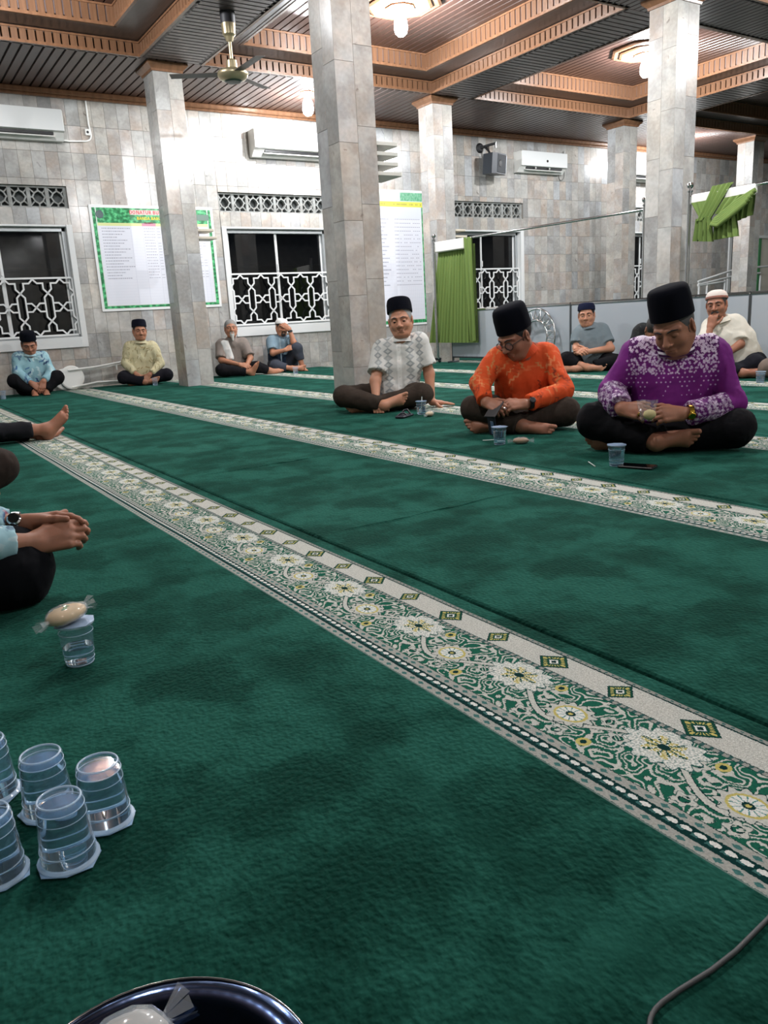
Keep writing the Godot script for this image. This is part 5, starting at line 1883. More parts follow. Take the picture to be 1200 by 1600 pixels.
# head at C in axes B (z = face), neck running down to nk
func head(p: Node3D, skin: Geo, C: Vector3, B: Basis, nk: Vector3, cell: float, look: Dictionary):
	var F := Field.new()
	F.setup(C - Vector3(0.16, 0.22, 0.17), C + Vector3(0.16, 0.16, 0.17), cell)
	var hs: float = look.get("head_scale", 1.06)
	var B0 := B
	B = B.scaled_local(Vector3.ONE * hs)
	var at := func(x: float, y: float, z: float) -> Vector3: return C + B * Vector3(x, y, z)
	F.ell(at.call(0, 0.032, -0.014), Vector3(0.075, 0.084, 0.093), B, 0.02)
	F.ell(at.call(0, -0.028, 0.018), Vector3(0.060, 0.085, 0.071), B, 0.03)
	F.ell(at.call(0, -0.088, 0.052), Vector3(0.034, 0.025, 0.030), B, 0.03)
	for s in [-1.0, 1.0]:
		F.ell(at.call(s * 0.036, -0.030, 0.052), Vector3(0.026, 0.026, 0.026), B, 0.02)
		F.cap(at.call(s * 0.012, 0.022, 0.084), at.call(s * 0.050, 0.020, 0.064), 0.0095 * hs, 0.009 * hs, 0.014)
		F.cap(at.call(s * 0.057, -0.045, 0.0), at.call(s * 0.035, -0.088, 0.035), 0.022 * hs, 0.02 * hs, 0.03)
	F.cap(at.call(0, -0.07, -0.028), nk, 0.052 * hs, 0.062 * hs, 0.025)
	# eye hollows, nose, lips
	for s in [-1.0, 1.0]:
		F.ell(at.call(s * 0.031, 0.002, 0.098), Vector3(0.019, 0.012, 0.020), B, 0.012, [], 1)
		F.ell(at.call(s * 0.031, 0.001, 0.073), Vector3(0.0145, 0.0125, 0.0125), B, 0.003)
	F.cap(at.call(0, 0.012, 0.084), at.call(0, -0.030, 0.107), 0.0085 * hs, 0.0125 * hs, 0.010)
	for s in [-1.0, 1.0]:
		F.ell(at.call(s * 0.0135, -0.034, 0.094), Vector3(0.0095, 0.0085, 0.011), B, 0.006)
	F.cap(at.call(-0.025, -0.0650, 0.081), at.call(0.025, -0.0650, 0.081), 0.0045 * hs, 0.0045 * hs, 0.008, false, false, 1)
	F.cap(at.call(-0.021, -0.0605, 0.0805), at.call(0.0, -0.0590, 0.0850), 0.0045 * hs, 0.0058 * hs, 0.006)
	F.cap(at.call(0.021, -0.0605, 0.0805), at.call(0.0, -0.0590, 0.0850), 0.0045 * hs, 0.0058 * hs, 0.006)
	F.cap(at.call(-0.016, -0.0700, 0.0815), at.call(0.016, -0.0700, 0.0815), 0.0064 * hs, 0.0064 * hs, 0.007)
	for s in [-1.0, 1.0]:
		F.ell(at.call(s * 0.079, -0.004, -0.008), Vector3(0.008, 0.031, 0.019), B * Basis(Vector3.UP, s * 0.35), 0.008)
		F.ell(at.call(s * 0.088, -0.002, -0.002), Vector3(0.006, 0.017, 0.010), B * Basis(Vector3.UP, s * 0.35), 0.005, [], 1)
	F.extract()
	F.write(skin)
	# eyes and brows
	var eye := Geo.new()
	var brow := Geo.new()
	var lid: float = look.get("lid", 0.4)
	for s in [-1.0, 1.0]:
		eye.ellipsoid(at.call(s * 0.031, -0.001 - lid * 0.003, 0.0795), Vector3(0.0105, 0.0058 * (1.0 - lid) + 0.0012, 0.0070), 10, 6, B)
		var arc := PackedVector3Array([at.call(s * 0.013, 0.021, 0.0945), at.call(s * 0.030, 0.0265, 0.0890), at.call(s * 0.050, 0.021, 0.0735)])
		brow.tube(arc, [0.0036, 0.0040, 0.002], 6)
	obj("eyes", eye, M.eye, p)
	obj("eyebrows", brow, look.get("brow", M.hair_dark), p)
	if look.has("lips"):
		var lips := Geo.new()
		lips.ellipsoid(at.call(0, -0.0600, 0.0848), Vector3(0.0215, 0.0040, 0.0062), 12, 6, B)
		lips.ellipsoid(at.call(0, -0.0705, 0.0838), Vector3(0.0190, 0.0046, 0.0062), 12, 6, B)
		obj("lips", lips, look.lips, p)
	# hair: a shell round the skull, open at face and below the nape
	if look.has("hair"):
		var H := Field.new()
		H.setup(C - Vector3(0.15, 0.16, 0.16), C + Vector3(0.15, 0.15, 0.16), maxf(cell, 0.006))
		var fwd := B0 * Vector3(0, -0.42, 0.9).normalized()
		var low := B0 * Vector3(0, -1, 0.15).normalized()
		var hz: float = look.get("hairline", 0.030)
		H.ell(at.call(0, 0.030, -0.016), Vector3(0.0785, 0.0870, 0.0960), B, 0.0, [[fwd, fwd.dot(C) + hz], [low, low.dot(C) + 0.045]])
		for s in [-1.0, 1.0]:
			H.cap(at.call(s * 0.076, 0.02, 0.012), at.call(s * 0.071, -0.018, 0.020), 0.006 * hs, 0.004 * hs, 0.006)
			H.ell(at.call(s * 0.082, -0.004, -0.004), Vector3(0.02, 0.034, 0.026), B, 0.004, [], 1)
		H.extract()
		var hg := Geo.new()
		H.write(hg)
		obj("hair", hg, look.hair, p)
	if look.has("beard"):
		var D := Field.new()
		D.setup(C - Vector3(0.13, 0.26, 0.15), C + Vector3(0.13, 0.02, 0.2), maxf(cell, 0.005))
		var bl: float = look.get("beard_len", 0.03)
		D.cap(at.call(0, -0.088, 0.070), at.call(0, -0.100 - bl, 0.070 + bl * 0.3), 0.026 * hs, 0.012 * hs, 0.02)
		if look.get("moustache", true):
			D.cap(at.call(-0.020, -0.054, 0.088), at.call(0.020, -0.054, 0.088), 0.0055 * hs, 0.0055 * hs, 0.008)
		for s in [-1.0, 1.0]:
			D.cap(at.call(s * 0.022, -0.058, 0.080), at.call(s * 0.022, -0.092, 0.066), 0.007 * hs, 0.010 * hs, 0.015)
		D.extract()
		var bg := Geo.new()
		D.write(bg)
		obj("beard", bg, look.beard, p)
	# headgear
	var hat: String = look.get("hat", "")
	if hat == "peci":
		var hh: float = look.get("hat_height", 0.095)
		var tilt := B * Basis(Vector3.RIGHT, look.get("hat_tilt", -0.16))
		var g := Geo.new()
		var pr := [Vector2(0.0865, 0.0), Vector2(0.0870, 0.010), Vector2(0.0850, hh * 0.6), Vector2(0.0815, hh - 0.020), Vector2(0.0780, hh - 0.008), Vector2(0.070, hh + 0.001), Vector2(0.040, hh + 0.007), Vector2(0.0, hh + 0.009)]
		g.lathe(pr, at.call(0, look.get("hat_y", 0.046), -0.014), 36, 1.17, tilt, true)
		g.lathe([Vector2(0.080, 0.004), Vector2(0.0865, 0.0)], at.call(0, look.get("hat_y", 0.046), -0.014), 36, 1.17, tilt)
		obj("cap", g, look.hat_mat, p)
	elif hat == "skullcap":
		var g := Geo.new()
		var pr := [Vector2(0.0855, 0.0), Vector2(0.0865, 0.012), Vector2(0.083, 0.035), Vector2(0.070, 0.058), Vector2(0.045, 0.072), Vector2(0.0, 0.077)]
		g.lathe(pr, at.call(0, 0.040, -0.014), 32, 1.16, B * Basis(Vector3.RIGHT, -0.2), true)
		obj("cap", g, look.hat_mat, p)
		if look.has("band_mat"):
			g = Geo.new()
			g.lathe([Vector2(0.0868, 0.0), Vector2(0.0882, 0.004), Vector2(0.0878, 0.016), Vector2(0.086, 0.018)], at.call(0, 0.041, -0.014), 32, 1.16, B * Basis(Vector3.RIGHT, -0.2))
			obj("cap_band", g, look.band_mat, p)

# whole person. J holds joints in the person's own axes (x to the viewer's right, y up, z towards the viewer)
func person(label: String, at: Vector3, yaw: float, J: Dictionary, K: Dictionary) -> Node3D:
	var p := thing("person", label, "person", at, yaw, "people sitting on the carpet")
	var cell: float = K.get("cell", 0.014)
	var fine: float = K.get("fine", 0.007)
	var w: float = K.get("girth", 1.0)
	var skin := Geo.new()
	var pel: Vector3 = J.pelvis
	var chest: Vector3 = J.chest
	var nk: Vector3 = J.neck
	var hipw := 0.095 * w
	var hips := [pel + Vector3(-hipw, 0, 0.01), pel + Vector3(hipw, 0, 0.01)]
	var sh := [J.shL, J.shR]
	var el := [J.elL, J.elR]
	var wr := [J.wrL, J.wrR]
	var kn := [J.kL, J.kR]
	var an := [J.anL, J.anR]
	var across: Vector3 = (sh[1] - sh[0]).normalized()
	var wob := noise(int(absf(at.x * 100.0 + at.z * 37.0)), 4.2, 2)
	wob.fractal_type = FastNoiseLite.FRACTAL_RIDGED
	wob.domain_warp_enabled = true
	wob.domain_warp_amplitude = 0.06
	wob.domain_warp_frequency = 7.0
	# trousers
	var F := Field.new()
	var b := bounds([hips[0], hips[1], kn[0], kn[1], an[0], an[1]], 0.14)
	F.setup(b[0], b[1], cell)
	F.cap(hips[0], hips[1], 0.115 * w, 0.115 * w, 0.05)
	var tk: float = K.get("leg", 1.0)
	for i in 2:
		F.cap(hips[i], kn[i], 0.098 * w * tk, 0.072 * tk, 0.05)
		var cut: float = K.get("hem", 0.92)
		F.cap(kn[i], kn[i].lerp(an[i], cut), 0.072 * tk, 0.056 * tk, 0.035, true)
	F.ruffle(wob, K.get("trouser_folds", -0.011))
	F.ground(0.012)
	F.extract()
	var g := Geo.new()
	F.write(g)
	obj("trousers", g, K.trousers, p)
	# shirt: trunk and sleeves
	F = Field.new()
	b = bounds([hips[0], hips[1], sh[0], sh[1], el[0], el[1], wr[0], wr[1], chest, nk], 0.15)
	F.setup(b[0], b[1], cell)
	var mid := pel.lerp(chest, 0.5)
	F.cap(sh[0].lerp(sh[1], 0.12), sh[1].lerp(sh[0], 0.12), 0.070 * w, 0.070 * w, 0.06)
	F.cap(chest - across * 0.075 * w, chest + across * 0.075 * w, 0.112 * w, 0.112 * w, 0.08)
	F.cap(mid - across * 0.065 * w, mid + across * 0.065 * w, 0.118 * w, 0.118 * w, 0.08)
	F.cap(pel - across * 0.07 * w + Vector3(0, 0.02, 0.01), pel + across * 0.07 * w + Vector3(0, 0.02, 0.01), 0.124 * w, 0.124 * w, 0.07)
	if K.has("belly"):
		F.cap(mid + Vector3(0, -0.03, K.belly), mid + Vector3(0, 0.05, K.belly * 0.6), 0.115 * w, 0.10 * w, 0.08)
	F.cap(sh[0].lerp(sh[1], 0.5).lerp(nk, 0.3), nk - Vector3(0, 0.022, 0), 0.078, 0.062, 0.05, true)
	var sleeve: float = K.get("sleeve", 1.6)   # 0..1 along the upper arm, 1..2 along the forearm
	for i in 2:
		var ra := 0.066 * (0.85 + 0.15 * w)
		if sleeve <= 1.0:
			F.cap(sh[i], sh[i].lerp(el[i], 0.35), ra, 0.064, 0.045)
			F.cap(sh[i].lerp(el[i], 0.25), sh[i].lerp(el[i], sleeve), 0.064, 0.074, 0.014, true)
		else:
			F.cap(sh[i], sh[i].lerp(el[i], 0.35), ra, 0.060, 0.045)
			F.cap(sh[i].lerp(el[i], 0.3), el[i], 0.060, 0.054, 0.012)
			F.cap(el[i], el[i].lerp(wr[i], sleeve - 1.0), 0.054, 0.043, 0.012, true)
	F.ruffle(wob, K.get("shirt_folds", -0.011))
	F.ground(0.014)
	F.extract()
	g = Geo.new()
	var us: float = K.get("print", 1.0)
	F.write(g, Vector2(chest.x - 0.5 * us, chest.y + K.get("print_top", 0.42 * us)), Vector2(1.0 / us, -1.0 / us))
	obj("shirt", g, K.shirt, p)
	# cuffs of another pattern
	if K.has("cuff"):
		for i in 2:
			F = Field.new()
			var e: Vector3 = el[i].lerp(wr[i], sleeve - 1.0)
			b = bounds([el[i], e], 0.10)
			F.setup(b[0], b[1], cell)
			F.cap(el[i].lerp(wr[i], 0.18), el[i].lerp(wr[i], sleeve - 0.99), 0.0655, 0.0545, 0.0, true, true)
			F.ruffle(wob, -0.011)
			F.extract()
			g = Geo.new()
			F.write(g, Vector2(-0.5, -0.5), Vector2.ONE)
			obj("patterned_cuff", g, K.cuff, p)
	# arms
	if sleeve <= 1.0 or K.get("arm", false):
		F = Field.new()
		b = bounds([sh[0], sh[1], el[0], el[1], wr[0], wr[1]], 0.08)
		F.setup(b[0], b[1], maxf(cell * 0.8, 0.009))
		for i in 2:
			F.cap(sh[i].lerp(el[i], 0.4), el[i], 0.046, 0.040, 0.02)
			F.cap(el[i], wr[i], 0.042, 0.027, 0.02)
		F.extract()
		F.write(skin)
	else:
		F = Field.new()
		b = bounds([el[0], el[1], wr[0], wr[1]], 0.07)
		F.setup(b[0], b[1], maxf(cell * 0.8, 0.009))
		for i in 2:
			F.cap(el[i], wr[i], 0.038, 0.027, 0.02)
		F.extract()
		F.write(skin)
	for i in 2:
		var H: Dictionary = J.handL if i == 0 else J.handR
		if H.is_empty(): continue
		hand(skin, el[i], wr[i], H.f, H.back, H.thumb, H.curl, fine * 0.8, H.get("size", 1.0), H.get("tcurl", 0.5), H.get("tspread", 0.75))
	# shins and feet
	for i in 2:
		var T: Dictionary = J.footL if i == 0 else J.footR
		if T.is_empty(): continue
		foot(skin, kn[i], an[i], T.f, T.up, T.big, fine, T.get("size", 1.0), 0.0115)
	var hb := Basis(Vector3.UP, J.look.x) * Basis(Vector3.RIGHT, J.look.y) * Basis(Vector3(0, 0, 1), J.look.z)
	if not K.get("headless", false):
		head(p, skin, J.head, hb, nk - Vector3(0, 0.03, 0), K.get("face", 0.007), K)
	var body := obj("body", skin, K.skin, p)
	body.set_meta("label", "skin of head, arms and feet")
	# collar
	if K.has("collar"):
		g = Geo.new()
		var up: Vector3 = (J.head - nk).normalized()
		var s2 := up.cross(Vector3(0, 0, 1)).normalized()
		var CB := Basis(-s2, up, (-s2).cross(up)).orthonormalized() * Basis(Vector3.RIGHT, 0.25)
		var cr: float = K.get("collar_r", 1.12)
		var gap: float = K.get("collar_gap", 0.42)
		var prof := [Vector2(0.062, -0.014), Vector2(0.060, 0.020), Vector2(0.064, 0.022), Vector2(0.078, -0.018)]
		var seg := 30
		var rows := []
		for k in seg + 1:
			var t := float(k) / seg
			var a := -PI / 2 + gap + (TAU - 2.0 * gap) * t
			var tip := pow(absf(t - 0.5) * 2.0, 8.0)
			var row := []
			for q in prof.size():
				var pr: Vector2 = prof[q]
				var y := pr.y - (0.030 * tip if q == 3 else 0.0)
				var r := (pr.x + (0.006 * tip if q == 3 else 0.0)) * cr
				row.append(nk + Vector3(0, 0.0, 0.004) + CB * Vector3(cos(a) * r, y, -sin(a) * r * 1.05))
			rows.append(row)
		for k in seg:
			for q in prof.size():
				var q2 := (q + 1) % prof.size()
				g.quad_out(rows[k][q], rows[k + 1][q], rows[k + 1][q2], rows[k][q2], (rows[k][0] + rows[k][2]) * 0.5)
		obj("collar", g, K.collar, p)
	return p

# ---------------------------------------------------------------- cloth prints
func stamp(im: Image, cx: float, cy: float, rx: float, ry: float, ang: float, c: Color):
	var s := im.get_width()
	var t := im.get_height()
	var m := int(maxf(rx, ry)) + 1
	var ca := cos(ang)
	var sa := sin(ang)
	for y in range(-m, m + 1):
		for x in range(-m, m + 1):
			var u := (x * ca + y * sa) / rx
			var v := (-x * sa + y * ca) / ry
			if u * u + v * v < 1.0:
				im.set_pixel(posmod(int(cx) + x, s), posmod(int(cy) + y, t), c)

func diamond(im: Image, cx: float, cy: float, rx: float, ry: float, c: Color):
	var s := im.get_width()
	for y in range(int(-ry), int(ry) + 1):
		for x in range(int(-rx), int(rx) + 1):
			if absf(x) / rx + absf(y) / ry < 1.0:
				im.set_pixel(posmod(int(cx) + x, s), posmod(int(cy) + y, s), c)

func flower(im: Image, cx: float, cy: float, r: float, c: Color):
	for k in 5:
		var a := TAU * k / 5.0 + cx
		stamp(im, cx + cos(a) * r * 0.55, cy + sin(a) * r * 0.55, r * 0.5, r * 0.28, a, c)

func print_mat(im: Image, rough: float, triplanar := 0.0) -> StandardMaterial3D:
	var m := mat(Color(1, 1, 1), rough, 0.0, 0.25)
	m.albedo_texture = ImageTexture.create_from_image(im)
	if triplanar > 0.0:
		m.uv1_triplanar = true
		m.uv1_scale = Vector3.ONE * triplanar
	return m

func cloth(c: Color, rough := 0.85) -> StandardMaterial3D:
	var m := mat(c, rough, 0.0, 0.2)
	m.rim_enabled = true
	m.rim = 0.15
	m.rim_tint = 0.6
	return m

func purple_print() -> StandardMaterial3D:
	# white flowers thick on the shoulders, thinning to rows of small diamonds over the chest; 0.7 m square
	var s := 512
	var im := Image.create(s, s, false, Image.FORMAT_RGB8)
	var base := rgb(116, 38, 122)
	var dark := rgb(52, 20, 62)
	im.fill(base)
	rng.seed = 31
	for y in 150:
		for x in s:
			if x > 108 and x < 404 and rng.randf() < (1.0 - smooth01(20, 150, y)) * 0.6: im.set_pixel(x, y, dark)
	for k in 620:
		var y := pow(rng.randf(), 1.3) * 165.0 - 20.0
		var x := rng.randf_range(112, 400)
		if y < 20: flower(im, x, y, 9.0, rgb(222, 206, 224))
		else: flower(im, x, y, 6.5 - 3.0 * y / 150.0, rgb(216, 196, 220))
	for r in 9:
		var y := 95.0 + r * 15.0
		for c in range(7, 27):
			if rng.randf() < 1.0 - r * 0.085:
				diamond(im, c * 15.2 + (7.6 if r % 2 else 0.0), y, 4.6 - r * 0.25, 5.0 - r * 0.25, rgb(206, 178, 214))
	return print_mat(im, 0.7)

func cuff_print() -> StandardMaterial3D:
	var s := 256
	var im := Image.create(s, s, false, Image.FORMAT_RGB8)
	im.fill(rgb(92, 30, 100))
	rng.seed = 32
	for k in 260:
		flower(im, rng.randf() * s, rng.randf() * s, rng.randf_range(4.0, 9.0), rgb(220, 206, 224))
	for k in 120:
		stamp(im, rng.randf() * s, rng.randf() * s, 3.0, 3.0, 0.0, rgb(44, 18, 54))
	return print_mat(im, 0.7, 4.0)

func scatter_print(seed_: int, base: Color, inks: Array, n: int, lo: float, hi: float, slim: float, scale: float) -> StandardMaterial3D:
	var s := 256
	var im := Image.create(s, s, false, Image.FORMAT_RGB8)
	im.fill(base)
	rng.seed = seed_
	for k in n:
		var c: Color = inks[rng.randi() % inks.size()]
		var r := rng.randf_range(lo, hi)
		var x := rng.randf() * s
		var y := rng.randf() * s
		var a := rng.randf() * TAU
		# a spray of small leaves along a stem
		for j in 5:
			stamp(im, x + cos(a) * r * j * 0.9, y + sin(a) * r * j * 0.9, r, r * slim, a + (0.7 if j % 2 else -0.7), c)
	return print_mat(im, 0.75, scale)

func white_print() -> StandardMaterial3D:
	# white shirt with grey lozenges down both sides of a plain placket; 0.7 m square
	var s := 512
	var im := Image.create(s, s, false, Image.FORMAT_RGB8)
	im.fill(rgb(206, 206, 202))
	for r in 14:
		for q in [[196, 26.0], [142, 22.0], [316, 26.0], [370, 22.0]]:
			var y: float = 30.0 + r * 36.0 + (18.0 if int(q[1]) == 22 else 0.0)
			diamond(im, q[0], y, q[1], 19.0, rgb(150, 154, 154) if r % 2 else rgb(166, 170, 170))
			diamond(im, q[0], y, q[1] * 0.45, 9.0, rgb(186, 188, 186))
	im.fill_rect(Rect2i(244, 0, 24, 512), rgb(226, 226, 222))
	for r in 9: stamp(im, 256, 40 + r * 48, 3.0, 3.0, 0.0, rgb(196, 196, 190))
	return print_mat(im, 0.8)

func navy_print() -> StandardMaterial3D:
	var s := 256
	var im := Image.create(s, s, false, Image.FORMAT_RGB8)
	for y in s:
		for x in s:
			var c := rgb(120, 142, 156) if y < 105 + 10 * sin(x * 0.05) else rgb(34, 46, 64)
			if y > 90 and y < 140 and (x / 9 + y / 6) % 4 == 0: c = rgb(30, 38, 52)
			im.set_pixel(x, y, c)
	im.fill_rect(Rect2i(124, 0, 6, 256), rgb(150, 168, 178))
	return print_mat(im, 0.8)

func cap_stripe() -> StandardMaterial3D:
	return cloth(rgb(210, 200, 192))

# ---------------------------------------------------------------- the cast
func wristwatch(p: Node3D, at: Vector3, axis: Vector3, face_dir: Vector3, r: float, strap: Material, dial: Material):
	var w := Node3D.new()
	w.name = "wristwatch"
	p.add_child(w, true)
	var y := axis.normalized()
	var z := (face_dir - y * face_dir.dot(y)).normalized()
	var B := Basis(y.cross(z), y, z)
	var g := Geo.new()
	g.lathe([Vector2(r, -0.010), Vector2(r + 0.004, -0.010), Vector2(r + 0.004, 0.010), Vector2(r, 0.010)], at, 24, 1.0, B)
	obj("strap", g, strap, w)
	g = Geo.new()
	g.lathe([Vector2(0.0, 0.009), Vector2(0.014, 0.009), Vector2(0.018, 0.006), Vector2(0.018, 0.0)], at + z * (r + 0.001), 20, 1.0, B * Basis(Vector3.RIGHT, PI / 2))
	obj("dial", g, dial, w)

func ring_on(p: Node3D, at: Vector3, axis: Vector3, m: Material):
	var y := axis.normalized()
	var x := y.cross(Vector3(0.3, 0.2, 0.9)).normalized()
	var g := Geo.new()
	g.lathe([Vector2(0.0095, -0.003), Vector2(0.0125, -0.003), Vector2(0.0125, 0.003), Vector2(0.0095, 0.003)], at, 16, 1.0, Basis(x, y, x.cross(y)))
	obj("finger_ring", g, m, p)

func build_people():
	M.eye = mat(rgb(24, 20, 18), 0.25)
	M.hair_dark = mat(rgb(24, 22, 22), 0.7)
	M.hair_grey = mat(rgb(140, 140, 138), 0.8)
	M.hair_salt = mat(rgb(74, 72, 72), 0.8)
	M.velvet = cloth(rgb(10, 12, 20), 0.95)
	M.skin_a = mat(rgb(172, 120, 94), 0.5, 0.0, 0.4)
	M.skin_b = mat(rgb(158, 108, 86), 0.5, 0.0, 0.4)
	M.skin_c = mat(rgb(184, 132, 106), 0.5, 0.0, 0.4)
	for k in ["skin_a", "skin_b", "skin_c"]:
		M[k].subsurf_scatter_enabled = true
		M[k].subsurf_scatter_strength = 0.08
	M.lips = mat(rgb(148, 96, 82), 0.45)
	M.gold = mat(rgb(206, 166, 70), 0.22, 1.0)
	var v3 := func(x: float, y: float, z: float) -> Vector3: return Vector3(x, y, z)
	var black_cloth := cloth(rgb(20, 20, 23))
	var brown_cloth := cloth(rgb(58, 50, 44))
	var easy := [0.35, 0.38, 0.42, 0.46]
	var grip := [0.55, 0.62, 0.66, 0.7]
	var flat := [0.04, 0.04, 0.05, 0.06]
	var side_up := Vector3(0, 0.2, 1)

	# 1 man in purple, bent over a small cake in his hands
	var p := person("person in a purple and white printed shirt and tall black cap, head bowed", Vector3(3.292, 0, -2.488), -0.9235, {
		pelvis = v3.call(0.0, 0.12, -0.03), chest = v3.call(0.005, 0.345, 0.03), neck = v3.call(0.01, 0.488, 0.075), head = v3.call(0.005, 0.572, 0.125), look = v3.call(-0.36, 0.40, 0.13),
		shL = v3.call(-0.165, 0.452, 0.06), shR = v3.call(0.19, 0.448, 0.015), elL = v3.call(-0.275, 0.290, 0.14), elR = v3.call(0.275, 0.215, 0.13), wrL = v3.call(-0.215, 0.222, 0.32), wrR = v3.call(0.055, 0.198, 0.33),
		kL = v3.call(-0.335, 0.150, 0.20), kR = v3.call(0.285, 0.115, 0.20), anL = v3.call(-0.055, 0.064, 0.325), anR = v3.call(-0.20, 0.055, 0.25),
		handL = {f = v3.call(0.93, -0.10, 0.34), back = v3.call(-0.2, 0.55, 0.8), thumb = v3.call(0.0, 0.9, -0.4), curl = grip, tcurl = 0.35, tspread = 0.5},
		handR = {f = v3.call(-0.93, 0.02, 0.3), back = v3.call(0.2, 0.5, 0.85), thumb = v3.call(0.0, 0.9, -0.4), curl = grip, tcurl = 0.35, tspread = 0.5},
		footL = {f = v3.call(1, 0.04, 0.22), up = v3.call(-0.1, -0.15, 1), big = v3.call(0, 1, 0.1)},
		footR = {f = v3.call(-1, 0.0, 0.1), up = side_up, big = v3.call(0, 1, -0.2)}},
		{skin = M.skin_b, shirt = purple_print(), print = 0.7, print_top = 0.215, cuff = cuff_print(), trousers = black_cloth, sleeve = 1.86, girth = 1.12, belly = 0.05, head_scale = 1.12, cell = 0.0115, fine = 0.0048, face = 0.0045, leg = 1.12, hem = 0.90,
		hat = "peci", hat_mat = M.velvet, hat_height = 0.122, hat_y = 0.046, hat_tilt = -0.16, hair = M.hair_salt, lips = M.lips, lid = 0.95, collar_r = 1.30, collar = print_mat(stripe_cloth(), 0.7)})
	wristwatch(p, Vector3(0.085, 0.203, 0.318), Vector3(-0.93, 0.02, 0.3), Vector3(-0.1, -0.35, 1), 0.030, M.gold, M.gold)
	ring_on(p, Vector3(-0.128, 0.205, 0.372), Vector3(0.6, -0.3, 0.4), M.gold)
	held_cake(Vector3(3.292, 0, -2.488), -0.9235, Vector3(-0.085, 0.205, 0.40))

	# 2 man in orange, looking down at a phone
	p = person("person in an orange batik shirt, black cap and glasses looking at his phone", Vector3(3.273, 0, -3.532), -0.7475, {
		pelvis = v3.call(0.02, 0.11, -0.04), chest = v3.call(0.02, 0.315, 0.02), neck = v3.call(0.012, 0.455, 0.055), head = v3.call(-0.030, 0.545, 0.115), look = v3.call(-0.72, 0.46, 0.05),
		shL = v3.call(-0.135, 0.425, 0.095), shR = v3.call(0.155, 0.425, -0.01), elL = v3.call(-0.235, 0.29, 0.19), elR = v3.call(0.245, 0.225, 0.13), wrL = v3.call(-0.200, 0.198, 0.325), wrR = v3.call(0.025, 0.178, 0.325),
		kL = v3.call(-0.265, 0.145, 0.20), kR = v3.call(0.255, 0.112, 0.18), anL = v3.call(0.0, 0.055, 0.315), anR = v3.call(-0.135, 0.062, 0.285),
		handL = {f = v3.call(0.7, -0.25, 0.45), back = v3.call(-0.3, 0.75, 0.6), thumb = v3.call(0.5, 0.7, -0.2), curl = grip},
		handR = {f = v3.call(-0.93, 0.02, 0.28), back = v3.call(0.1, 0.75, 0.6), thumb = v3.call(-0.2, 0.6, -0.7), curl = grip},
		footL = {f = v3.call(0.75, -0.12, 0.45), up = v3.call(-0.2, 0.3, 1), big = v3.call(0.1, 1, 0)},
		footR = {f = v3.call(-1, 0.02, 0.12), up = v3.call(0, 0.4, 1), big = v3.call(0, 1, -0.3)}},
		{skin = M.skin_b, shirt = scatter_print(41, rgb(214, 84, 42), [rgb(190, 142, 90), rgb(92, 48, 38), rgb(226, 150, 100), rgb(46, 36, 40), rgb(206, 78, 38)], 64, 4.0, 9.0, 0.3, 1.7), trousers = brown_cloth, sleeve = 1.9, girth = 0.90, head_scale = 1.1, cell = 0.0115, fine = 0.005, face = 0.005,
		hat = "peci", hat_mat = M.velvet, hat_height = 0.125, hat_y = 0.036, hat_tilt = -0.12, hair = M.hair_dark, lips = M.lips, lid = 0.9, collar = cloth(rgb(198, 74, 40))})
	spectacles(p, Vector3(-0.030, 0.545, 0.115), (Basis(Vector3.UP, -0.72) * Basis(Vector3.RIGHT, 0.46) * Basis(Vector3(0, 0, 1), 0.05)).scaled_local(Vector3.ONE * 1.1))
	wristwatch(p, Vector3(0.055, 0.183, 0.315), Vector3(-0.93, 0.02, 0.28), Vector3(0.1, 0.5, 0.8), 0.031, M.black, M.black)
	ring_on(p, Vector3(-0.09, 0.165, 0.385), Vector3(-0.5, -0.6, 0.4), M.chrome)
	held_phone(Vector3(3.273, 0, -3.532), -0.7475, Vector3(-0.150, 0.150, 0.385))

	# 3 man in the white shirt, leaning on one hand
	p = person("person in a white shirt with grey lozenges leaning on his hand by the pillar", Vector3(3.345, 0, -5.057), -0.5844, {
		pelvis = v3.call(0.02, 0.11, -0.04), chest = v3.call(0.075, 0.34, -0.02), neck = v3.call(0.102, 0.522, 0.0), head = v3.call(0.102, 0.660, 0.02), look = v3.call(-0.14, 0.02, 0.09),
		shL = v3.call(-0.050, 0.455, 0.01), shR = v3.call(0.245, 0.495, -0.03), elL = v3.call(-0.110, 0.235, 0.14), elR = v3.call(0.300, 0.255, -0.01), wrL = v3.call(-0.112, 0.115, 0.235), wrR = v3.call(0.305, 0.050, 0.06),
		kL = v3.call(-0.350, 0.132, 0.14), kR = v3.call(0.235, 0.118, 0.14), anL = v3.call(-0.055, 0.062, 0.27), anR = v3.call(-0.165, 0.055, 0.20),
		handL = {f = v3.call(0.12, -0.75, 0.45), back = v3.call(-0.1, 0.5, 0.85), thumb = v3.call(1, 0.0, 0.2), curl = easy},
		handR = {f = v3.call(1, -0.12, 0.05), back = v3.call(0.1, 1, 0), thumb = v3.call(0, 0, 1), curl = flat, tcurl = 0.0},
		footL = {f = v3.call(0.85, 0.22, 0.2), up = v3.call(-0.2, 0.0, 1), big = v3.call(0, 1, 0.1)},
		footR = {f = v3.call(-1, -0.02, 0.1), up = side_up, big = v3.call(0, 1, -0.2)}},
		{skin = M.skin_c, shirt = white_print(), print = 0.7, trousers = brown_cloth, sleeve = 0.72, girth = 0.98, cell = 0.012, fine = 0.0055, face = 0.005,
		hat = "peci", hat_mat = M.velvet, hat_height = 0.092, hat_y = 0.054, hat_tilt = -0.24, head_scale = 1.1, hair = M.hair_grey, brow = M.hair_salt, lips = M.lips, lid = 0.15, collar_gap = 0.12, collar_r = 1.05, collar = cloth(rgb(208, 208, 204))})

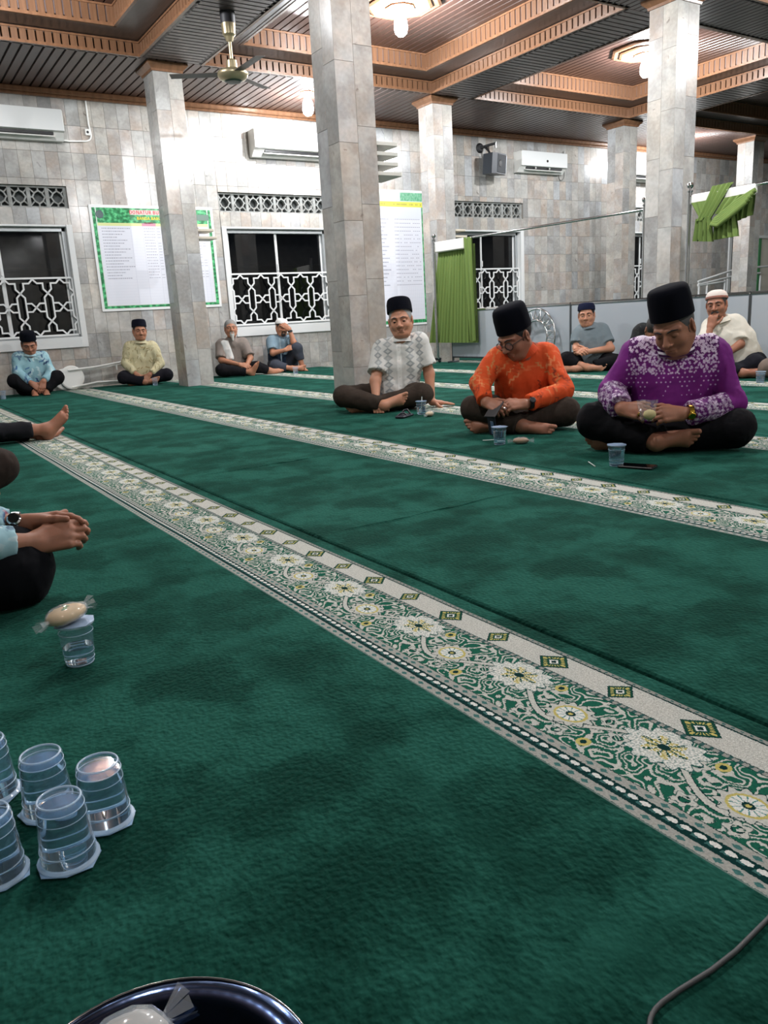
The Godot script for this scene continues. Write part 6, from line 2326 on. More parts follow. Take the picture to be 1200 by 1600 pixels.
	# 4 young man in the grey T-shirt
	p = person("person in a grey T-shirt and navy cap with clasped hands before the screen", Vector3(6.62, 0, -6.02), -0.8328, {
		pelvis = v3.call(0.0, 0.11, -0.02), chest = v3.call(-0.005, 0.32, 0.0), neck = v3.call(-0.045, 0.462, 0.02), head = v3.call(-0.062, 0.592, 0.04), look = v3.call(-0.08, 0.05, 0.05),
		shL = v3.call(-0.140, 0.415, 0.02), shR = v3.call(0.100, 0.425, -0.02), elL = v3.call(-0.165, 0.26, 0.10), elR = v3.call(0.190, 0.235, 0.08), wrL = v3.call(-0.165, 0.222, 0.20), wrR = v3.call(-0.045, 0.220, 0.235),
		kL = v3.call(-0.27, 0.145, 0.19), kR = v3.call(0.245, 0.095, 0.18), anL = v3.call(-0.04, 0.055, 0.28), anR = v3.call(-0.17, 0.050, 0.27),
		handL = {f = v3.call(0.5, 0.1, 0.8), back = v3.call(-0.5, 0.6, 0.3), thumb = v3.call(0.3, 0.8, 0), curl = grip},
		handR = {f = v3.call(-0.95, 0.1, 0.25), back = v3.call(0.1, 0.3, 0.9), thumb = v3.call(0, 1, -0.2), curl = grip},
		footL = {f = v3.call(1, 0.0, 0.2), up = side_up, big = v3.call(0, 1, -0.2)},
		footR = {f = v3.call(-1, 0.0, 0.1), up = side_up, big = v3.call(0, 1, -0.2)}},
		{skin = M.skin_c, shirt = cloth(rgb(112, 124, 130)), trousers = black_cloth, sleeve = 0.72, girth = 1.0, cell = 0.015, fine = 0.008, face = 0.007, hem = 0.55,
		hat = "peci", hat_mat = cloth(rgb(26, 30, 52)), hat_height = 0.066, hair = M.hair_dark, lid = 0.25, lips = M.lips, collar = cloth(rgb(112, 124, 130))})

	# 5 man in the white cap, fist at his chin
	p = person("person in a cream shirt and white knitted cap resting his chin on his fist", Vector3(6.587, 0, -4.223), -1.0007, {
		pelvis = v3.call(-0.02, 0.11, -0.02), chest = v3.call(-0.10, 0.34, 0.03), neck = v3.call(-0.20, 0.50, 0.06), head = v3.call(-0.238, 0.640, 0.10), look = v3.call(-0.18, 0.08, 0.08),
		shL = v3.call(-0.290, 0.455, 0.09), shR = v3.call(-0.075, 0.470, -0.01), elL = v3.call(-0.310, 0.30, 0.26), elR = v3.call(-0.035, 0.29, 0.12), wrL = v3.call(-0.275, 0.45, 0.21), wrR = v3.call(-0.125, 0.225, 0.22),
		kL = v3.call(-0.26, 0.17, 0.24), kR = v3.call(0.10, 0.115, 0.20), anL = v3.call(0.0, 0.055, 0.32), anR = v3.call(-0.16, 0.055, 0.26),
		handL = {f = v3.call(0.15, 0.9, -0.1), back = v3.call(-0.2, 0.1, 0.95), thumb = v3.call(1, 0.1, 0), curl = [0.8, 0.85, 0.9, 0.95]},
		handR = {f = v3.call(-0.95, -0.1, 0.3), back = v3.call(0, 0.9, 0.3), thumb = v3.call(-0.1, 0.3, -0.9), curl = easy},
		footL = {f = v3.call(1, 0.0, 0.2), up = side_up, big = v3.call(0, 1, -0.2)},
		footR = {f = v3.call(-1, 0.0, 0.1), up = side_up, big = v3.call(0, 1, -0.2)}},
		{skin = M.skin_b, shirt = cloth(rgb(206, 202, 190)), trousers = cloth(rgb(26, 27, 34)), sleeve = 0.86, girth = 1.0, cell = 0.015, fine = 0.008, face = 0.0065,
		hat = "skullcap", hat_mat = cap_stripe(), band_mat = cloth(rgb(150, 104, 92)), hair = M.hair_salt, beard = M.hair_salt, beard_len = -0.01, lid = 0.25, collar = cloth(rgb(214, 208, 194))})

	# 6 man bent low behind the man in purple
	p = person("person in a dark dotted shirt bent low, nearly hidden behind the person in purple", Vector3(5.95, 0, -4.62), -0.9086, {
		pelvis = v3.call(0.05, 0.11, -0.1), chest = v3.call(-0.04, 0.36, 0.0), neck = v3.call(-0.06, 0.46, 0.12), head = v3.call(-0.04, 0.46, 0.23), look = v3.call(0.2, 0.9, 0.0),
		shL = v3.call(-0.17, 0.44, 0.05), shR = v3.call(0.10, 0.44, 0.05), elL = v3.call(-0.22, 0.26, 0.14), elR = v3.call(0.17, 0.24, 0.15), wrL = v3.call(-0.2, 0.19, 0.26), wrR = v3.call(0.08, 0.19, 0.3),
		kL = v3.call(-0.25, 0.13, 0.2), kR = v3.call(0.26, 0.12, 0.2), anL = v3.call(0.0, 0.055, 0.28), anR = v3.call(-0.22, 0.055, 0.28),
		handL = {f = v3.call(0.2, -0.8, 0.4), back = v3.call(-0.3, 0.5, 0.8), thumb = v3.call(1, 0, 0), curl = easy},
		handR = {f = v3.call(-0.9, -0.1, 0.3), back = v3.call(0, 0.6, 0.8), thumb = v3.call(0, 1, -0.3), curl = easy},
		footL = {f = v3.call(1, 0.0, 0.2), up = side_up, big = v3.call(0, 1, -0.2)}, footR = {f = v3.call(-1, 0.0, 0.1), up = side_up, big = v3.call(0, 1, -0.2)}},
		{skin = M.skin_b, shirt = scatter_print(45, rgb(26, 28, 30), [rgb(90, 96, 84), rgb(60, 70, 60)], 34, 2.0, 3.5, 0.6, 4.0), trousers = black_cloth, sleeve = 0.8, cell = 0.016, fine = 0.009, face = 0.008, hair = M.hair_dark, hairline = 0.05, lid = 0.9})

	# 7 man at the right edge in yellow
	p = person("person in a yellow shirt cut off by the right edge of the picture", Vector3(6.66, 0, -3.58), -1.075, {
		pelvis = v3.call(0.02, 0.11, -0.05), chest = v3.call(0.02, 0.34, 0.0), neck = v3.call(0.02, 0.51, 0.02), head = v3.call(0.02, 0.645, 0.05), look = v3.call(0.1, 0.1, 0.0),
		shL = v3.call(-0.20, 0.465, 0.02), shR = v3.call(0.15, 0.465, 0.02), elL = v3.call(-0.245, 0.27, 0.08), elR = v3.call(0.22, 0.26, 0.1), wrL = v3.call(-0.14, 0.15, 0.24), wrR = v3.call(0.15, 0.16, 0.26),
		kL = v3.call(-0.37, 0.105, 0.20), kR = v3.call(0.3, 0.12, 0.2), anL = v3.call(-0.02, 0.055, 0.32), anR = v3.call(-0.05, 0.055, 0.26),
		handL = {f = v3.call(0.5, -0.5, 0.5), back = v3.call(-0.3, 0.5, 0.8), thumb = v3.call(1, 0, 0), curl = easy}, handR = {f = v3.call(-0.7, -0.3, 0.5), back = v3.call(0, 0.6, 0.8), thumb = v3.call(0, 1, -0.3), curl = easy},
		footL = {f = v3.call(1, 0.0, 0.2), up = side_up, big = v3.call(0, 1, -0.2)}, footR = {f = v3.call(-1, 0.0, 0.1), up = side_up, big = v3.call(0, 1, -0.2)}},
		{skin = M.skin_b, shirt = cloth(rgb(206, 176, 84)), trousers = cloth(rgb(110, 98, 90)), sleeve = 0.55, cell = 0.017, fine = 0.009, face = 0.008, hair = M.hair_dark, lid = 0.25})

	# 8 man in teal at far left
	p = person("person in a teal and blue batik shirt and black cap, looking down by the wall", Vector3(1.713, 0, -10.42), -0.1629, {
		pelvis = v3.call(0.0, 0.11, -0.06), chest = v3.call(0.0, 0.33, -0.01), neck = v3.call(0.0, 0.50, 0.03), head = v3.call(0.005, 0.612, 0.08), look = v3.call(0.05, 0.42, 0.0),
		shL = v3.call(-0.14, 0.455, 0.01), shR = v3.call(0.14, 0.445, 0.01), elL = v3.call(-0.175, 0.30, 0.10), elR = v3.call(0.205, 0.265, 0.10), wrL = v3.call(-0.03, 0.155, 0.24), wrR = v3.call(0.10, 0.175, 0.25),
		kL = v3.call(-0.215, 0.195, 0.16), kR = v3.call(0.26, 0.205, 0.16), anL = v3.call(-0.02, 0.065, 0.22), anR = v3.call(0.11, 0.065, 0.22),
		handL = {f = v3.call(0.7, -0.6, 0.3), back = v3.call(0, 0.4, 0.9), thumb = v3.call(0.7, 0.6, 0), curl = easy}, handR = {f = v3.call(-0.3, -0.85, 0.3), back = v3.call(0.1, 0.3, 0.9), thumb = v3.call(-1, 0, 0), curl = easy},
		footL = {f = v3.call(0.0, -0.1, 1), up = v3.call(0, 1, 0.1), big = v3.call(1, 0, 0), size = 0.9}, footR = {f = v3.call(0.1, -0.1, 1), up = v3.call(0, 1, 0.1), big = v3.call(-1, 0, 0), size = 0.9}},
		{skin = M.skin_b, shirt = scatter_print(42, rgb(132, 170, 180), [rgb(36, 62, 110), rgb(60, 96, 140), rgb(176, 200, 204), rgb(28, 44, 84)], 60, 5.0, 12.0, 0.5, 2.0), trousers = black_cloth, sleeve = 1.88, cell = 0.016, fine = 0.009, face = 0.0075,
		hat = "peci", hat_mat = M.velvet, hat_height = 0.09, hair = M.hair_dark, lid = 0.9, collar = cloth(rgb(150, 180, 188))})

	# 9 man in cream
	p = person("person in a cream batik shirt and black cap sitting left of the slim pillar", Vector3(3.06, 0, -10.42), -0.2901, {
		pelvis = v3.call(0.0, 0.11, -0.06), chest = v3.call(-0.002, 0.36, -0.04), neck = v3.call(0.0, 0.55, -0.01), head = v3.call(0.005, 0.69, 0.02), look = v3.call(0.16, 0.06, -0.04),
		shL = v3.call(-0.150, 0.495, -0.02), shR = v3.call(0.145, 0.485, -0.02), elL = v3.call(-0.22, 0.30, 0.08), elR = v3.call(0.21, 0.26, 0.08), wrL = v3.call(-0.10, 0.155, 0.22), wrR = v3.call(0.06, 0.140, 0.23),
		kL = v3.call(-0.26, 0.125, 0.16), kR = v3.call(0.27, 0.125, 0.16), anL = v3.call(-0.01, 0.055, 0.25), anR = v3.call(-0.06, 0.055, 0.20),
		handL = {f = v3.call(0.4, -0.85, 0.3), back = v3.call(-0.2, 0.3, 0.9), thumb = v3.call(1, 0.2, 0), curl = easy}, handR = {f = v3.call(-0.6, -0.6, 0.3), back = v3.call(0.1, 0.4, 0.9), thumb = v3.call(-0.6, 0.7, 0), curl = easy},
		footL = {f = v3.call(0.9, 0.1, 0.3), up = side_up, big = v3.call(0, 1, -0.2)}, footR = {f = v3.call(-1, 0.0, 0.1), up = side_up, big = v3.call(0, 1, -0.2)}},
		{skin = M.skin_a, shirt = scatter_print(43, rgb(190, 182, 148), [rgb(120, 110, 76), rgb(146, 128, 88), rgb(210, 204, 176)], 70, 3.0, 6.5, 0.5, 2.2), trousers = cloth(rgb(28, 28, 34)), sleeve = 1.85, cell = 0.016, fine = 0.009, face = 0.0075,
		hat = "peci", hat_mat = cloth(rgb(20, 22, 34)), hat_height = 0.085, hair = M.hair_dark, lid = 0.25, lips = M.lips, collar = cloth(rgb(196, 188, 156))})

	# 10 bearded man with a white shawl
	p = person("person with a white shawl over one shoulder sitting by the wall", Vector3(4.308, 0, -10.40), -0.3927, {
		pelvis = v3.call(0.0, 0.11, -0.10), chest = v3.call(0.0, 0.34, -0.08), neck = v3.call(0.0, 0.515, -0.04), head = v3.call(0.0, 0.655, 0.0), look = v3.call(0.10, -0.06, 0.02),
		shL = v3.call(-0.155, 0.445, -0.03), shR = v3.call(0.150, 0.450, -0.03), elL = v3.call(-0.17, 0.24, 0.08), elR = v3.call(0.225, 0.245, 0.08), wrL = v3.call(0.07, 0.170, 0.22), wrR = v3.call(0.165, 0.155, 0.22),
		kL = v3.call(-0.18, 0.115, 0.22), kR = v3.call(0.30, 0.115, 0.13), anL = v3.call(0.20, 0.065, 0.25), anR = v3.call(0.47, 0.062, 0.10),
		handL = {f = v3.call(0.9, -0.2, 0.3), back = v3.call(0, 0.7, 0.7), thumb = v3.call(0.2, 0.7, -0.5), curl = easy}, handR = {f = v3.call(-0.5, -0.5, 0.4), back = v3.call(0.2, 0.6, 0.7), thumb = v3.call(-0.8, 0.3, 0), curl = easy},
		footL = {f = v3.call(0.35, 0.75, 0.2), up = v3.call(-0.9, 0.4, 0.3), big = v3.call(-0.3, 0.2, 1)}, footR = {f = v3.call(0.95, 0.25, 0.0), up = v3.call(-0.2, 0.9, 0.5), big = v3.call(0, 0.4, 1)}},
		{skin = M.skin_a, shirt = cloth(rgb(132, 122, 116)), trousers = cloth(rgb(24, 24, 27)), sleeve = 0.85, cell = 0.016, fine = 0.009, face = 0.0075, hem = 0.85,
		hair = mat(rgb(128, 128, 126), 0.85), hairline = 0.055, brow = M.hair_grey, beard = mat(rgb(176, 174, 168), 0.85), beard_len = 0.055, lid = 0.25, collar = cloth(rgb(132, 122, 116))})
	var F := Field.new()
	F.setup(Vector3(-0.25, 0.1, -0.25), Vector3(0.12, 0.62, 0.2), 0.014)
	for q in [[Vector3(-0.105, 0.500, -0.05), Vector3(-0.098, 0.480, 0.035)], [Vector3(-0.098, 0.480, 0.035), Vector3(-0.075, 0.380, 0.062)], [Vector3(-0.075, 0.380, 0.062), Vector3(-0.050, 0.265, 0.075)], [Vector3(-0.105, 0.500, -0.05), Vector3(-0.11, 0.40, -0.13)]]:
		for e in [-0.032, -0.011, 0.011, 0.032]:
			F.cap(q[0] + Vector3(e, -absf(e) * 0.35, 0), q[1] + Vector3(e, -absf(e) * 0.35, 0), 0.0235, 0.0235, 0.015)
	F.ruffle(noise(8, 14.0, 2), 0.008)
	F.extract()
	var g := Geo.new()
	F.write(g)
	obj("white_shawl", g, cloth(rgb(206, 206, 204)), p)

	# 11 man with his hand over his face, one knee up
	p = person("person with a raised knee covering his face with one hand by the wall", Vector3(5.081, 0, -10.40), -0.4545, {
		pelvis = v3.call(-0.03, 0.11, -0.10), chest = v3.call(-0.04, 0.34, -0.06), neck = v3.call(-0.015, 0.505, -0.02), head = v3.call(0.0, 0.625, 0.02), look = v3.call(0.35, 0.10, -0.12),
		shL = v3.call(-0.165, 0.445, 0.0), shR = v3.call(0.095, 0.440, -0.03), elL = v3.call(-0.155, 0.28, 0.12), elR = v3.call(0.150, 0.415, 0.16), wrL = v3.call(0.02, 0.315, 0.18), wrR = v3.call(0.105, 0.595, 0.14),
		kL = v3.call(-0.13, 0.105, 0.24), kR = v3.call(0.19, 0.335, 0.17), anL = v3.call(0.10, 0.058, 0.28), anR = v3.call(0.245, 0.062, 0.15),
		handL = {f = v3.call(0.9, 0.3, 0.2), back = v3.call(0, 0.6, 0.8), thumb = v3.call(0, 0.9, -0.3), curl = easy}, handR = {f = v3.call(-0.75, 0.65, -0.1), back = v3.call(0.2, 0.1, 1), thumb = v3.call(-0.5, -0.8, 0), curl = easy},
		footL = {f = v3.call(1, 0.0, 0.2), up = side_up, big = v3.call(0, 1, -0.2)}, footR = {f = v3.call(0.5, -0.15, 0.85), up = v3.call(0, 1, 0.1), big = v3.call(-1, 0, 0.5)}},
		{skin = M.skin_a, shirt = navy_print(), print = 0.7, print_top = 0.22, trousers = cloth(rgb(62, 66, 76)), sleeve = 0.75, cell = 0.016, fine = 0.009, face = 0.0075, hem = 0.62,
		hat = "skullcap", hat_mat = cloth(rgb(222, 222, 220)), hair = M.hair_dark, beard = M.hair_dark, beard_len = -0.012, lid = 0.9, collar = cloth(rgb(110, 130, 146))})
	wristwatch(p, Vector3(0.112, 0.568, 0.143), Vector3(-0.1, 0.9, -0.05), Vector3(0.3, 0, 1), 0.030, M.black, M.black)

	# 12 legs stretched out from the left edge
	p = person("person at the left edge in black trousers stretching out a bare foot", Vector3(1.03, 0, -5.72), -0.1782, {
		pelvis = v3.call(-0.95, 0.11, -0.10), chest = v3.call(-1.02, 0.34, -0.12), neck = v3.call(-1.02, 0.52, -0.10), head = v3.call(-1.0, 0.66, -0.08), look = v3.call(0.9, 0.05, 0.0),
		shL = v3.call(-1.05, 0.46, 0.06), shR = v3.call(-1.02, 0.46, -0.28), elL = v3.call(-0.98, 0.27, 0.12), elR = v3.call(-0.95, 0.27, -0.3), wrL = v3.call(-0.78, 0.2, 0.05), wrR = v3.call(-0.75, 0.2, -0.2),
		kL = v3.call(-0.50, 0.115, 0.05), kR = v3.call(-0.48, 0.10, -0.06), anL = v3.call(-0.065, 0.085, 0.03), anR = v3.call(-0.10, 0.045, -0.07),
		handL = {f = v3.call(0.9, -0.3, 0), back = v3.call(0, 1, 0), thumb = v3.call(0, 0, -1), curl = easy}, handR = {f = v3.call(0.9, -0.3, 0), back = v3.call(0, 1, 0), thumb = v3.call(0, 0, 1), curl = easy},
		footL = {f = v3.call(0.62, 0.66, 0.12), up = v3.call(-0.55, 0.5, 0.6), big = v3.call(-0.5, 0.75, -0.5), size = 1.08}, footR = {f = v3.call(0.5, 0.2, -0.8), up = v3.call(-0.5, 0.8, 0), big = v3.call(0.2, 0.8, 0)}},
		{skin = M.skin_b, shirt = cloth(rgb(120, 130, 140)), trousers = cloth(rgb(34, 34, 38)), sleeve = 0.8, cell = 0.014, fine = 0.0055, face = 0.009, leg = 0.86, hem = 0.80, hair = M.hair_dark, lid = 0.25})

	# 13 brown knee at the left edge
	p = person("person at the left edge of whom only a brown-clad knee and toes show", Vector3(0.35, 0, -3.75), -0.0931, {
		pelvis = v3.call(-0.26, 0.11, -0.10), chest = v3.call(-0.27, 0.34, -0.12), neck = v3.call(-0.27, 0.52, -0.10), head = v3.call(-0.27, 0.66, -0.06), look = v3.call(0.6, 0.05, 0.0),
		shL = v3.call(-0.42, 0.46, -0.05), shR = v3.call(-0.14, 0.46, -0.16), elL = v3.call(-0.45, 0.27, 0.05), elR = v3.call(-0.10, 0.27, -0.08), wrL = v3.call(-0.33, 0.2, 0.2), wrR = v3.call(-0.12, 0.2, 0.12),
		kL = v3.call(-0.5, 0.13, 0.12), kR = v3.call(0.06, 0.165, 0.02), anL = v3.call(-0.14, 0.058, 0.16), anR = v3.call(-0.10, 0.056, 0.13),
		handL = {f = v3.call(0.9, -0.3, 0.3), back = v3.call(0, 1, 0), thumb = v3.call(0, 0, -1), curl = easy}, handR = {f = v3.call(-0.2, -0.5, 0.8), back = v3.call(0, 0.8, 0.4), thumb = v3.call(-1, 0, 0), curl = easy},
		footL = {f = v3.call(1, -0.05, 0.05), up = v3.call(0, 0.5, 1), big = v3.call(0, 1, -0.4)}, footR = {f = v3.call(-1, 0.0, 0.1), up = side_up, big = v3.call(0, 1, -0.2)}},
		{skin = M.skin_a, shirt = cloth(rgb(170, 160, 140)), trousers = cloth(rgb(50, 42, 38)), sleeve = 0.8, cell = 0.014, fine = 0.006, face = 0.009, leg = 1.05, hair = M.hair_dark, lid = 0.25})

	# 14 nearest person: black knees, hands held together, steel watch
	p = person("person at the left edge with black trousers, joined hands and a steel watch", Vector3(0.25, 0, -2.25), -0.1107, {
		pelvis = v3.call(-0.36, 0.11, -0.05), chest = v3.call(-0.34, 0.36, 0.0), neck = v3.call(-0.31, 0.53, 0.03), head = v3.call(-0.26, 0.66, 0.06), look = v3.call(0.9, 0.3, 0.0),
		shL = v3.call(-0.40, 0.47, 0.16), shR = v3.call(-0.30, 0.47, -0.14), elL = v3.call(-0.26, 0.235, 0.16), elR = v3.call(-0.22, 0.255, -0.08), wrL = v3.call(0.055, 0.172, 0.065), wrR = v3.call(0.035, 0.208, -0.015),
		kL = v3.call(-0.02, 0.105, 0.03), kR = v3.call(-0.22, 0.12, -0.30), anL = v3.call(-0.28, 0.058, -0.10), anR = v3.call(-0.30, 0.058, 0.10),
		handL = {f = v3.call(0.93, 0.12, 0.0), back = v3.call(-0.1, 0.55, 0.8), thumb = v3.call(0.1, 0.8, -0.6), curl = [0.5, 0.62, 0.7, 0.75], tcurl = 0.4}, handR = {f = v3.call(0.97, -0.05, 0.12), back = v3.call(0, 0.6, -0.75), thumb = v3.call(0.1, 0.85, 0.4), curl = [0.3, 0.35, 0.4, 0.45], tcurl = 0.1, tspread = 0.3},
		footL = {f = v3.call(-0.3, 0, -0.9), up = v3.call(0.8, 0.3, 0), big = v3.call(0, 1, 0)}, footR = {f = v3.call(-0.3, 0.0, 0.9), up = v3.call(0.8, 0.3, 0), big = v3.call(0, 1, 0)}},
		{skin = M.skin_b, shirt = scatter_print(44, rgb(150, 186, 196), [rgb(36, 62, 110), rgb(206, 214, 214), rgb(190, 110, 120), rgb(28, 44, 84)], 60, 5.0, 11.0, 0.5, 2.4), trousers = cloth(rgb(17, 18, 22)), sleeve = 1.84, cell = 0.012, fine = 0.0042, face = 0.009, leg = 1.42, hair = M.hair_dark, lid = 0.25})
	wristwatch(p, Vector3(0.018, 0.211, -0.019), Vector3(0.97, -0.1, 0.2), Vector3(0, 0.6, 0.8), 0.031, M.aluminium, M.chrome)

func stripe_cloth() -> Image:
	var im := Image.create(64, 64, false, Image.FORMAT_RGB8)
	for y in 64:
		for x in 64:
			im.set_pixel(x, y, rgb(220, 212, 222) if (x / 16) % 2 == 0 else rgb(56, 20, 64))
	return im

func held(called: String, label: String, category: String, at: Vector3, yaw: float, q: Vector3) -> Node3D:
	var B := Basis(Vector3.UP, yaw)
	return thing(called, label, category, at + B * q, yaw)

func held_cake(at: Vector3, yaw: float, q: Vector3):
	water_mats()
	var t := held("wrapped_cake", "cake in a crinkled clear wrapper held by the person in purple", "cake", at, yaw, q)
	t.set_meta("group", "small cakes in clear wrappers")
	var nz := noise(91, 26.0, 2)
	var base := Geo.new()
	base.ellipsoid(Vector3(0.0, 0.0, 0.0), Vector3(0.028, 0.022, 0.018), 16, 10)
	var g := Geo.new()
	for i in base.v.size():
		g.vert(base.v[i] + base.n[i] * 0.006 * nz.get_noise_3dv(base.v[i] * 2.0), base.n[i])
	obj("cake", g, mat(rgb(206, 190, 140), 0.7), t)
	# the opened wrapper: a crumpled sheet standing up behind
	g = Geo.new()
	var n := 12
	var P := []
	for r in n + 1:
		var row := []
		for c in n + 1:
			var u := float(c) / n - 0.5
			var v := float(r) / n
			row.append(Vector3(u * 0.085 * (0.6 + 0.5 * v) - 0.012, -0.03 + v * 0.095, -0.014 + 0.016 * nz.get_noise_3d(u * 3.0, v * 3.0, 0.0) + 0.012 * sin(u * 9.0)))
		P.append(row)
	for r in n:
		for c in n:
			g.quad(P[r][c], P[r][c + 1], P[r + 1][c + 1], P[r + 1][c])
	obj("wrapper", g, M.wrap, t)

func held_phone(at: Vector3, yaw: float, q: Vector3):
	var t := held("phone", "dark phone in an open cover held by the person in orange", "phone", at, yaw, q)
	var B := Basis(Vector3.UP, -0.5) * Basis(Vector3.RIGHT, -0.95)
	var g := Geo.new()
	g.cbox(Vector3(0.0, 0.012, 0.0), Vector3(0.070, 0.130, 0.010), 0.003, B)
	obj("body", g, M.black, t)
	g = Geo.new()
	g.cbox(Vector3(0, 0.012, 0) + B * Vector3(0.0, 0.0, -0.0055), Vector3(0.064, 0.12, 0.002), 0.0005, B)
	obj("screen", g, mat(rgb(10, 11, 14), 0.1), t)
	g = Geo.new()
	g.cbox(Vector3(-0.012, -0.075, 0.0), Vector3(0.07, 0.12, 0.008), 0.002, Basis(Vector3.UP, -0.9) * Basis(Vector3.RIGHT, 0.15))
	obj("cover_flap", g, mat(rgb(20, 24, 40), 0.6), t)
	g = Geo.new()
	g.cbox(Vector3(-0.010, -0.090, 0.0065), Vector3(0.026, 0.075, 0.004), 0.001, Basis(Vector3.UP, -0.9) * Basis(Vector3.RIGHT, 0.15))
	obj("card", g, mat(rgb(126, 150, 196), 0.4), t)

func spectacles(p: Node3D, C: Vector3, B: Basis):
	var w := Node3D.new()
	w.name = "glasses"
	p.add_child(w, true)
	for s in [-1.0, 1.0]:
		var g := Geo.new()
		var pts := PackedVector3Array()
		for k in 25:
			var a := TAU * k / 24.0
			pts.append(C + B * Vector3(s * 0.033 + cos(a) * 0.0235, -0.006 + sin(a) * 0.020, 0.100 - absf(cos(a) * s * 0.5 + 0.5) * 0.006))
		g.tube(pts, 0.0022, 8, false)
		obj("rim", g, M.black, w)
		g = Geo.new()
		g.tube(PackedVector3Array([C + B * Vector3(s * 0.056, 0.0, 0.094), C + B * Vector3(s * 0.079, 0.002, 0.03), C + B * Vector3(s * 0.083, 0.0, -0.01)]), 0.002, 6)
		obj("temple", g, M.black, w)
		g = Geo.new()
		var lens := Geo.new()
		lens.ellipsoid(C + B * Vector3(s * 0.033, -0.006, 0.098), Vector3(0.022, 0.019, 0.001), 18, 6, B)
		var lm := mat(Color(0.75, 0.8, 0.85, 0.18), 0.03)
		lm.transparency = BaseMaterial3D.TRANSPARENCY_ALPHA
		obj("lens", lens, lm, w)
	var g2 := Geo.new()
	g2.tube(PackedVector3Array([C + B * Vector3(-0.010, -0.002, 0.104), C + B * Vector3(0.0, 0.002, 0.106), C + B * Vector3(0.010, -0.002, 0.104)]), 0.002, 6)
	obj("bridge", g2, M.black, w)

func build_lamp(at: Vector3, energy: float, label: String, hang: float, medallion: bool):
	var l := thing("ceiling_lamp", label, "lamp", at, 0.0, "bare bulb ceiling lamps")
	if medallion:
		var g := Geo.new()
		# octagonal stepped rose
		for st in [[0.46, 0.0, 0.035], [0.36, 0.03, 0.03], [0.16, 0.055, 0.03]]:
			g.lathe([Vector2(0.001, -st[1] - st[2]), Vector2(st[0] - 0.03, -st[1] - st[2]), Vector2(st[0], -st[1] - st[2] + 0.012), Vector2(st[0], -st[1])], Vector3.ZERO, 8, 1.0, Basis(Vector3.UP, PI / 8))
		obj("rose", g, M.trim, l)
	else:
		var g := Geo.new()
		g.lathe([Vector2(0.001, -0.03), Vector2(0.07, -0.03), Vector2(0.09, -0.01), Vector2(0.09, 0.0)], Vector3.ZERO, 20)
		obj("rose", g, M.trim, l)
	var g2 := Geo.new()
	g2.lathe([Vector2(0.001, -hang + 0.02), Vector2(0.022, -hang + 0.02), Vector2(0.024, -hang + 0.07), Vector2(0.03, -0.03), Vector2(0.03, 0.0)], Vector3.ZERO, 14)
	obj("socket", g2, M.plastic_white, l)
	var g3 := Geo.new()
	g3.lathe([Vector2(0.0, -hang - 0.215), Vector2(0.035, -hang - 0.208), Vector2(0.063, -hang - 0.18), Vector2(0.074, -hang - 0.13), Vector2(0.066, -hang - 0.06), Vector2(0.040, -hang), Vector2(0.022, -hang + 0.03)], Vector3.ZERO, 20, 1.0, Basis(), true)
	obj("bulb", g3, M.bulb, l)
	var o := OmniLight3D.new()
	o.name = "lamp_glow"
	o.light_energy = energy
	o.light_color = Color(0.98, 0.99, 1.0)
	o.light_size = 0.065
	o.omni_range = 40.0
	o.omni_attenuation = 2.0
	o.shadow_enabled = true
	o.position = Vector3(0, -hang - 0.115, 0)
	l.add_child(o)

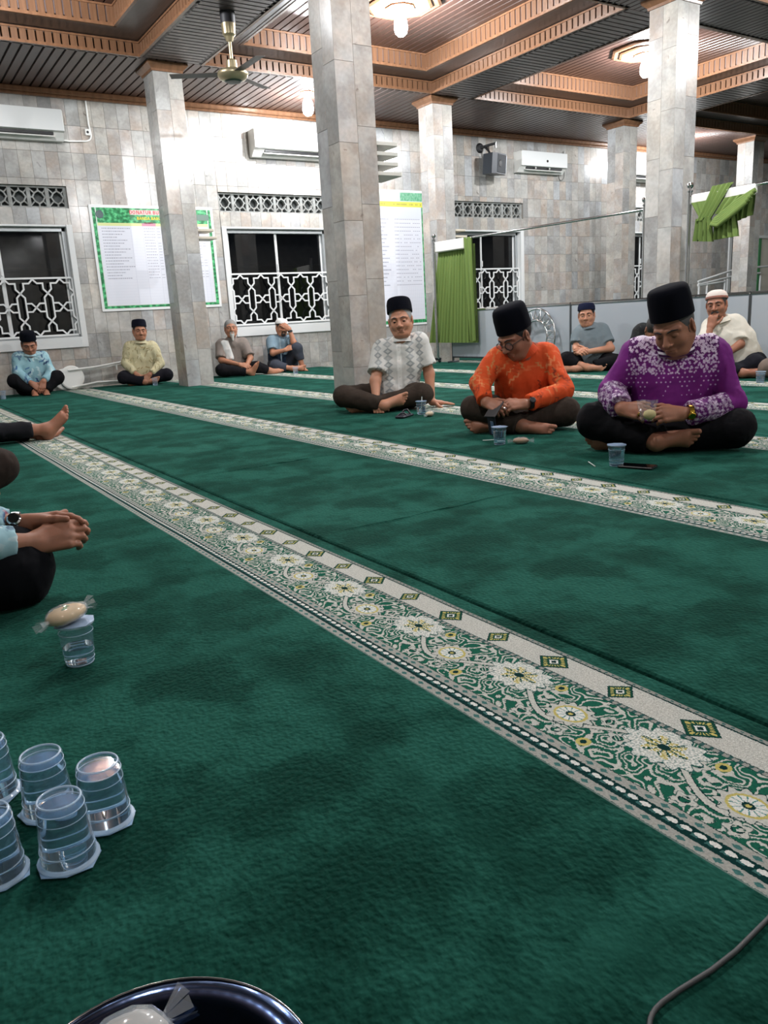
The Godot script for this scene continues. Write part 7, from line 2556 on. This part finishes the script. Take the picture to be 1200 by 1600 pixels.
func _ready():
	# camera
	var cam := Camera3D.new()
	cam.name = "camera"
	var fw := Vector3(0.521337, -0.241456, -0.818473)
	var rt := Vector3(0.835, -0.055, 0.548)
	var yaw := 0.567323
	var pitch := 0.243866
	var roll := -0.0566645
	fw = Vector3(sin(yaw) * cos(pitch), -sin(pitch), -cos(yaw) * cos(pitch))
	rt = Vector3(cos(yaw), 0, sin(yaw))
	var up := rt.cross(fw)
	var r2 := rt * cos(roll) + up * sin(roll)
	var u2 := up * cos(roll) - rt * sin(roll)
	cam.transform = Transform3D(Basis(r2, u2, -fw), Vector3(0, 0.70, 0))
	cam.fov = rad_to_deg(2.0 * atan(800.0 / 1227.11))
	cam.near = 0.02
	cam.far = 80.0
	add_child(cam)
	cam.current = true
	var we := WorldEnvironment.new()
	we.name = "world"
	var env := Environment.new()
	env.background_mode = Environment.BG_COLOR
	env.background_color = rgb(10, 13, 19)
	env.ambient_light_source = Environment.AMBIENT_SOURCE_DISABLED
	env.tonemap_mode = Environment.TONE_MAPPER_LINEAR
	env.tonemap_exposure = 1.08
	env.sdfgi_enabled = true
	env.ssao_enabled = true
	env.ssil_enabled = true
	we.environment = env
	add_child(we)
	make_materials()
	build_lamps()
	build_floor()
	build_walls()
	build_ceiling()
	build_pillars()
	build_windows()
	build_vents()
	build_door()
	build_posters()
	build_wall_things()
	build_racks()
	build_fan()
	build_partition()
	build_wheel()
	build_railing()
	build_folding_chair()
	build_small_things()
	build_people()

func build_lamps():
	var top := SOFFIT + 0.35
	build_lamp(Vector3(5.40, top, -7.60), 7.5, "bare white bulb under the octagonal ceiling rose left of the big middle beam", 0.12, true)
	build_lamp(Vector3(9.32, top, -7.60), 7.5, "bare white bulb under the octagonal ceiling rose beside the right pillar", 0.12, true)
	build_lamp(Vector3(5.40, SOFFIT, -9.75), 4.0, "bare white bulb close to the far wall above the white air conditioner", 0.07, false)
	build_lamp(Vector3(13.1, SOFFIT, -9.85), 4.0, "bare white bulb close to the far wall hidden by the right pillar", 0.07, false)
	build_lamp(Vector3(5.40, top, -3.65), 7.5, "bare white bulb in the coffer above the seated people", 0.12, true)
	build_lamp(Vector3(9.32, top, -3.65), 7.5, "bare white bulb in the coffer right of the seated people", 0.12, true)
	build_lamp(Vector3(1.48, top, -3.65), 5.0, "added unseen fill bulb in the coffer above the near carpet", 0.12, true)  # unseen lamp, added to brighten the floor and the people
	build_lamp(Vector3(1.48, top, -7.60), 4.5, "bare white bulb in the far left coffer beyond the upper left corner", 0.12, true)
	build_lamp(Vector3(1.48, top, 0.31), 2.5, "added unseen fill bulb in the coffer over the foreground cups", 0.12, true)  # unseen lamp, added as fill from behind the camera
	build_lamp(Vector3(5.40, top, 0.31), 5.0, "added unseen fill bulb in the coffer at the near right", 0.12, true)  # unseen lamp, added as fill to brighten the faces
